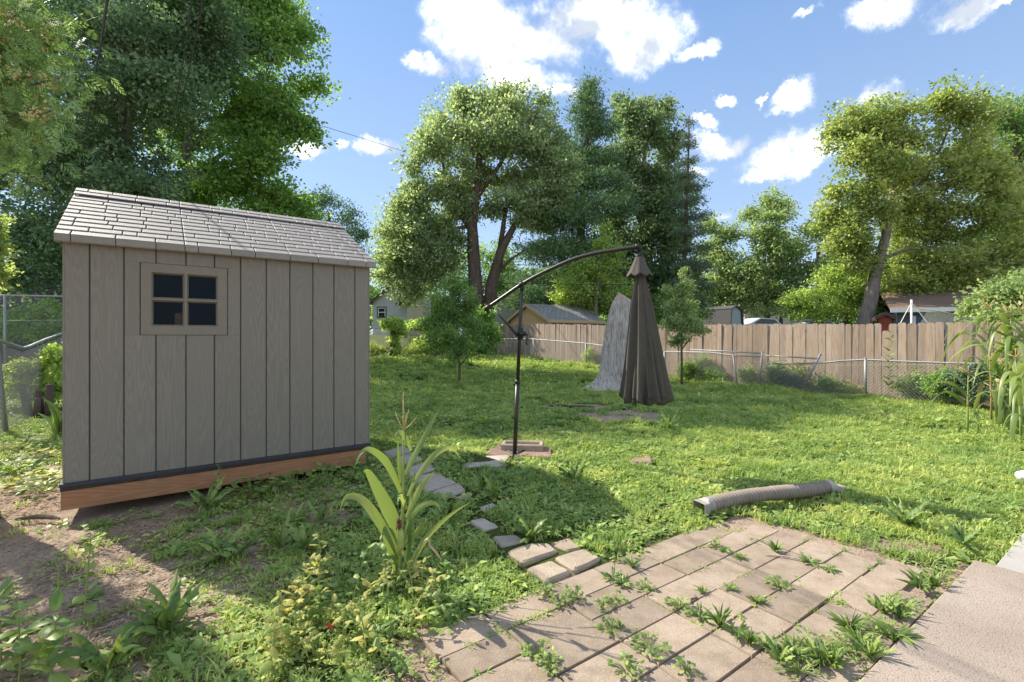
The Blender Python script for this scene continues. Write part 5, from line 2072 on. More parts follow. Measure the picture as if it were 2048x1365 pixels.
tree('ash_tree', 'feathery grey green ash left of the wide sky gap', 'tree', 44.0,
     [(1445, 720, 10), (1444, 600, 8), (1436, 500, 5), (1430, 440, 2)],
     [(1428, 452, 18, 20), (1450, 478, 22, 22), (1418, 500, 22, 26), (1446, 530, 36, 30), (1420, 565, 32, 28), (1465, 575, 34, 30), (1440, 610, 46, 26)], 16000, (0.27, 0.14), M['lf_ash'], M['bark_grey'], 0.65, 22, 0.7, (), TB, seed=10)
tree('ash_tree', 'feathery upright ash tree standing alone below the open sky', 'tree', 43.0,
     [(1535, 715, 12), (1534, 620, 10), (1528, 540, 7), (1530, 450, 4), (1532, 390, 2)],
     [(1530, 402, 18, 18), (1562, 412, 20, 12), (1504, 428, 20, 14), (1540, 438, 34, 18), (1515, 468, 34, 20), (1562, 472, 24, 20), (1530, 505, 48, 26), (1500, 545, 34, 28), (1560, 540, 36, 28), (1530, 585, 52, 28), (1575, 600, 34, 24), (1490, 600, 34, 24)],
     24000, (0.27, 0.14), M['lf_ash'], M['bark_grey'], 0.65, 22, 0.7, [[(1534, 600, 7), (1512, 500, 4), (1502, 430, 2)], [(1534, 580, 6), (1556, 490, 4), (1564, 415, 2)]], TB, seed=11)
tree('oak_tree', 'low dark round oak left of the yellow green tree', 'tree', 42.0, [(1640, 715, 18), (1640, 600, 14), (1636, 500, 6)],
     [(1640, 470, 42, 24), (1605, 495, 36, 28), (1675, 500, 34, 32), (1630, 540, 60, 34), (1590, 560, 34, 34), (1680, 560, 42, 38), (1630, 605, 70, 30)], 19000, (0.22, 0.16), M['lf_oak'], M['bark'], 0.6, 22, 0.75, (), TB, seed=12)
tree('box_elder_tree', 'large yellow green tree with pale leaning trunk on the right', 'tree', 22.0,
     [(1716, 745, 34), (1730, 650, 30), (1742, 595, 25), (1752, 545, 20), (1762, 505, 18), (1774, 465, 16), (1782, 400, 11), (1795, 330, 7), (1805, 260, 3)],
     [(1722, 228, 46, 28), (1690, 258, 34, 30), (1796, 218, 52, 32), (1870, 226, 56, 38), (1905, 262, 56, 42), (1835, 275, 66, 45), (1745, 285, 46, 38), (1700, 318, 36, 32), (1668, 292, 14, 12), (1935, 305, 44, 40), (1775, 335, 56, 42), (1850, 345, 66, 45), (1930, 365, 56, 50), (1975, 330, 26, 45),
      (1810, 400, 58, 42), (1722, 390, 38, 35), (1890, 420, 66, 45), (1965, 430, 50, 50), (1835, 455, 52, 35), (2020, 440, 46, 62), (1985, 510, 56, 50), (1700, 440, 30, 30), (1925, 480, 50, 40), (1700, 475, 44, 48), (1725, 520, 40, 40), (1680, 430, 36, 38), (1745, 430, 30, 36), (1690, 490, 36, 35), (1845, 520, 58, 40), (1905, 530, 56, 40), (1680, 385, 26, 32), (1760, 250, 46, 32), (1820, 560, 44, 32), (1880, 575, 50, 30), (1960, 570, 50, 38)],
     84000, (0.15, 0.11), M['lf_gold'], M['bark_grey'], 0.46, 26, 0.65,
     [[(1772, 470, 14), (1752, 400, 10), (1728, 330, 7), (1712, 260, 3)], [(1776, 440, 14), (1830, 370, 9), (1880, 300, 5), (1900, 250, 3)], [(1760, 520, 9), (1810, 500, 6), (1870, 495, 3)], [(1790, 360, 8), (1850, 330, 5), (1930, 310, 3)]], TB, seed=13, lsz=(0.26, 0.52))
tree('dark_tree', 'darker green tree behind the yellow green one at the right edge', 'tree', 33.0, [(2040, 720, 22), (2040, 560, 18), (2035, 350, 10), (2030, 240, 4)],
     [(2010, 215, 46, 28), (1968, 225, 22, 16), (2055, 240, 46, 50), (2030, 300, 56, 44), (2080, 340, 56, 60), (2040, 390, 56, 50), (2060, 470, 60, 50), (2090, 260, 50, 60)], 22000, (0.20, 0.15), M['lf_green'], M['bark'], 0.6, 22, 0.75, (), TB, seed=14)
UT = 'leafy undergrowth trees behind the board fence'
for i, (lab, Z, mt, bls, n) in enumerate((
        ('leafy light green tree left of the leaning pale trunk', 25.0, 'lf_lime', [(1690, 540, 46, 40), (1650, 575, 44, 36), (1700, 600, 46, 32), (1620, 605, 38, 28), (1735, 570, 26, 34), (1660, 630, 60, 18), (1720, 510, 30, 30)], 20000),
        ('leafy mid green tree between leaning trunk and blue garage', 26.0, 'lf_maple', [(1800, 520, 42, 34), (1830, 565, 50, 32), (1780, 590, 36, 30), (1860, 540, 46, 32), (1800, 618, 34, 22), (1775, 540, 30, 30)], 18000),
        ('yellowish green tree hanging over the garage roof', 25.5, 'lf_lime', [(1905, 535, 50, 34), (1950, 560, 46, 34), (1890, 575, 40, 22), (2000, 545, 50, 40), (2050, 560, 50, 50)], 15000),
        ('grey green bushy apple tree beside the garage at the right edge', 16.0, 'lf_ash', [(2000, 590, 34, 20), (1975, 612, 26, 18), (2030, 605, 40, 26), (2060, 590, 40, 40), (2000, 635, 50, 18)], 16000),
        ('dense green tree low behind the spruce and sapling', 33.0, 'lf_green', [(1400, 595, 34, 26), (1380, 625, 40, 22), (1330, 610, 50, 30), (1260, 610, 50, 26)], 13000),
        ('light green shrub between the barn shed and ash trunk', 42.0, 'lf_ash', [(1560, 620, 34, 16), (1590, 600, 30, 22), (1520, 625, 20, 12)], 7000))):
    x = bls[0][0]
    tree('leafy_tree', lab, 'tree', Z, [(x, 720, 9), (x + 2, 640, 7), (x + 4, bls[0][1], 3)], bls, n, (0.13, 0.095), M[mt], M['bark_grey'], 0.38, 24, 0.7, (), UT, seed=60 + i)
# wood far behind, closing the horizon
FW = 'distant trees on the skyline'
fl = [(-90, 470, 52), (60, 450, 50), (190, 520, 56), (330, 520, 54), (470, 505, 50), (590, 500, 52), (705, 520, 55), (830, 490, 52), (905, 500, 60), (1005, 490, 58), (1100, 530, 60), (1230, 560, 57), (1330, 560, 58), (1480, 575, 60), (1570, 565, 62), (1700, 545, 58), (1830, 520, 55), (1960, 520, 52), (2110, 500, 50)]
spots_ = ['beyond the far left fence', 'behind the blue green maple', 'behind the left half of the shed', 'behind the middle of the shed', 'behind the bright maple trunk', 'behind the dark cedar', 'behind the shed roof right end', 'behind the birch and white house',
          'left of the oak trunk', 'seen through the oak fork', 'behind the lower pine boughs', 'behind the young lime tree', 'behind the silver maple base', 'behind the feathery ash pair', 'behind the low dark oak', 'behind the leaning trunk', 'behind the garage roof', 'behind the yellow green crown', 'behind the right edge apple tree']
for i, (px, py, Z) in enumerate(fl):
    r_ = random.Random(i)
    bls = [(px + r_.uniform(-45, 45), py + 20 + r_.uniform(0, 110), r_.uniform(32, 52), r_.uniform(24, 38)) for _ in range(6)] + [(px, py + 15, 36, 24), (px - 30, 640, 60, 26), (px + 35, 635, 60, 28)]
    tree('skyline_tree', 'hazy green tree ' + spots_[i], 'tree', Z, [(px, 715, 10), (px, 620, 8), (px, py + 20, 3)], bls, 9000, (0.34, 0.25), M[['lf_green', 'lf_oak', 'lf_maple'][i % 3]], M['bark'], 0.8, 20, 0.75, (), FW, seed=90 + i, twig_p=0.1)

# saplings and shrubs in and around the yard
tree('sapling', 'bushy young tree with thin trunk on the lawn left of the umbrella', 'tree', 14.5,
     [(918, 772, 6), (919, 735, 5.5), (916, 690, 4.5), (914, 630, 3), (905, 565, 1.5)],
     [(905, 572, 20, 18), (925, 590, 26, 20), (880, 605, 26, 22), (940, 615, 20, 20), (905, 625, 38, 24), (870, 640, 24, 18), (935, 650, 30, 22), (895, 665, 38, 20), (925, 688, 30, 18), (880, 680, 24, 14), (918, 710, 16, 14), (855, 650, 14, 14)],
     17000, (0.075, 0.04), M['lf_green'], M['twig'], 0.17, 20, 0.8, [[(918, 735, 3), (945, 700, 2.2), (965, 670, 1.2)], [(918, 715, 3), (895, 680, 2), (870, 640, 1.2)]], seed=30)
tree('sapling', 'slim airy young tree on the lawn right of the umbrella canopy', 'tree', 14.1,
     [(1363, 775, 5.5), (1364, 740, 5), (1363, 690, 4), (1362, 620, 2.6), (1368, 540, 1.2)],
     [(1368, 548, 5, 12), (1360, 580, 14, 16), (1376, 572, 8, 16), (1345, 612, 20, 18), (1375, 618, 22, 18), (1340, 648, 18, 16), (1362, 650, 24, 18), (1388, 652, 18, 14), (1362, 680, 22, 12), (1404, 664, 12, 7), (1335, 580, 8, 10)],
     9000, (0.07, 0.042), M['lf_ash'], M['twig'], 0.14, 18, 0.8, [[(1363, 700, 3), (1385, 672, 2), (1412, 662, 1)]], seed=31)
SH = 'shrubs along the rear fence'
tree('shrub', 'green shrub at the corner of the old board fence', 'shrub', 23.5, [(965, 712, 4), (966, 680, 3), (968, 640, 2)], [(968, 632, 20, 16), (955, 660, 22, 20), (980, 665, 16, 24), (968, 692, 24, 16), (945, 690, 16, 16)], 8000, (0.12, 0.09), M['lf_maple'], M['twig'], 0.25, 20, 0.8, (), SH, seed=32)
tree('shrub', 'vine draped over the rear fence rail before the white house', 'shrub', 21.5, [(860, 712, 3), (858, 680, 3), (855, 655, 2)], [(850, 650, 34, 8), (880, 660, 30, 12), (825, 652, 24, 8), (860, 685, 30, 16), (895, 690, 20, 18)], 7000, (0.11, 0.08), M['lf_lime'], M['twig'], 0.2, 20, 0.8, (), SH, seed=33)
tree('ivy_stump', 'ivy covered post standing at the rear fence', 'shrub', 20.5, [(786, 712, 14), (785, 690, 12), (787, 660, 12), (789, 648, 10)], [(790, 650, 22, 12), (797, 662, 16, 14), (775, 648, 16, 7), (788, 680, 9, 14), (790, 700, 9, 10)], 5000, (0.10, 0.08), M['lf_lime'], M['bark'], 0.13, 20, 0.8, (), SH, seed=34)
tree('shrub', 'pale dry grass and weeds at the foot of the rear fence', 'shrub', 21.0, [(760, 708, 2), (760, 700, 2), (760, 694, 1)], [(750, 698, 20, 10), (815, 702, 24, 8), (845, 704, 20, 8), (735, 696, 14, 12)], 4500, (0.16, 0.02), M['lf_gold'], M['twig'], 0.14, 20, 0.8, (), SH, seed=35, hang=-1.2)
LS = 'shrubs behind the left chain link fence'
tree('shrub', 'sunlit yellow green brush around the cut stubs left of the shed', 'shrub', 9.6, [(60, 800, 5), (62, 770, 4), (64, 745, 3)], [(60, 745, 34, 18), (100, 735, 30, 18), (30, 770, 26, 18), (110, 775, 24, 22), (75, 790, 30, 16), (112, 705, 16, 16)], 5200, (0.075, 0.05), M['lf_lime'], M['twig'], 0.14, 18, 0.8, (), LS, seed=36)
tree('shrub', 'dense green shrub against the tall left fence', 'shrub', 14.5, [(60, 735, 5), (62, 690, 4), (62, 640, 3)], [(50, 632, 40, 22), (100, 625, 30, 24), (20, 660, 40, 24), (80, 668, 40, 22), (-30, 640, 40, 40), (118, 660, 24, 30)], 9000, (0.09, 0.06), M['lf_maple'], M['twig'], 0.22, 20, 0.8, (), LS, seed=37)
tree('shrub', 'yellow green shrub at the left image edge above the fence', 'shrub', 8.0, [(-40, 840, 7), (-40, 700, 6), (-35, 560, 3)], [(-25, 450, 34, 30), (-15, 500, 26, 26), (-40, 540, 34, 26), (-10, 540, 14, 10)], 4500, (0.07, 0.05), M['lf_gold'], M['twig'], 0.15, 18, 0.8, (), LS, seed=38)
RS = 'weedy bushes tangled in the right chain link fence'
for i, (px, py, Z, rx, ry, n, mt, lab) in enumerate((
        (1378, 742, 15.3, 18, 18, 1500, 'lf_green', 'weedy bush in the chain link just right of the slim sapling'), (1432, 752, 14.9, 22, 14, 1300, 'lf_green', 'low weeds in the chain link left of the double posts'),
        (1560, 752, 13.6, 26, 24, 2600, 'lf_oak', 'tangled vine bush filling the sagging chain link section'), (1588, 765, 13.2, 20, 14, 1500, 'lf_spruce', 'dark thicket at the foot of the leaning fence post'),
        (1655, 770, 12.7, 26, 14, 1300, 'lf_green', 'thin weeds between leaning post and straight post'), (1893, 772, 10.3, 34, 26, 3000, 'lf_green', 'bush in the chain link behind the small corn plant'),
        (1950, 770, 9.9, 44, 34, 4600, 'lf_spruce', 'large dark bush behind the corn cluster at the right'), (2025, 760, 9.6, 44, 44, 4600, 'lf_green', 'leafy bush behind the corn at the right image edge'), (1178, 715, 20.2, 12, 20, 1100, 'lf_lime', 'pale weeds at the thin fence post left of the stump'),
        (1405, 735, 15.6, 24, 24, 2200, 'lf_oak', 'taller brush behind the chain link near the slim sapling'), (1500, 756, 14.3, 20, 18, 1500, 'lf_ash', 'thin brush beside the upright chain link post'), (1610, 745, 13.5, 16, 26, 1500, 'lf_gold', 'yellowing vine climbing at the leaning fence post'),
        (1830, 775, 11.2, 30, 30, 2600, 'lf_ash', 'airy brush in the chain link right of the tall narrow weed'), (1700, 783, 12.3, 30, 10, 1200, 'lf_gold', 'dry weeds left of the straight chain link post'))):
    b = [(px - rx * 0.5, py - ry * 0.2, rx * 0.5, ry * 0.6), (px + rx * 0.45, py, rx * 0.5, ry * 0.5), (px, py + ry * 0.3, rx * 0.7, ry * 0.5), (px + rx * 0.1, py - ry * 0.7, rx * 0.3, ry * 0.4)]
    tree('fence_bush', lab, 'bush', Z, [(px, py + ry, 3), (px + 1, py, 2.2), (px + 2, py - ry * 0.6, 1.2)], b, int(n * 1.5), (0.06, 0.035), M[mt], M['twig'], 0.15, 14, 0.9, (), RS, seed=40 + i, twig_p=0.6)


# near arborvitae at the left edge
def make_thuja():
    rg = np.random.default_rng(5)
    base = np.array([-4.40, 3.95, gz(-4.40, 3.95)])
    root = thing('arborvitae_tree', 'near arborvitae with tan cones hanging into the upper left corner', 'tree', base)
    mb = MB()
    mb.tube([base - np.array([0, 0, 0.1]), base + np.array([-0.05, 0, 0.5]), base + np.array([-0.35, 0.1, 2.2]), base + np.array([-0.5, 0.1, 4.0]), base + np.array([-0.5, 0.1, 6.5])], [0.17, 0.14, 0.11, 0.08, 0.02], 10)
    tips = []
    for i in range(150):
        if i < 46:
            px, py = rg.uniform(-60, 118), rg.uniform(-40, 262)
            if px > 60 + 90 * math.exp(-((py - 150) / 110) ** 2) or (py > 210 and px > 110):
                px = rg.uniform(-60, 40)
            c = P(px, py, rg.uniform(2.5, 3.2))
        else:
            zz_ = rg.uniform(1.5, 3.4)
            rr = 0.8 * math.sqrt(rg.uniform(0.1, 1))
            a = rg.uniform(0, 6.28)
            c = np.array([-5.25 + rr * math.cos(a), 3.7 + rr * math.sin(a), zz_])
            if i % 3:
                continue
        tips.append(c)
    V, Fc, A = [], [], []
    nv = 0
    cones = []
    for c in tips:
        p0 = np.array([base[0] - 0.45, base[1] + 0.1, min(max(c[2] + 0.35, 1.0), 6.2)])
        d = c - p0
        L = np.linalg.norm(d)
        mb.tube([p0, p0 + d * 0.55 + np.array([0, 0, 0.06]), c], [0.022, 0.012, 0.004], 5, False)
        d = d / L
        # flat drooping sprays along the outer half of the branch
        n = 60 if c[1] < 3.25 and c[0] > -4 else 34
        t = rg.uniform(0.45, 1.05, n)
        pos = p0 + np.outer(t * L, d) + rg.normal(0, 0.11, (n, 3))
        pos[:, 2] -= np.abs(rg.normal(0, 0.08, n))
        m = 11
        P0 = np.repeat(pos, m, 0)
        N = len(P0)
        k = np.tile(np.arange(m), n)
        ax0 = np.repeat(d + rg.normal(0, 0.55, (n, 3)) + np.array([0, 0, -0.35]), m, 0)
        ax0 /= np.linalg.norm(ax0, axis=1)[:, None]
        sd0 = np.repeat(rg.normal(0, 1, (n, 3)), m, 0)
        sd0 -= ax0 * np.sum(sd0 * ax0, 1)[:, None]
        sd0 /= np.linalg.norm(sd0, axis=1)[:, None]
        sgn = np.where(k % 2 == 0, 1.0, -1.0)
        st = P0 + ax0 * (k * 0.011)[:, None]
        ax = ax0 + sd0 * (sgn * 0.9)[:, None]
        ax[k == m - 1] = ax0[k == m - 1]
        ax /= np.linalg.norm(ax, axis=1)[:, None]
        wv = np.cross(ax, np.cross(ax0, sd0))
        wv /= np.linalg.norm(wv, axis=1)[:, None] + 1e-9
        LL = (0.055 * (1 - k / m * 0.6) * rg.uniform(0.7, 1.2, N))[:, None]
        v = np.stack([st, st + ax * LL * 0.5 + wv * 0.006, st + ax * LL, st + ax * LL * 0.5 - wv * 0.006], 1).reshape(-1, 3)
        V.append(v)
        Fc.append(np.arange(N * 4).reshape(N, 4) + nv)
        nv += N * 4
        A.append(np.clip(np.repeat(rg.uniform(0, 1, n), m) * 0.6 + rg.uniform(0, 0.4, N), 0, 1))
        if len(cones) < 60 and rg.uniform() < 0.6:
            cones.append((p0 + d * L * 0.97))
    mb.build('trunk', M['bark_grey'], root, True)
    add('crown', np_mesh('crown', np.concatenate(V) - base, np.concatenate(Fc), M['lf_thuja'], False, np.concatenate(A)), root)
    # bunches of little cones
    mb = MB()
    for c in cones[:34]:
        for _ in range(30):
            q = c + rg.normal(0, 0.032, 3)
            a = q + rg.normal(0, 0.006, 3)
            mb.tube([a, a + np.array([0, 0, -0.006]), a + np.array([0, 0, -0.013])], [0.003, 0.0075, 0.003], 5)
    o = mb.build('cones', M['lf_cone'], root, True)
    o['kind'] = 'stuff'


make_thuja()

# ------------------------------------------------------------------ small plants
def leaf_mesh(name, mat, n=6, prof=None, curl=0.35, fold=0.3, wave=0.0, seed=0):
    """unit leaf along +x, width 1 across y, arching down at the tip"""
    r_ = random.Random(seed)
    prof = prof or (lambda t: math.sin(math.pi * min(1, t * 0.93 + 0.07)) ** 0.8)
    path, wid = [], []
    for i in range(n + 1):
        t = i / n
        path.append((t, 0.04 * math.sin(t * 3) * r_.uniform(-1, 1), curl * (t * 0.9 - t * t) + wave * math.sin(9 * t)))
        wid.append(max(prof(t), 0.02))
    mb = MB()
    mb.ribbon(path, wid, (0, 1, 0), fold)
    me = mb.mesh(name, mat, True)
    return me


def jag(t):
    b = math.sin(math.pi * min(1, t ** 1.4 * 0.93 + 0.07))
    return b * (0.42 + 0.62 * (1 - (t * 5.5) % 1.0))


LF = {}
for mk in ('lf_weed', 'lf_yellow', 'lf_lawn'):
    LF[mk] = {'oval': [leaf_mesh('leaf', M[mk], 5, None, 0.3 + 0.2 * k, 0.25, 0.0, k) for k in range(2)],
              'jag': [leaf_mesh('leaf', M[mk], 16, jag, 0.5 + 0.25 * k, 0.3, 0.015, 5 + k) for k in range(2)],
              'strap': [leaf_mesh('leaf', M[mk], 6, lambda t: (1 - t) ** 0.5 * min(1, 0.5 + t * 3), 0.5 + 0.3 * k, 0.35, 0.0, 9 + k) for k in range(2)]}


def rosette(name, label, loc, n, L, W, shape, mk, elev=(15, 60), seed=0, group=None, cat='weed'):
    r_ = random.Random(seed)
    root = thing(name, label, cat, loc, r_.uniform(0, 6.28), group)
    for i in range(n):
        az = 2 * math.pi * i / n * 1.618 * 3 + r_.uniform(-0.3, 0.3)
        el = R(r_.uniform(*elev))
        l = L * r_.uniform(0.6, 1.15)
        add('leaf', r_.choice(LF[mk][shape]), root, (0.004 * math.cos(az), 0.004 * math.sin(az), 0.004), (r_.uniform(-0.3, 0.3), -el, az), (l, W * r_.uniform(0.8, 1.2), l))
    return root


def clump(name, label, loc, n, spread, L, W, shape, mk, hgt, seed=0, group=None, cat='weed'):
    """low mound of stalked leaves"""
    r_ = random.Random(seed)
    root = thing(name, label, cat, loc, 0, group)
    mb = MB()
    for i in range(n):
        a = r_.uniform(0, 6.28)
        rr = spread * math.sqrt(r_.uniform(0.02, 1))
        p = np.array([rr * math.cos(a), rr * math.sin(a), hgt * r_.uniform(0.35, 1.0) * (1 - 0.5 * (rr / spread) ** 2)])
        mb.tube([(p[0] * 0.25, p[1] * 0.25, 0.0), p * 0.6 + np.array([0, 0, 0.004]), p], [0.0022, 0.0018, 0.0012], 3, False)
        l = L * r_.uniform(0.7, 1.2)
        add('leaf', r_.choice(LF[mk][shape]), root, p, (r_.uniform(-0.5, 0.5), R(r_.uniform(-35, 25)), a + r_.uniform(-0.8, 0.8)), (l, W * r_.uniform(0.8, 1.2), l))
    mb.build('stem_cluster', M['stalk'], root, local=True)
    return root


def leafy_stem(name, label, loc, h, n, L, W, mk, lean=(0, 0), seed=0, group=None, cat='weed', shape='oval'):
    r_ = random.Random(seed)
    root = thing(name, label, cat, loc, 0, group)
    pts = []
    for i in range(6):
        t = i / 5
        pts.append(np.array([lean[0] * t ** 1.4 + r_.uniform(-0.01, 0.01), lean[1] * t ** 1.4 + r_.uniform(-0.01, 0.01), h * (t - 0.12 * t * t * (abs(lean[0]) > 0.1))]))
    mb = MB()
    mb.tube(pts, [0.005, 0.0045, 0.004, 0.0035, 0.0025, 0.0015], 5)
    mb.build('stem', M['stalk'], root, local=True)
    for i in range(n):
        t = 0.18 + 0.82 * i / max(1, n - 1)
        f = t * 5
        k = min(int(f), 4)
        p = pts[k] + (pts[k + 1] - pts[k]) * (f - k)
        az = i * 2.4 + r_.uniform(-0.4, 0.4)
        l = L * (1.1 - 0.45 * t) * r_.uniform(0.75, 1.2)
        add('leaf', r_.choice(LF[mk][shape]), root, p, (r_.uniform(-0.5, 0.5), -R(r_.uniform(-25, 45)), az), (l, W * l / L * r_.uniform(0.8, 1.2), l))
    return root


def gp(px, py, z=0.0):
    p = G(px, py)
    a, b = ab(p[0], p[1])
    on = float(paved(p[0], p[1]))
    return (p[0], p[1], max(p[2], 0.014 * on if b < -0.83 else 0.04) + z)


PW = 'weeds growing through the patio joints'
pw = [(1290, 1190, 12, .05, 'oval'), (1232, 1215, 14, .055, 'oval'), (1203, 1226, 9, .04, 'oval'), (1222, 1272, 18, .06, 'oval'), (1300, 1310, 22, .085, 'oval'), (1255, 1352, 18, .07, 'oval'), (1100, 1345, 18, .07, 'oval'), (1075, 1322, 10, .06, 'oval'),
      (1358, 1226, 16, .065, 'oval'), (1405, 1196, 12, .05, 'strap'), (1556, 1182, 18, .06, 'oval'), (1462, 1188, 12, .05, 'jag'), (1512, 1214, 14, .07, 'jag'), (1400, 1246, 16, .08, 'jag'), (1440, 1262, 18, .09, 'strap'), (1475, 1280, 16, .09, 'jag'),
      (1450, 1112, 14, .06, 'jag'), (1480, 1125, 14, .05, 'jag'), (1430, 1102, 10, .05, 'oval'), (1552, 1112, 16, .07, 'strap'), (1620, 1135, 16, .08, 'jag'), (1660, 1150, 12, .06, 'jag'), (1500, 1300, 14, .07, 'strap'), (1540, 1310, 14, .08, 'jag'), (1372, 1355, 10, .05, 'oval'),
      (1265, 1145, 10, .07, 'strap'), (1232, 1120, 16, .07, 'oval'), (1225, 1165, 16, .08, 'jag'), (1245, 1180, 14, .07, 'jag'), (1120, 1222, 10, .04, 'oval'), (1150, 1205, 16, .07, 'oval'), (1090, 1200, 14, .07, 'oval')]
LOCW = ['in front of the row of pavers']
for i, (px, py, n, sp, shp) in enumerate(pw):
    p = gp(px, py)
    k = p[1] / 2.6
    if shp == 'oval':
        clump('patio_weed', 'round leaved green weed in a patio joint', p, int(n * 1.9), sp * 1.0, 0.027, 0.020, 'oval', 'lf_weed', 0.055, 200 + i, PW + ' with round leaves')
    elif shp == 'jag':
        rosette('patio_weed', 'jagged leaved flat weed in a patio joint', p, int(n * 1.5), sp * 1.0, 0.016, 'jag', 'lf_weed', (3, 45), 200 + i, PW + ' with jagged leaves')
    else:
        rosette('patio_weed', 'narrow bladed weed in a patio joint', p, int(n * 1.8), sp * 1.15, 0.005, 'strap', 'lf_weed', (25, 75), 200 + i, PW + ' with narrow blades')

SW = 'weeds along the slab edge'
for i, (px, py) in enumerate([(1560, 1340), (1600, 1355), (1640, 1335), (1665, 1350), (1690, 1310), (1720, 1300), (1740, 1330), (1760, 1275), (1790, 1290), (1800, 1250), (1815, 1225), (1840, 1185), (1865, 1190), (1880, 1165), (1700, 1270), (1770, 1240), (1625, 1310), (1590, 1325)]):
    p = gp(px, py)
    if i % 3 == 0:
        rosette('edge_weed', 'tall strap leaved weed beside the slab', p, 20, 0.12, 0.016, 'jag', 'lf_weed', (35, 78), 300 + i, SW + ', tall')
    elif i % 3 == 1:
        clump('edge_weed', 'bushy green weed beside the slab', p, 40, 0.10, 0.030, 0.016, 'jag', 'lf_weed', 0.06, 300 + i, SW + ', bushy')
    else:
        rosette('edge_weed', 'spreading bladed weed beside the slab', p, 34, 0.11, 0.005, 'strap', 'lf_weed', (10, 60), 300 + i, SW + ', spreading')

DW = 'large leaved weeds on the bare soil'
for i, (px, py, n, L, W, lab) in enumerate([
        (335, 1268, 13, .27, .060, 'largest broad leaved dandelion weed on the bare soil at lower left'), (345, 1245, 8, .24, .06, 'upright dandelion leaves behind the largest rosette'),
        (215, 1350, 14, .27, .050, 'dandelion rosette at the bottom edge below the bare soil'), (560, 1100, 10, .24, .05, 'tallest leafy rosette in the shed shadow'), (605, 1105, 11, .22, .05, 'leafy rosette just right of the tallest one in the shed shadow'),
        (440, 1125, 12, .22, .05, 'jagged rosette in the shadow near the sunlit band'), (480, 1120, 9, .20, .045, 'small jagged rosette left of the tallest shaded rosette'), (415, 1020, 12, .26, .05, 'jagged rosette close below the shed base board'),
        (640, 1052, 9, .20, .045, 'upright jagged weed left of the corn in the shade'), (590, 1045, 9, .18, .04, 'upright jagged weed in the middle of the shed shadow'), (965, 985, 9, .26, .05, 'tall jagged weed right of the grey path blocks'),
        (990, 998, 9, .24, .05, 'second tall jagged weed right of the grey path blocks'), (1060, 1080, 12, .22, .045, 'rosette at the shadow edge behind the tan stones'), (1150, 965, 13, .26, .05, 'sunlit jagged rosette on the lawn before the brick'),
        (895, 1042, 10, .22, .04, 'dense rosette right of the corn stalk in shade'), (1810, 1052, 13, .24, .05, 'broad pale rosette on the sunny lawn right of the pipe'), (1340, 862, 12, .34, .06, 'bright rosette on the lawn beyond the dirt patch'), (1925, 1100, 12, .22, .04, 'grassy rosette near the pale walkway')]):
    rosette('dandelion', lab, gp(px, py), n, L, W, 'jag', 'lf_weed', (18, 68), 400 + i, DW)

YP = 'yellowing weeds lit at the shadow edge'
r_ = random.Random(77)
for i in range(46):
    px, py = r_.uniform(540, 900), r_.uniform(1150, 1360)
    if px < 620 and py < 1190 or (px > 840 and py > 1270):
        continue
    p = gp(px, py)
    yel = r_.random() < 0.5
    leafy_stem('yellowing_weed', 'yellowing leafy weed below the corn' if yel else 'green leafy weed in the sunlit tangle below the corn', p, r_.uniform(0.10, 0.28), r_.randint(7, 12), 0.075, 0.042, 'lf_yellow' if yel else 'lf_weed',
               (r_.uniform(-0.15, 0.15), r_.uniform(-0.1, 0.1)), 500 + i, YP if yel else 'green weeds in the sunlit tangle', 'weed', r_.choice(['oval', 'jag', 'jag']))
for i, (px, py, h, ln, lab) in enumerate([(560, 1240, 0.30, (0.18, 0.05), 'leaning tomato vine with yellow leaves, left end of the tangle'), (640, 1215, 0.36, (-0.05, 0.1), 'tomato vine with drooping yellow leaves in the middle of the tangle'),
                                          (700, 1250, 0.30, (0.2, 0.0), 'tomato vine bending toward the corn base'), (600, 1300, 0.22, (-0.15, 0.1), 'short tomato vine in front of the tangle')]):
    leafy_stem('tomato_vine', lab, gp(px, py), h, 16, 0.085, 0.05, 'lf_yellow', ln, 560 + i, 'tomato vines', 'plant', 'jag')
mb = MB()
c = gp(661, 1268)
rr = [0.004, 0.013, 0.018, 0.018, 0.013, 0.004]
mb.tube([(0, 0, 0.0 + 0.034 * k / 5) for k in range(6)], rr, 12)
single('tomato', 'small red tomato lying in the yellowing weeds', 'tomato', mb, M['tomato'], (c[0], c[1], c[2] + 0.02), 0, True)
leafy_stem('tall_weed', 'tall thin weed standing on the bare soil at far left', gp(165, 1248), 0.46, 13, 0.07, 0.05, 'lf_weed', (0.03, 0.02), 600, None, 'weed', 'oval')
leafy_stem('tall_weed', 'thin weed left of the tallest thin weed on bare soil', gp(118, 1215), 0.30, 11, 0.05, 0.03, 'lf_weed', (-0.03, 0.0), 601, None, 'weed', 'jag')
for i, (px, py, h, ln, lab) in enumerate([(40, 1362, 0.36, (-0.05, 0.02), 'leafy pepper plant cropped by the bottom left corner'), (95, 1385, 0.34, (0.05, -0.02), 'leafy pepper plant right of the corner plant at bottom left'), (0, 1330, 0.30, (-0.06, 0.03), 'leafy plant at the left edge near the bottom corner')]):
    leafy_stem('pepper_plant', lab, gp(px, min(py, 1380)), h, 15, 0.14, 0.065, 'lf_weed', ln, 610 + i, None, 'plant', 'oval')
leafy_stem('vine_shoot', 'leafy vine shoot climbing the shed base board', gp(432, 1012), 0.34, 10, 0.06, 0.05, 'lf_weed', (0.02, 0.03), 620, None, 'weed', 'oval')
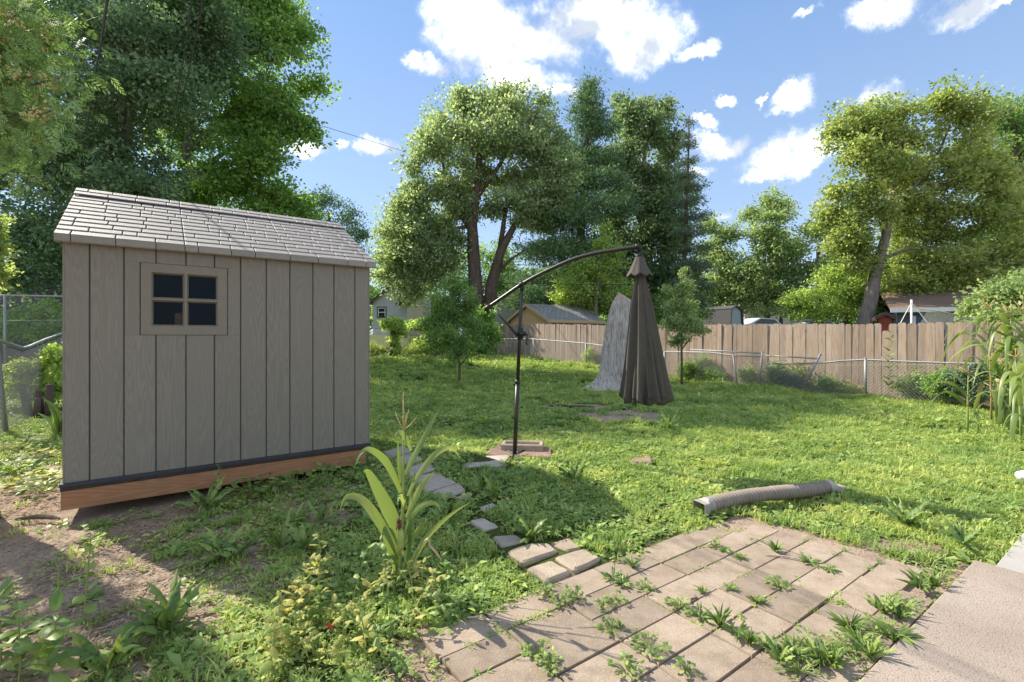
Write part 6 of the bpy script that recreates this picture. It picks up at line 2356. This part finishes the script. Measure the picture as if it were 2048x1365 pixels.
for i, (px, py, lab) in enumerate([(540, 985, 'broad leaved bush under the middle of the shed base'), (590, 978, 'broad leaved bush right of the middle of the shed base'), (505, 992, 'small leafy bush under the shed base left of the others'), (655, 962, 'leafy bush at the right end of the shed base'), (690, 948, 'shaded leafy weed at the shed right corner')]):
    clump('shade_weed', lab, gp(px, py), 26, 0.17, 0.075, 0.055, 'oval', 'lf_weed', 0.20, 630 + i, 'leafy weeds under the shed base')
for i, (px, py, lab) in enumerate([(30, 950, 'sunlit leafy weed at the left edge beside the shed'), (75, 925, 'sunlit leafy weed close to the left shed corner'), (95, 985, 'leafy weed in front of the left shed corner'), (60, 975, 'leafy weed between the leaning trunk and shed'), (105, 900, 'leafy weed behind the left shed corner'), (40, 905, 'leafy weed below the chain link post')]):
    clump('sunny_weed', lab, gp(px, py), 26, 0.20, 0.08, 0.055, 'oval', 'lf_yellow' if i % 2 else 'lf_weed', 0.16, 640 + i, 'sunlit weeds left of the shed')
rosette('strap_weed', 'tall strap leaved young corn left of the shed corner', gp(118, 872), 9, 0.55, 0.05, 'strap', 'lf_weed', (45, 82), 660, None, 'weed')
leafy_stem('tall_weed', 'tall narrow weed before the notch in the board fence', gp(1778, 800), 1.55, 26, 0.20, 0.05, 'lf_weed', (0.05, 0.0), 661, None, 'weed', 'strap')

# ------------------------------------------------------------------ corn
def corn_leaf(root, pts, w, mat, side=None, drop=None):
    pts = [np.asarray(p, float) for p in pts]
    fine = []
    n = len(pts)
    for i in range(n - 1):
        q0, q1, q2, q3 = pts[max(i - 1, 0)], pts[i], pts[i + 1], pts[min(i + 2, n - 1)]
        for k in range(4):
            t = k / 4
            fine.append(0.5 * ((2 * q1) + (-q0 + q2) * t + (2 * q0 - 5 * q1 + 4 * q2 - q3) * t * t + (-q0 + 3 * q1 - 3 * q2 + q3) * t ** 3))
    fine.append(pts[-1])
    m = len(fine)
    wid = [w * max(0.03, min(1.0, 0.45 + 1.6 * (i / (m - 1))) * (1 - (i / (m - 1)) ** 2.2)) for i in range(m)]
    ov = fine[-1] - fine[0]
    if side is None:
        side = np.cross(ov, [0, 0, 1.0])
        side = side / (np.linalg.norm(side) + 1e-9)
    sides = []
    for i in range(m):
        if drop is not None:
            tg = fine[min(i + 1, m - 1)] - fine[max(i - 1, 0)]
            pv = np.array([-tg[2], 0, tg[0]])
            if pv[2] < 0:
                pv = -pv
            pv = pv / (np.linalg.norm(pv) + 1e-9)
            sides.append(pv + np.array([0, drop + 0.35 * math.sin(3.0 * i / m + ov[0] * 7), 0]))
            continue
        a = 0.5 * math.sin(2.2 * i / m + ov[0] * 9)
        sides.append(np.asarray(side) * math.cos(a) + np.array([0, 0, 1.0]) * math.sin(a) * 0.7)
    mb = MB()
    mb.ribbon(fine, wid, sides, 0.28)
    return mb.build('leaf', mat, root, True)


def make_front_corn():
    b = G(797, 1180)
    Zc = b[1]
    root = thing('corn_plant', 'single corn plant with tassel and red silk standing in front of the shed', 'corn', b)

    def q(x, y, dz=0.0):
        return P(660 + x / 3.103, 760 + y / 3.103, Zc + dz)
    mb = MB()
    st = [q(418, 1300), q(428, 1150), q(440, 1000), q(452, 800), q(455, 600), q(455, 450), q(455, 310)]
    mb.tube(st, [0.016, 0.014, 0.012, 0.009, 0.007, 0.005, 0.0035], 10)
    mb.build('stalk', M['stalk'], root, True)
    lv = [([(440, 700), (400, 600), (345, 505), (290, 455), (235, 432), (190, 460), (150, 550)], 46, -0.16, (0.25, 1, 0.25)),
          ([(440, 1000), (400, 890), (350, 780), (290, 670), (235, 575), (205, 572)], 84, -0.12, (0.95, -0.3, -0.35)),
          ([(432, 1110), (370, 990), (290, 850), (215, 755), (150, 722), (95, 735), (60, 815)], 62, 0.10, (0.4, 1, 0.6)),
          ([(455, 620), (500, 510), (560, 400), (620, 285), (680, 170)], 46, 0.08, (0.8, 0.5, 0.35)),
          ([(480, 720), (530, 620), (600, 520), (660, 455), (730, 422), (775, 440), (808, 490)], 42, 0.14, (-0.3, 1, 0.3)),
          ([(470, 930), (510, 840), (560, 785), (620, 765), (665, 775), (690, 828)], 40, -0.12, (-0.2, 1, 0.4)),
          ([(450, 1230), (520, 1110), (590, 990), (680, 895), (780, 815), (880, 755)], 36, 0.05, (0.5, 0.8, 0.4)),
          ([(470, 860), (520, 740), (580, 640), (650, 568)], 48, -0.06, (0.8, 0.4, 0.4)),
          ([(505, 440), (470, 365), (440, 328), (412, 328), (405, 372)], 32, -0.03, (0.2, 1, 0.3)),
          ([(470, 800), (452, 735), (430, 722), (420, 778)], 34, -0.1, (0.4, 1, 0.2)),
          ([(470, 1010), (520, 960), (560, 915), (592, 878)], 44, -0.07, (0.7, 0.5, -0.5)),
          ([(435, 1180), (390, 1080), (345, 960), (300, 860), (262, 775)], 50, -0.07, (0.8, 0.5, 0.4)),
          ([(440, 640), (430, 540), (425, 450), (418, 370)], 30, 0.06, (0.8, 0.6, 0.1)),
          ([(470, 960), (490, 850), (500, 740), (510, 650), (530, 560)], 44, 0.03, (0.9, 0.4, 0.1)),
          ([(450, 1200), (480, 1080), (490, 960), (500, 850)], 48, -0.03, (0.9, -0.4, 0.1)),
          ([(430, 1240), (400, 1150), (385, 1080)], 40, -0.05, (0.9, 0.4, 0.1))]
    for pts, w, dz, side in lv:
        n = len(pts)
        p3 = [q(x, y, dz * (i / (n - 1))) for i, (x, y) in enumerate(pts)]
        sg = 1.0 if side[0] >= 0 else -1.0
        corn_leaf(root, p3, w * 1.12 / 3.103 / F * Zc, M['lf_corn'], side, 0.45)
    for pts in ([(440, 1180), (520, 1080), (600, 985), (620, 1045), (565, 1130), (552, 1225)], [(612, 1020), (650, 1060), (680, 1100), (695, 1135)], [(425, 1170), (470, 1230), (488, 1300)], [(420, 1220), (395, 1270), (405, 1320)]):
        p3 = [q(x, y, -0.04) for x, y in pts]
        corn_leaf(root, p3, 20 / 3.103 / F * Zc, M['dry_leaf'], (0.5, 1, 0.2))
    mb = MB()
    mb.tube([q(455, 310), q(456, 200), q(455, 75)], [0.003, 0.004, 0.002], 6)
    for e in ((405, 198), (490, 185), (540, 230), (478, 205)):
        mb.tube([q(455, 318), q((455 + e[0]) / 2, (318 + e[1]) / 2 + 6), q(*e)], [0.0018, 0.003, 0.0015], 5)
    r_ = random.Random(3)
    for k in range(60):
        t = r_.random()
        x, y = 455, 310 - 235 * t
        mb.tube([q(x, y), q(x + r_.uniform(-7, 7), y - 8, r_.uniform(-0.01, 0.01))], [0.0016, 0.001], 3)
    mb.build('tassel', M['tassel'], root, True)
    mb = MB()
    mb.tube([q(432, 1080, -0.03), q(438, 1020, -0.04), q(442, 960, -0.05), q(436, 920, -0.05)], [0.014, 0.022, 0.019, 0.010], 10)
    ear = mb.build('ear', M['husk'], root, True)
    mb = MB()
    for k in range(46):
        a = (436 + r_.uniform(-8, 8), 925)
        e = (428 + r_.uniform(-20, 18), 880 + r_.uniform(-8, 60))
        mb.tube([q(*a, -0.05), q((a[0] + e[0]) / 2 - 4, min(a[1], e[1]) - r_.uniform(0, 20), -0.055 + r_.uniform(-0.012, 0.012)), q(*e, -0.055 + r_.uniform(-0.015, 0.015))], 0.0022, 3)
    mb.build('silk', M['silk'], ear, True)


make_front_corn()


def corn(label, loc, h, n, seed, silk=True, dry=False, ln=0.75, group='corn plants by the right fence'):
    r_ = random.Random(seed)
    root = thing('corn_plant', label, 'corn', loc, 0, group)
    b = np.array(loc)
    lean = np.array([r_.uniform(-0.06, 0.06), r_.uniform(-0.06, 0.06), 0])

    def sp(t):
        return b + np.array([0, 0, h * t]) + lean * t * t
    mb = MB()
    mb.tube([sp(t) for t in (-0.02, 0.25, 0.5, 0.75, 0.92)], [0.017, 0.015, 0.012, 0.009, 0.004], 8)
    mb.build('stalk', M['stalk_dry' if dry else 'stalk'], root, True)
    az0 = r_.uniform(0, 6.28)
    for i in range(n):
        t = 0.10 + 0.72 * i / (n - 1)
        az = az0 + (i % 2) * math.pi + r_.uniform(-0.6, 0.6)
        d = np.array([math.cos(az), math.sin(az), 0])
        L = ln * r_.uniform(0.75, 1.15) * (0.7 + 0.5 * math.sin(math.pi * min(1, t + 0.1)))
        p = sp(t)
        old = t < 0.38
        if old:
            pts = [p, p + d * L * 0.18 + np.array([0, 0, L * 0.05]), p + d * L * 0.28 + np.array([0, 0, -L * 0.18]), p + d * L * 0.30 + np.array([0, 0, -L * 0.45]), p + d * L * 0.27 + np.array([0, 0, -min(L * 0.7, h * t * 0.9)])]
        else:
            dr = r_.uniform(0.15, 0.75)
            pts = [p, p + d * L * 0.22 + np.array([0, 0, L * 0.26]), p + d * L * 0.48 + np.array([0, 0, L * 0.38]), p + d * L * 0.76 + np.array([0, 0, L * (0.36 - dr * 0.35)]), p + d * L * 0.96 + np.array([0, 0, L * (0.22 - dr)])]
        sd = np.array([-d[1], d[0], 0.12])
        corn_leaf(root, pts, 0.095 * r_.uniform(0.8, 1.15), M['dry_leaf'] if (dry and old and r_.random() < 0.6) else M['lf_corn'], sd)
    mb = MB()
    t0 = sp(0.92)
    mb.tube([t0 - np.array([0, 0, 0.02]), t0 + np.array([0, 0, h * 0.15])], [0.004, 0.003], 5)
    for k in range(9):
        a = r_.uniform(0, 6.28)
        e = t0 + np.array([math.cos(a) * 0.11, math.sin(a) * 0.11, h * r_.uniform(0.06, 0.13)])
        mb.tube([t0 + np.array([0, 0, 0.01 * k]), (t0 + e) / 2 + np.array([0, 0, 0.02]), e], [0.0025, 0.0035, 0.002], 4)
    mb.build('tassel', M['tassel'], root, True)
    if silk:
        a = az0 + 0.7
        c = sp(0.48) + np.array([math.cos(a) * 0.03, math.sin(a) * 0.03, 0])
        e = c + np.array([math.cos(a) * 0.05, math.sin(a) * 0.05, 0.17])
        mb = MB()
        mb.tube([c, (c + e) / 2, e], [0.016, 0.026, 0.012], 8)
        er = mb.build('ear', M['husk'], root, True)
        mb = MB()
        for k in range(40):
            v = np.array([r_.uniform(-0.13, 0.13), r_.uniform(-0.13, 0.13), r_.uniform(-0.07, 0.03)])
            mb.tube([e, e + v * 0.5 + np.array([0, 0, 0.045]), e + v], 0.003, 3)
        mb.build('silk', M['silk_pale'], er)


corn('tall tasselled corn with pale silk, left of the right hand corn cluster', gp(1983, 849), 2.05, 18, 1, True, True, 0.85)
corn('slim corn stalk second from left in the right hand cluster', gp(2021, 855), 1.95, 16, 2, True, False, 0.8)
corn('corn plant at the right image edge with broad leaves', gp(2050, 862), 2.0, 17, 3, True, False, 0.9)
corn('partly cropped corn plant just outside the right edge', gp(2090, 845), 1.9, 16, 5, False, False, 0.85)
corn('leafy corn plant behind the two front stalks of the right cluster', gp(2005, 838), 1.75, 15, 7, True, False, 0.8)
corn('shorter corn plant low at the right image edge', gp(2042, 880), 1.2, 13, 8, False, False, 0.65)
corn('small young corn plant left of the tall right hand corn', gp(1935, 869), 0.98, 10, 4, False, False, 0.5)

# ------------------------------------------------------------------ small things on the ground
c = gp(2052, 966)
mb = MB()
rg = np.random.default_rng(3)
vs = []
for i in range(9):
    for k in range(16):
        th, ph = 2 * math.pi * k / 16, math.pi * i / 8
        rr = 0.075 * (1 + 0.22 * math.sin(5 * th + i) * math.sin(ph) + rg.normal(0, 0.05))
        vs.append((rr * math.sin(ph) * math.cos(th), rr * math.sin(ph) * math.sin(th), 0.06 + 0.8 * rr * math.cos(ph)))
mb.addv(vs, [(i * 16 + k, i * 16 + (k + 1) % 16, (i + 1) * 16 + (k + 1) % 16, (i + 1) * 16 + k) for i in range(8) for k in range(16)])
single('plastic_bag', 'crumpled white plastic bag on the grass at the right edge', 'bag', mb, M['bag'], c, 0, True)
mb = MB()
mb.tube([(-0.14, 0, 0.02), (0, 0.02, 0.03), (0.13, 0, 0.024), (0.2, -0.02, 0.02)], [0.012, 0.02, 0.018, 0.008], 7)
c = gp(70, 1048)
single('bark_piece', 'broken dark bark piece on soil below the shed corner', 'wood', mb, M['bark'], c, 0.1, False)
for i, (px, py, L, rz, lab) in enumerate(((1585, 1128, 0.16, -0.35, 'thin dry stick lying across the far pavers'), (1388, 1212, 0.05, 0.9, 'short dark stick on a paver joint'), (968, 1253, 0.09, -0.2, 'dry twig at the left patio edge'), (1810, 1218, 0.12, 0.1, 'dry stem lying by the slab edge'))):
    mb = MB()
    mb.tube([(-L, 0, 0.006), (-L * 0.3, 0.012, 0.01), (L * 0.4, -0.006, 0.008), (L, 0.01, 0.006)], [0.004, 0.006, 0.005, 0.003], 6)
    single('dry_stick', lab, 'stick', mb, M['cutwood'] if i != 1 else M['twig'], gp(px, py, 0.003), rz)


def make_stub():
    b = G(84, 836)
    root = thing('cut_stubs', 'cluster of brown cut shrub stubs left of the shed', 'stump', b)
    for dx, dy, h, lx, r_ in ((0.12, 0, 0.62, 0.03, 0.06), (-0.05, 0.05, 0.5, -0.05, 0.05), (-0.28, 0.05, 0.6, -0.16, 0.055), (0.02, -0.12, 0.38, 0.02, 0.05)):
        mb = MB()
        mb.tube([b + np.array([dx, dy, -0.03]), b + np.array([dx + lx * 0.5, dy, h * 0.5]), b + np.array([dx + lx, dy, h])], [r_ * 1.3, r_, r_ * 0.95], 9)
        mb.build('stub', M['bark'], root, True)


make_stub()

# ------------------------------------------------------------------ lawn and ground cover
def clump_mesh(kind, seed):
    rg = np.random.default_rng(seed)
    V, A = [], []

    def quad(a, b, c, d, v):
        V.append((a, b, c, d))
        A.append(v)
    cv = rg.uniform(0.2, 0.8)
    if kind == 'clover':
        for i in range(24):
            a = rg.uniform(0, 6.28)
            rr = 0.09 * math.sqrt(rg.uniform(0, 1))
            p = np.array([rr * math.cos(a), rr * math.sin(a), rg.uniform(0.006, 0.036)])
            L = rg.uniform(0.018, 0.040)
            az = rg.uniform(0, 6.28)
            ax = np.array([math.cos(az), math.sin(az), rg.uniform(-0.3, 0.5)])
            sd = np.array([-math.sin(az), math.cos(az), rg.uniform(-0.4, 0.4)])
            quad(p - ax * L * 0.5, p + sd * L * 0.5 + [0, 0, L * .1], p + ax * L * 0.5, p - sd * L * 0.5 + [0, 0, L * .1], cv * 0.35 + rg.uniform(0, 0.65))
    elif kind == 'grass':
        for i in range(34):
            a = rg.uniform(0, 6.28)
            rr = 0.07 * math.sqrt(rg.uniform(0, 1))
            p = np.array([rr * math.cos(a), rr * math.sin(a), 0])
            h = rg.uniform(0.03, 0.075)
            az = rg.uniform(0, 6.28)
            ln = np.array([math.cos(az), math.sin(az), 0]) * h * rg.uniform(0.2, 1.1)
            sd = np.array([-math.sin(az), math.cos(az), 0]) * rg.uniform(0.0022, 0.0048)
            m = p + ln * 0.35 + np.array([0, 0, h * 0.65])
            e = p + ln + np.array([0, 0, h * rg.uniform(0.6, 1.0)])
            v = cv * 0.5 + rg.uniform(0.1, 0.6)
            quad(p - sd, p + sd, m + sd * 0.8, m - sd * 0.8, v)
            quad(m - sd * 0.8, m + sd * 0.8, e + sd * 0.1, e - sd * 0.1, v)
    elif kind == 'broad':
        for i in range(11):
            az = i * 2.4 + rg.uniform(-0.4, 0.4)
            L = rg.uniform(0.06, 0.13)
            w = L * rg.uniform(0.2, 0.34)
            el = rg.uniform(0.15, 0.9)
            ax = np.array([math.cos(az) * math.cos(el), math.sin(az) * math.cos(el), math.sin(el)])
            sd = np.array([-math.sin(az), math.cos(az), 0]) * w * 0.5
            p = np.array([rg.uniform(-0.02, 0.02), rg.uniform(-0.02, 0.02), 0.002])
            m = p + ax * L * 0.55
            e = p + ax * L + np.array([0, 0, -L * 0.22])
            v = cv * 0.5 + rg.uniform(0.1, 0.5)
            quad(p - sd * 0.2, p + sd * 0.2, m + sd, m - sd, v)
            quad(m - sd, m + sd, e + sd * 0.15, e - sd * 0.15, v)
    elif kind == 'litter':
        for i in range(26):
            a = rg.uniform(0, 6.28)
            rr = 0.12 * math.sqrt(rg.uniform(0, 1))
            p = np.array([rr * math.cos(a), rr * math.sin(a), rg.uniform(0.002, 0.012)])
            az = rg.uniform(0, 6.28)
            L, w = rg.uniform(0.005, 0.022), rg.uniform(0.0015, 0.0045)
            ax = np.array([math.cos(az), math.sin(az), rg.uniform(-0.25, 0.25)]) * L
            sd = np.array([-math.sin(az), math.cos(az), rg.uniform(-0.5, 0.5)]) * w
            quad(p - ax - sd, p - ax + sd, p + ax + sd, p + ax - sd, rg.uniform(0, 1))
    v = np.array(V).reshape(-1, 3)
    f = np.arange(len(v)).reshape(-1, 4)
    return np_mesh('clump_' + kind, v, f, M['lf_dry'] if kind == 'litter' else M['lf_lawn'], False, np.array(A))


def scatter(name, label, pts, rot, scl, idx, kinds):
    col = bpy.data.collections.new(name + '_sources')
    for i, k in enumerate(kinds):
        o = bpy.data.objects.new('src_%02d' % i, clump_mesh(k, 50 + i))
        col.objects.link(o)
    me = bpy.data.meshes.new(name)
    me.vertices.add(len(pts))
    me.vertices.foreach_set('co', np.ascontiguousarray(pts, dtype=np.float32).ravel())
    a = me.attributes.new('rot', 'FLOAT_VECTOR', 'POINT')
    a.data.foreach_set('vector', np.ascontiguousarray(rot, dtype=np.float32).ravel())
    a = me.attributes.new('scl', 'FLOAT', 'POINT')
    a.data.foreach_set('value', np.ascontiguousarray(scl, dtype=np.float32))
    a = me.attributes.new('pick', 'INT', 'POINT')
    a.data.foreach_set('value', np.ascontiguousarray(idx, dtype=np.int32))
    me.update()
    ng = bpy.data.node_groups.new(name + '_nodes', 'GeometryNodeTree')
    ng.interface.new_socket('Geometry', in_out='INPUT', socket_type='NodeSocketGeometry')
    ng.interface.new_socket('Geometry', in_out='OUTPUT', socket_type='NodeSocketGeometry')
    N, Lk = ng.nodes, ng.links
    gi, go = N.new('NodeGroupInput'), N.new('NodeGroupOutput')
    ci = N.new('GeometryNodeCollectionInfo')
    ci.inputs['Collection'].default_value = col
    ci.inputs['Separate Children'].default_value = True
    ci.inputs['Reset Children'].default_value = True
    ip = N.new('GeometryNodeInstanceOnPoints')

    def attr(nm, tp):
        n = N.new('GeometryNodeInputNamedAttribute')
        n.data_type = tp
        n.inputs['Name'].default_value = nm
        return n.outputs['Attribute']
    Lk.new(gi.outputs[0], ip.inputs['Points'])
    Lk.new(ci.outputs[0], ip.inputs['Instance'])
    ip.inputs['Pick Instance'].default_value = True
    Lk.new(attr('pick', 'INT'), ip.inputs['Instance Index'])
    e = N.new('FunctionNodeEulerToRotation')
    Lk.new(attr('rot', 'FLOAT_VECTOR'), e.inputs[0])
    Lk.new(e.outputs[0], ip.inputs['Rotation'])
    Lk.new(attr('scl', 'FLOAT'), ip.inputs['Scale'])
    Lk.new(ip.outputs[0], go.inputs[0])
    o = add(name, me)
    md = o.modifiers.new('scatter', 'NODES')
    md.node_group = ng
    tag(o, label, None, None, 'stuff')
    return o


def block_mask(x, y):
    """where loose stones, the shed and the tray keep the lawn away"""
    m = np.zeros(len(x), bool)
    for ob in bpy.data.objects:
        if ob.name.split('.')[0] in ('stone_block', 'path_block', 'flat_paver', 'brick'):
            vv = np.array([v.co[:2] for v in ob.data.vertices]) + np.array(ob.location[:2])
            c = vv.mean(0)
            # convex outline test by angular support
            n = len(vv) // 3
            poly = vv[:n]
            ins = np.ones(len(x), bool)
            for i in range(n):
                a, b = poly[i], poly[(i + 1) % n]
                ins &= ((b[0] - a[0]) * (y - a[1]) - (b[1] - a[1]) * (x - a[0])) > -0.004
            m |= ins
    rel = np.stack([x - SHED_O[0], y - SHED_O[1]], 1)
    u, v = rel @ SU, rel @ SV
    m |= (u > -0.02) & (u < 2.5) & (v > 0.02) & (v < 2.7)
    return m


def make_lawn():
    rg = np.random.default_rng(21)
    PTS, ROT, SCL, IDX = [], [], [], []
    kinds = ['clover', 'clover', 'clover', 'clover', 'grass', 'grass', 'grass', 'broad', 'broad', 'broad']
    LP, LR, LS_, LI = [], [], [], []
    for (y0, y1, dens, sc) in ((1.7, 3.2, 430, 0.80), (3.2, 5.0, 330, 0.92), (5.0, 8.0, 270, 0.98), (8.0, 12.5, 140, 1.3), (12.5, 18.0, 60, 1.95), (18.0, 25.5, 26, 2.9)):
        w = y1 * 1.12 + 0.4
        n = int(dens * 2 * w * (y1 - y0))
        x = rg.uniform(-w, w, n)
        y = rg.uniform(y0, y1, n)
        ok = np.abs(x) < y * 1.12 + 0.3
        # inside the right boundary fence and before the rear one
        ok &= ((x - CL0[0]) * D2[0] + (y - CL0[1]) * D2[1]) < 0.25
        ok &= ~((y > 23.5 + x * 0.72) & (x < -0.5)) | (y < 16)
        x, y = x[ok], y[ok]
        s = soil_mask(x, y)
        a, b = ab(x, y)
        pv = paved(x, y)
        # joints between pavers keep a thin growth
        p = np.clip(1.15 - 1.2 * s, 0.05, 1) * (1 - np.clip(pv * 1.3, 0, 1))
        # bare patio corner and fringe near it keeps ragged
        p *= 0.55 + 0.75 * vnoise(x, y, 2.2, 9)
        shadezone = (x > -2.7) & (x < 0.2) & (y < 5.2) & (y + 0.55 * x > 1.95)
        p = np.where(shadezone, np.maximum(p, 0.42 * (1 - np.clip(pv * 1.3, 0, 1))), p)
        keep = (rg.uniform(0, 1, len(x)) < p) & ~block_mask(x, y)
        lit = (rg.uniform(0, 1, len(x)) < 0.05 + 0.28 * np.clip(s - 0.15, 0, 1)) & (y < 10) & (pv < 0.4) & ~block_mask(x, y)
        if y0 < 5:
            LP.append(np.stack([x[lit], y[lit], g(x[lit], y[lit])], 1))
            k = int(lit.sum())
            LR.append(np.stack([np.zeros(k), np.zeros(k), rg.uniform(0, 6.28, k)], 1))
            LS_.append(rg.uniform(0.7, 1.3, k))
            LI.append(rg.integers(0, 3, k))
        x, y, b, s = x[keep], y[keep], b[keep], s[keep]
        k = len(x)
        PTS.append(np.stack([x, y, g(x, y) - 0.004], 1))
        ROT.append(np.stack([rg.normal(0, 0.13, k), rg.normal(0, 0.13, k), rg.uniform(0, 6.28, k)], 1))
        SCL.append(sc * rg.uniform(0.7, 1.35, k) * (0.85 + 0.4 * vnoise(x, y, 1.3, 11)))
        # clover in the near weedy part, more grass to the right and back
        u = rg.uniform(0, 1, k)
        pc = np.clip(0.54 - 0.26 * sst(x, 0.3, 3.0) + 0.5 * (vnoise(x, y, 0.8, 13) - 0.5), 0.15, 0.85)
        pb = 0.10 + 0.12 * vnoise(x, y, 1.0, 14)
        kk = np.where(u < pc, rg.integers(0, 4, k), np.where(u < pc + pb, rg.integers(7, 10, k), rg.integers(4, 7, k)))
        IDX.append(kk)
    # sparse growth in the patio joints
    aj = np.array([0.975, 1.385, 1.80, 2.215, 2.63, 3.045, 3.49])
    bj = np.array([-2.215, -2.005, -1.812, -1.606, -1.39, -1.178, -0.975, -0.82])
    n = 520
    a = rg.uniform(0.95, 3.9, n)
    b = rg.uniform(-2.2, -0.83, n)
    on = rg.uniform(0, 1, n) < 0.62
    a = np.where(on, a, aj[rg.integers(0, len(aj), n)])
    b = np.where(on, bj[rg.integers(0, len(bj), n)], b)
    kp = (vnoise(a, b, 3.0, 33) > 0.56) | (b > -0.9)
    a, b = a[kp] + rg.normal(0, 0.006, kp.sum()), b[kp] + rg.normal(0, 0.006, kp.sum())
    x, y = fromab(a, b)
    k = len(x)
    PTS.append(np.stack([x, y, np.full(k, 0.004)], 1))
    ROT.append(np.stack([rg.normal(0, 0.2, k), rg.normal(0, 0.2, k), rg.uniform(0, 6.28, k)], 1))
    SCL.append(rg.uniform(0.2, 0.5, k))
    IDX.append(rg.integers(0, 10, k))
    scatter('lawn', 'weedy green lawn of grass, clover and broad leaved plants', np.concatenate(PTS), np.concatenate(ROT), np.concatenate(SCL), np.concatenate(IDX), kinds)
    # brown litter also lies on the patio edges
    scatter('mulch_litter', 'dry brown mulch chips and leaf litter on the bare soil', np.concatenate(LP), np.concatenate(LR), np.concatenate(LS_), np.concatenate(LI), ['litter'] * 3)


make_lawn()


# labels that single out look-alike weeds by their order across the picture
def ordinal_labels(base, noun):
    obs = [o for o in COL.objects if o.parent is None and o.get('label') == base]
    obs.sort(key=lambda o: o.location.x / o.location.y)
    words = ['first', 'second', 'third', 'fourth', 'fifth', 'sixth', 'seventh', 'eighth', 'ninth', 'tenth', 'eleventh', 'twelfth', 'thirteenth', 'fourteenth', 'fifteenth', 'sixteenth', 'seventeenth', 'eighteenth', 'nineteenth', 'twentieth']
    if len(obs) > len(words):
        return
    for w, o in zip(words, obs):
        o['label'] = base + ', ' + w + ' from left of the ' + noun


for b_, n_ in (('round leaved green weed in a patio joint', 'round leaved ones'), ('jagged leaved flat weed in a patio joint', 'jagged ones'), ('narrow bladed weed in a patio joint', 'narrow bladed ones'),
               ('tall strap leaved weed beside the slab', 'tall ones'), ('bushy green weed beside the slab', 'bushy ones'), ('spreading bladed weed beside the slab', 'spreading ones'), ('yellowing leafy weed below the corn', 'yellowing ones')):
    ordinal_labels(b_, n_)
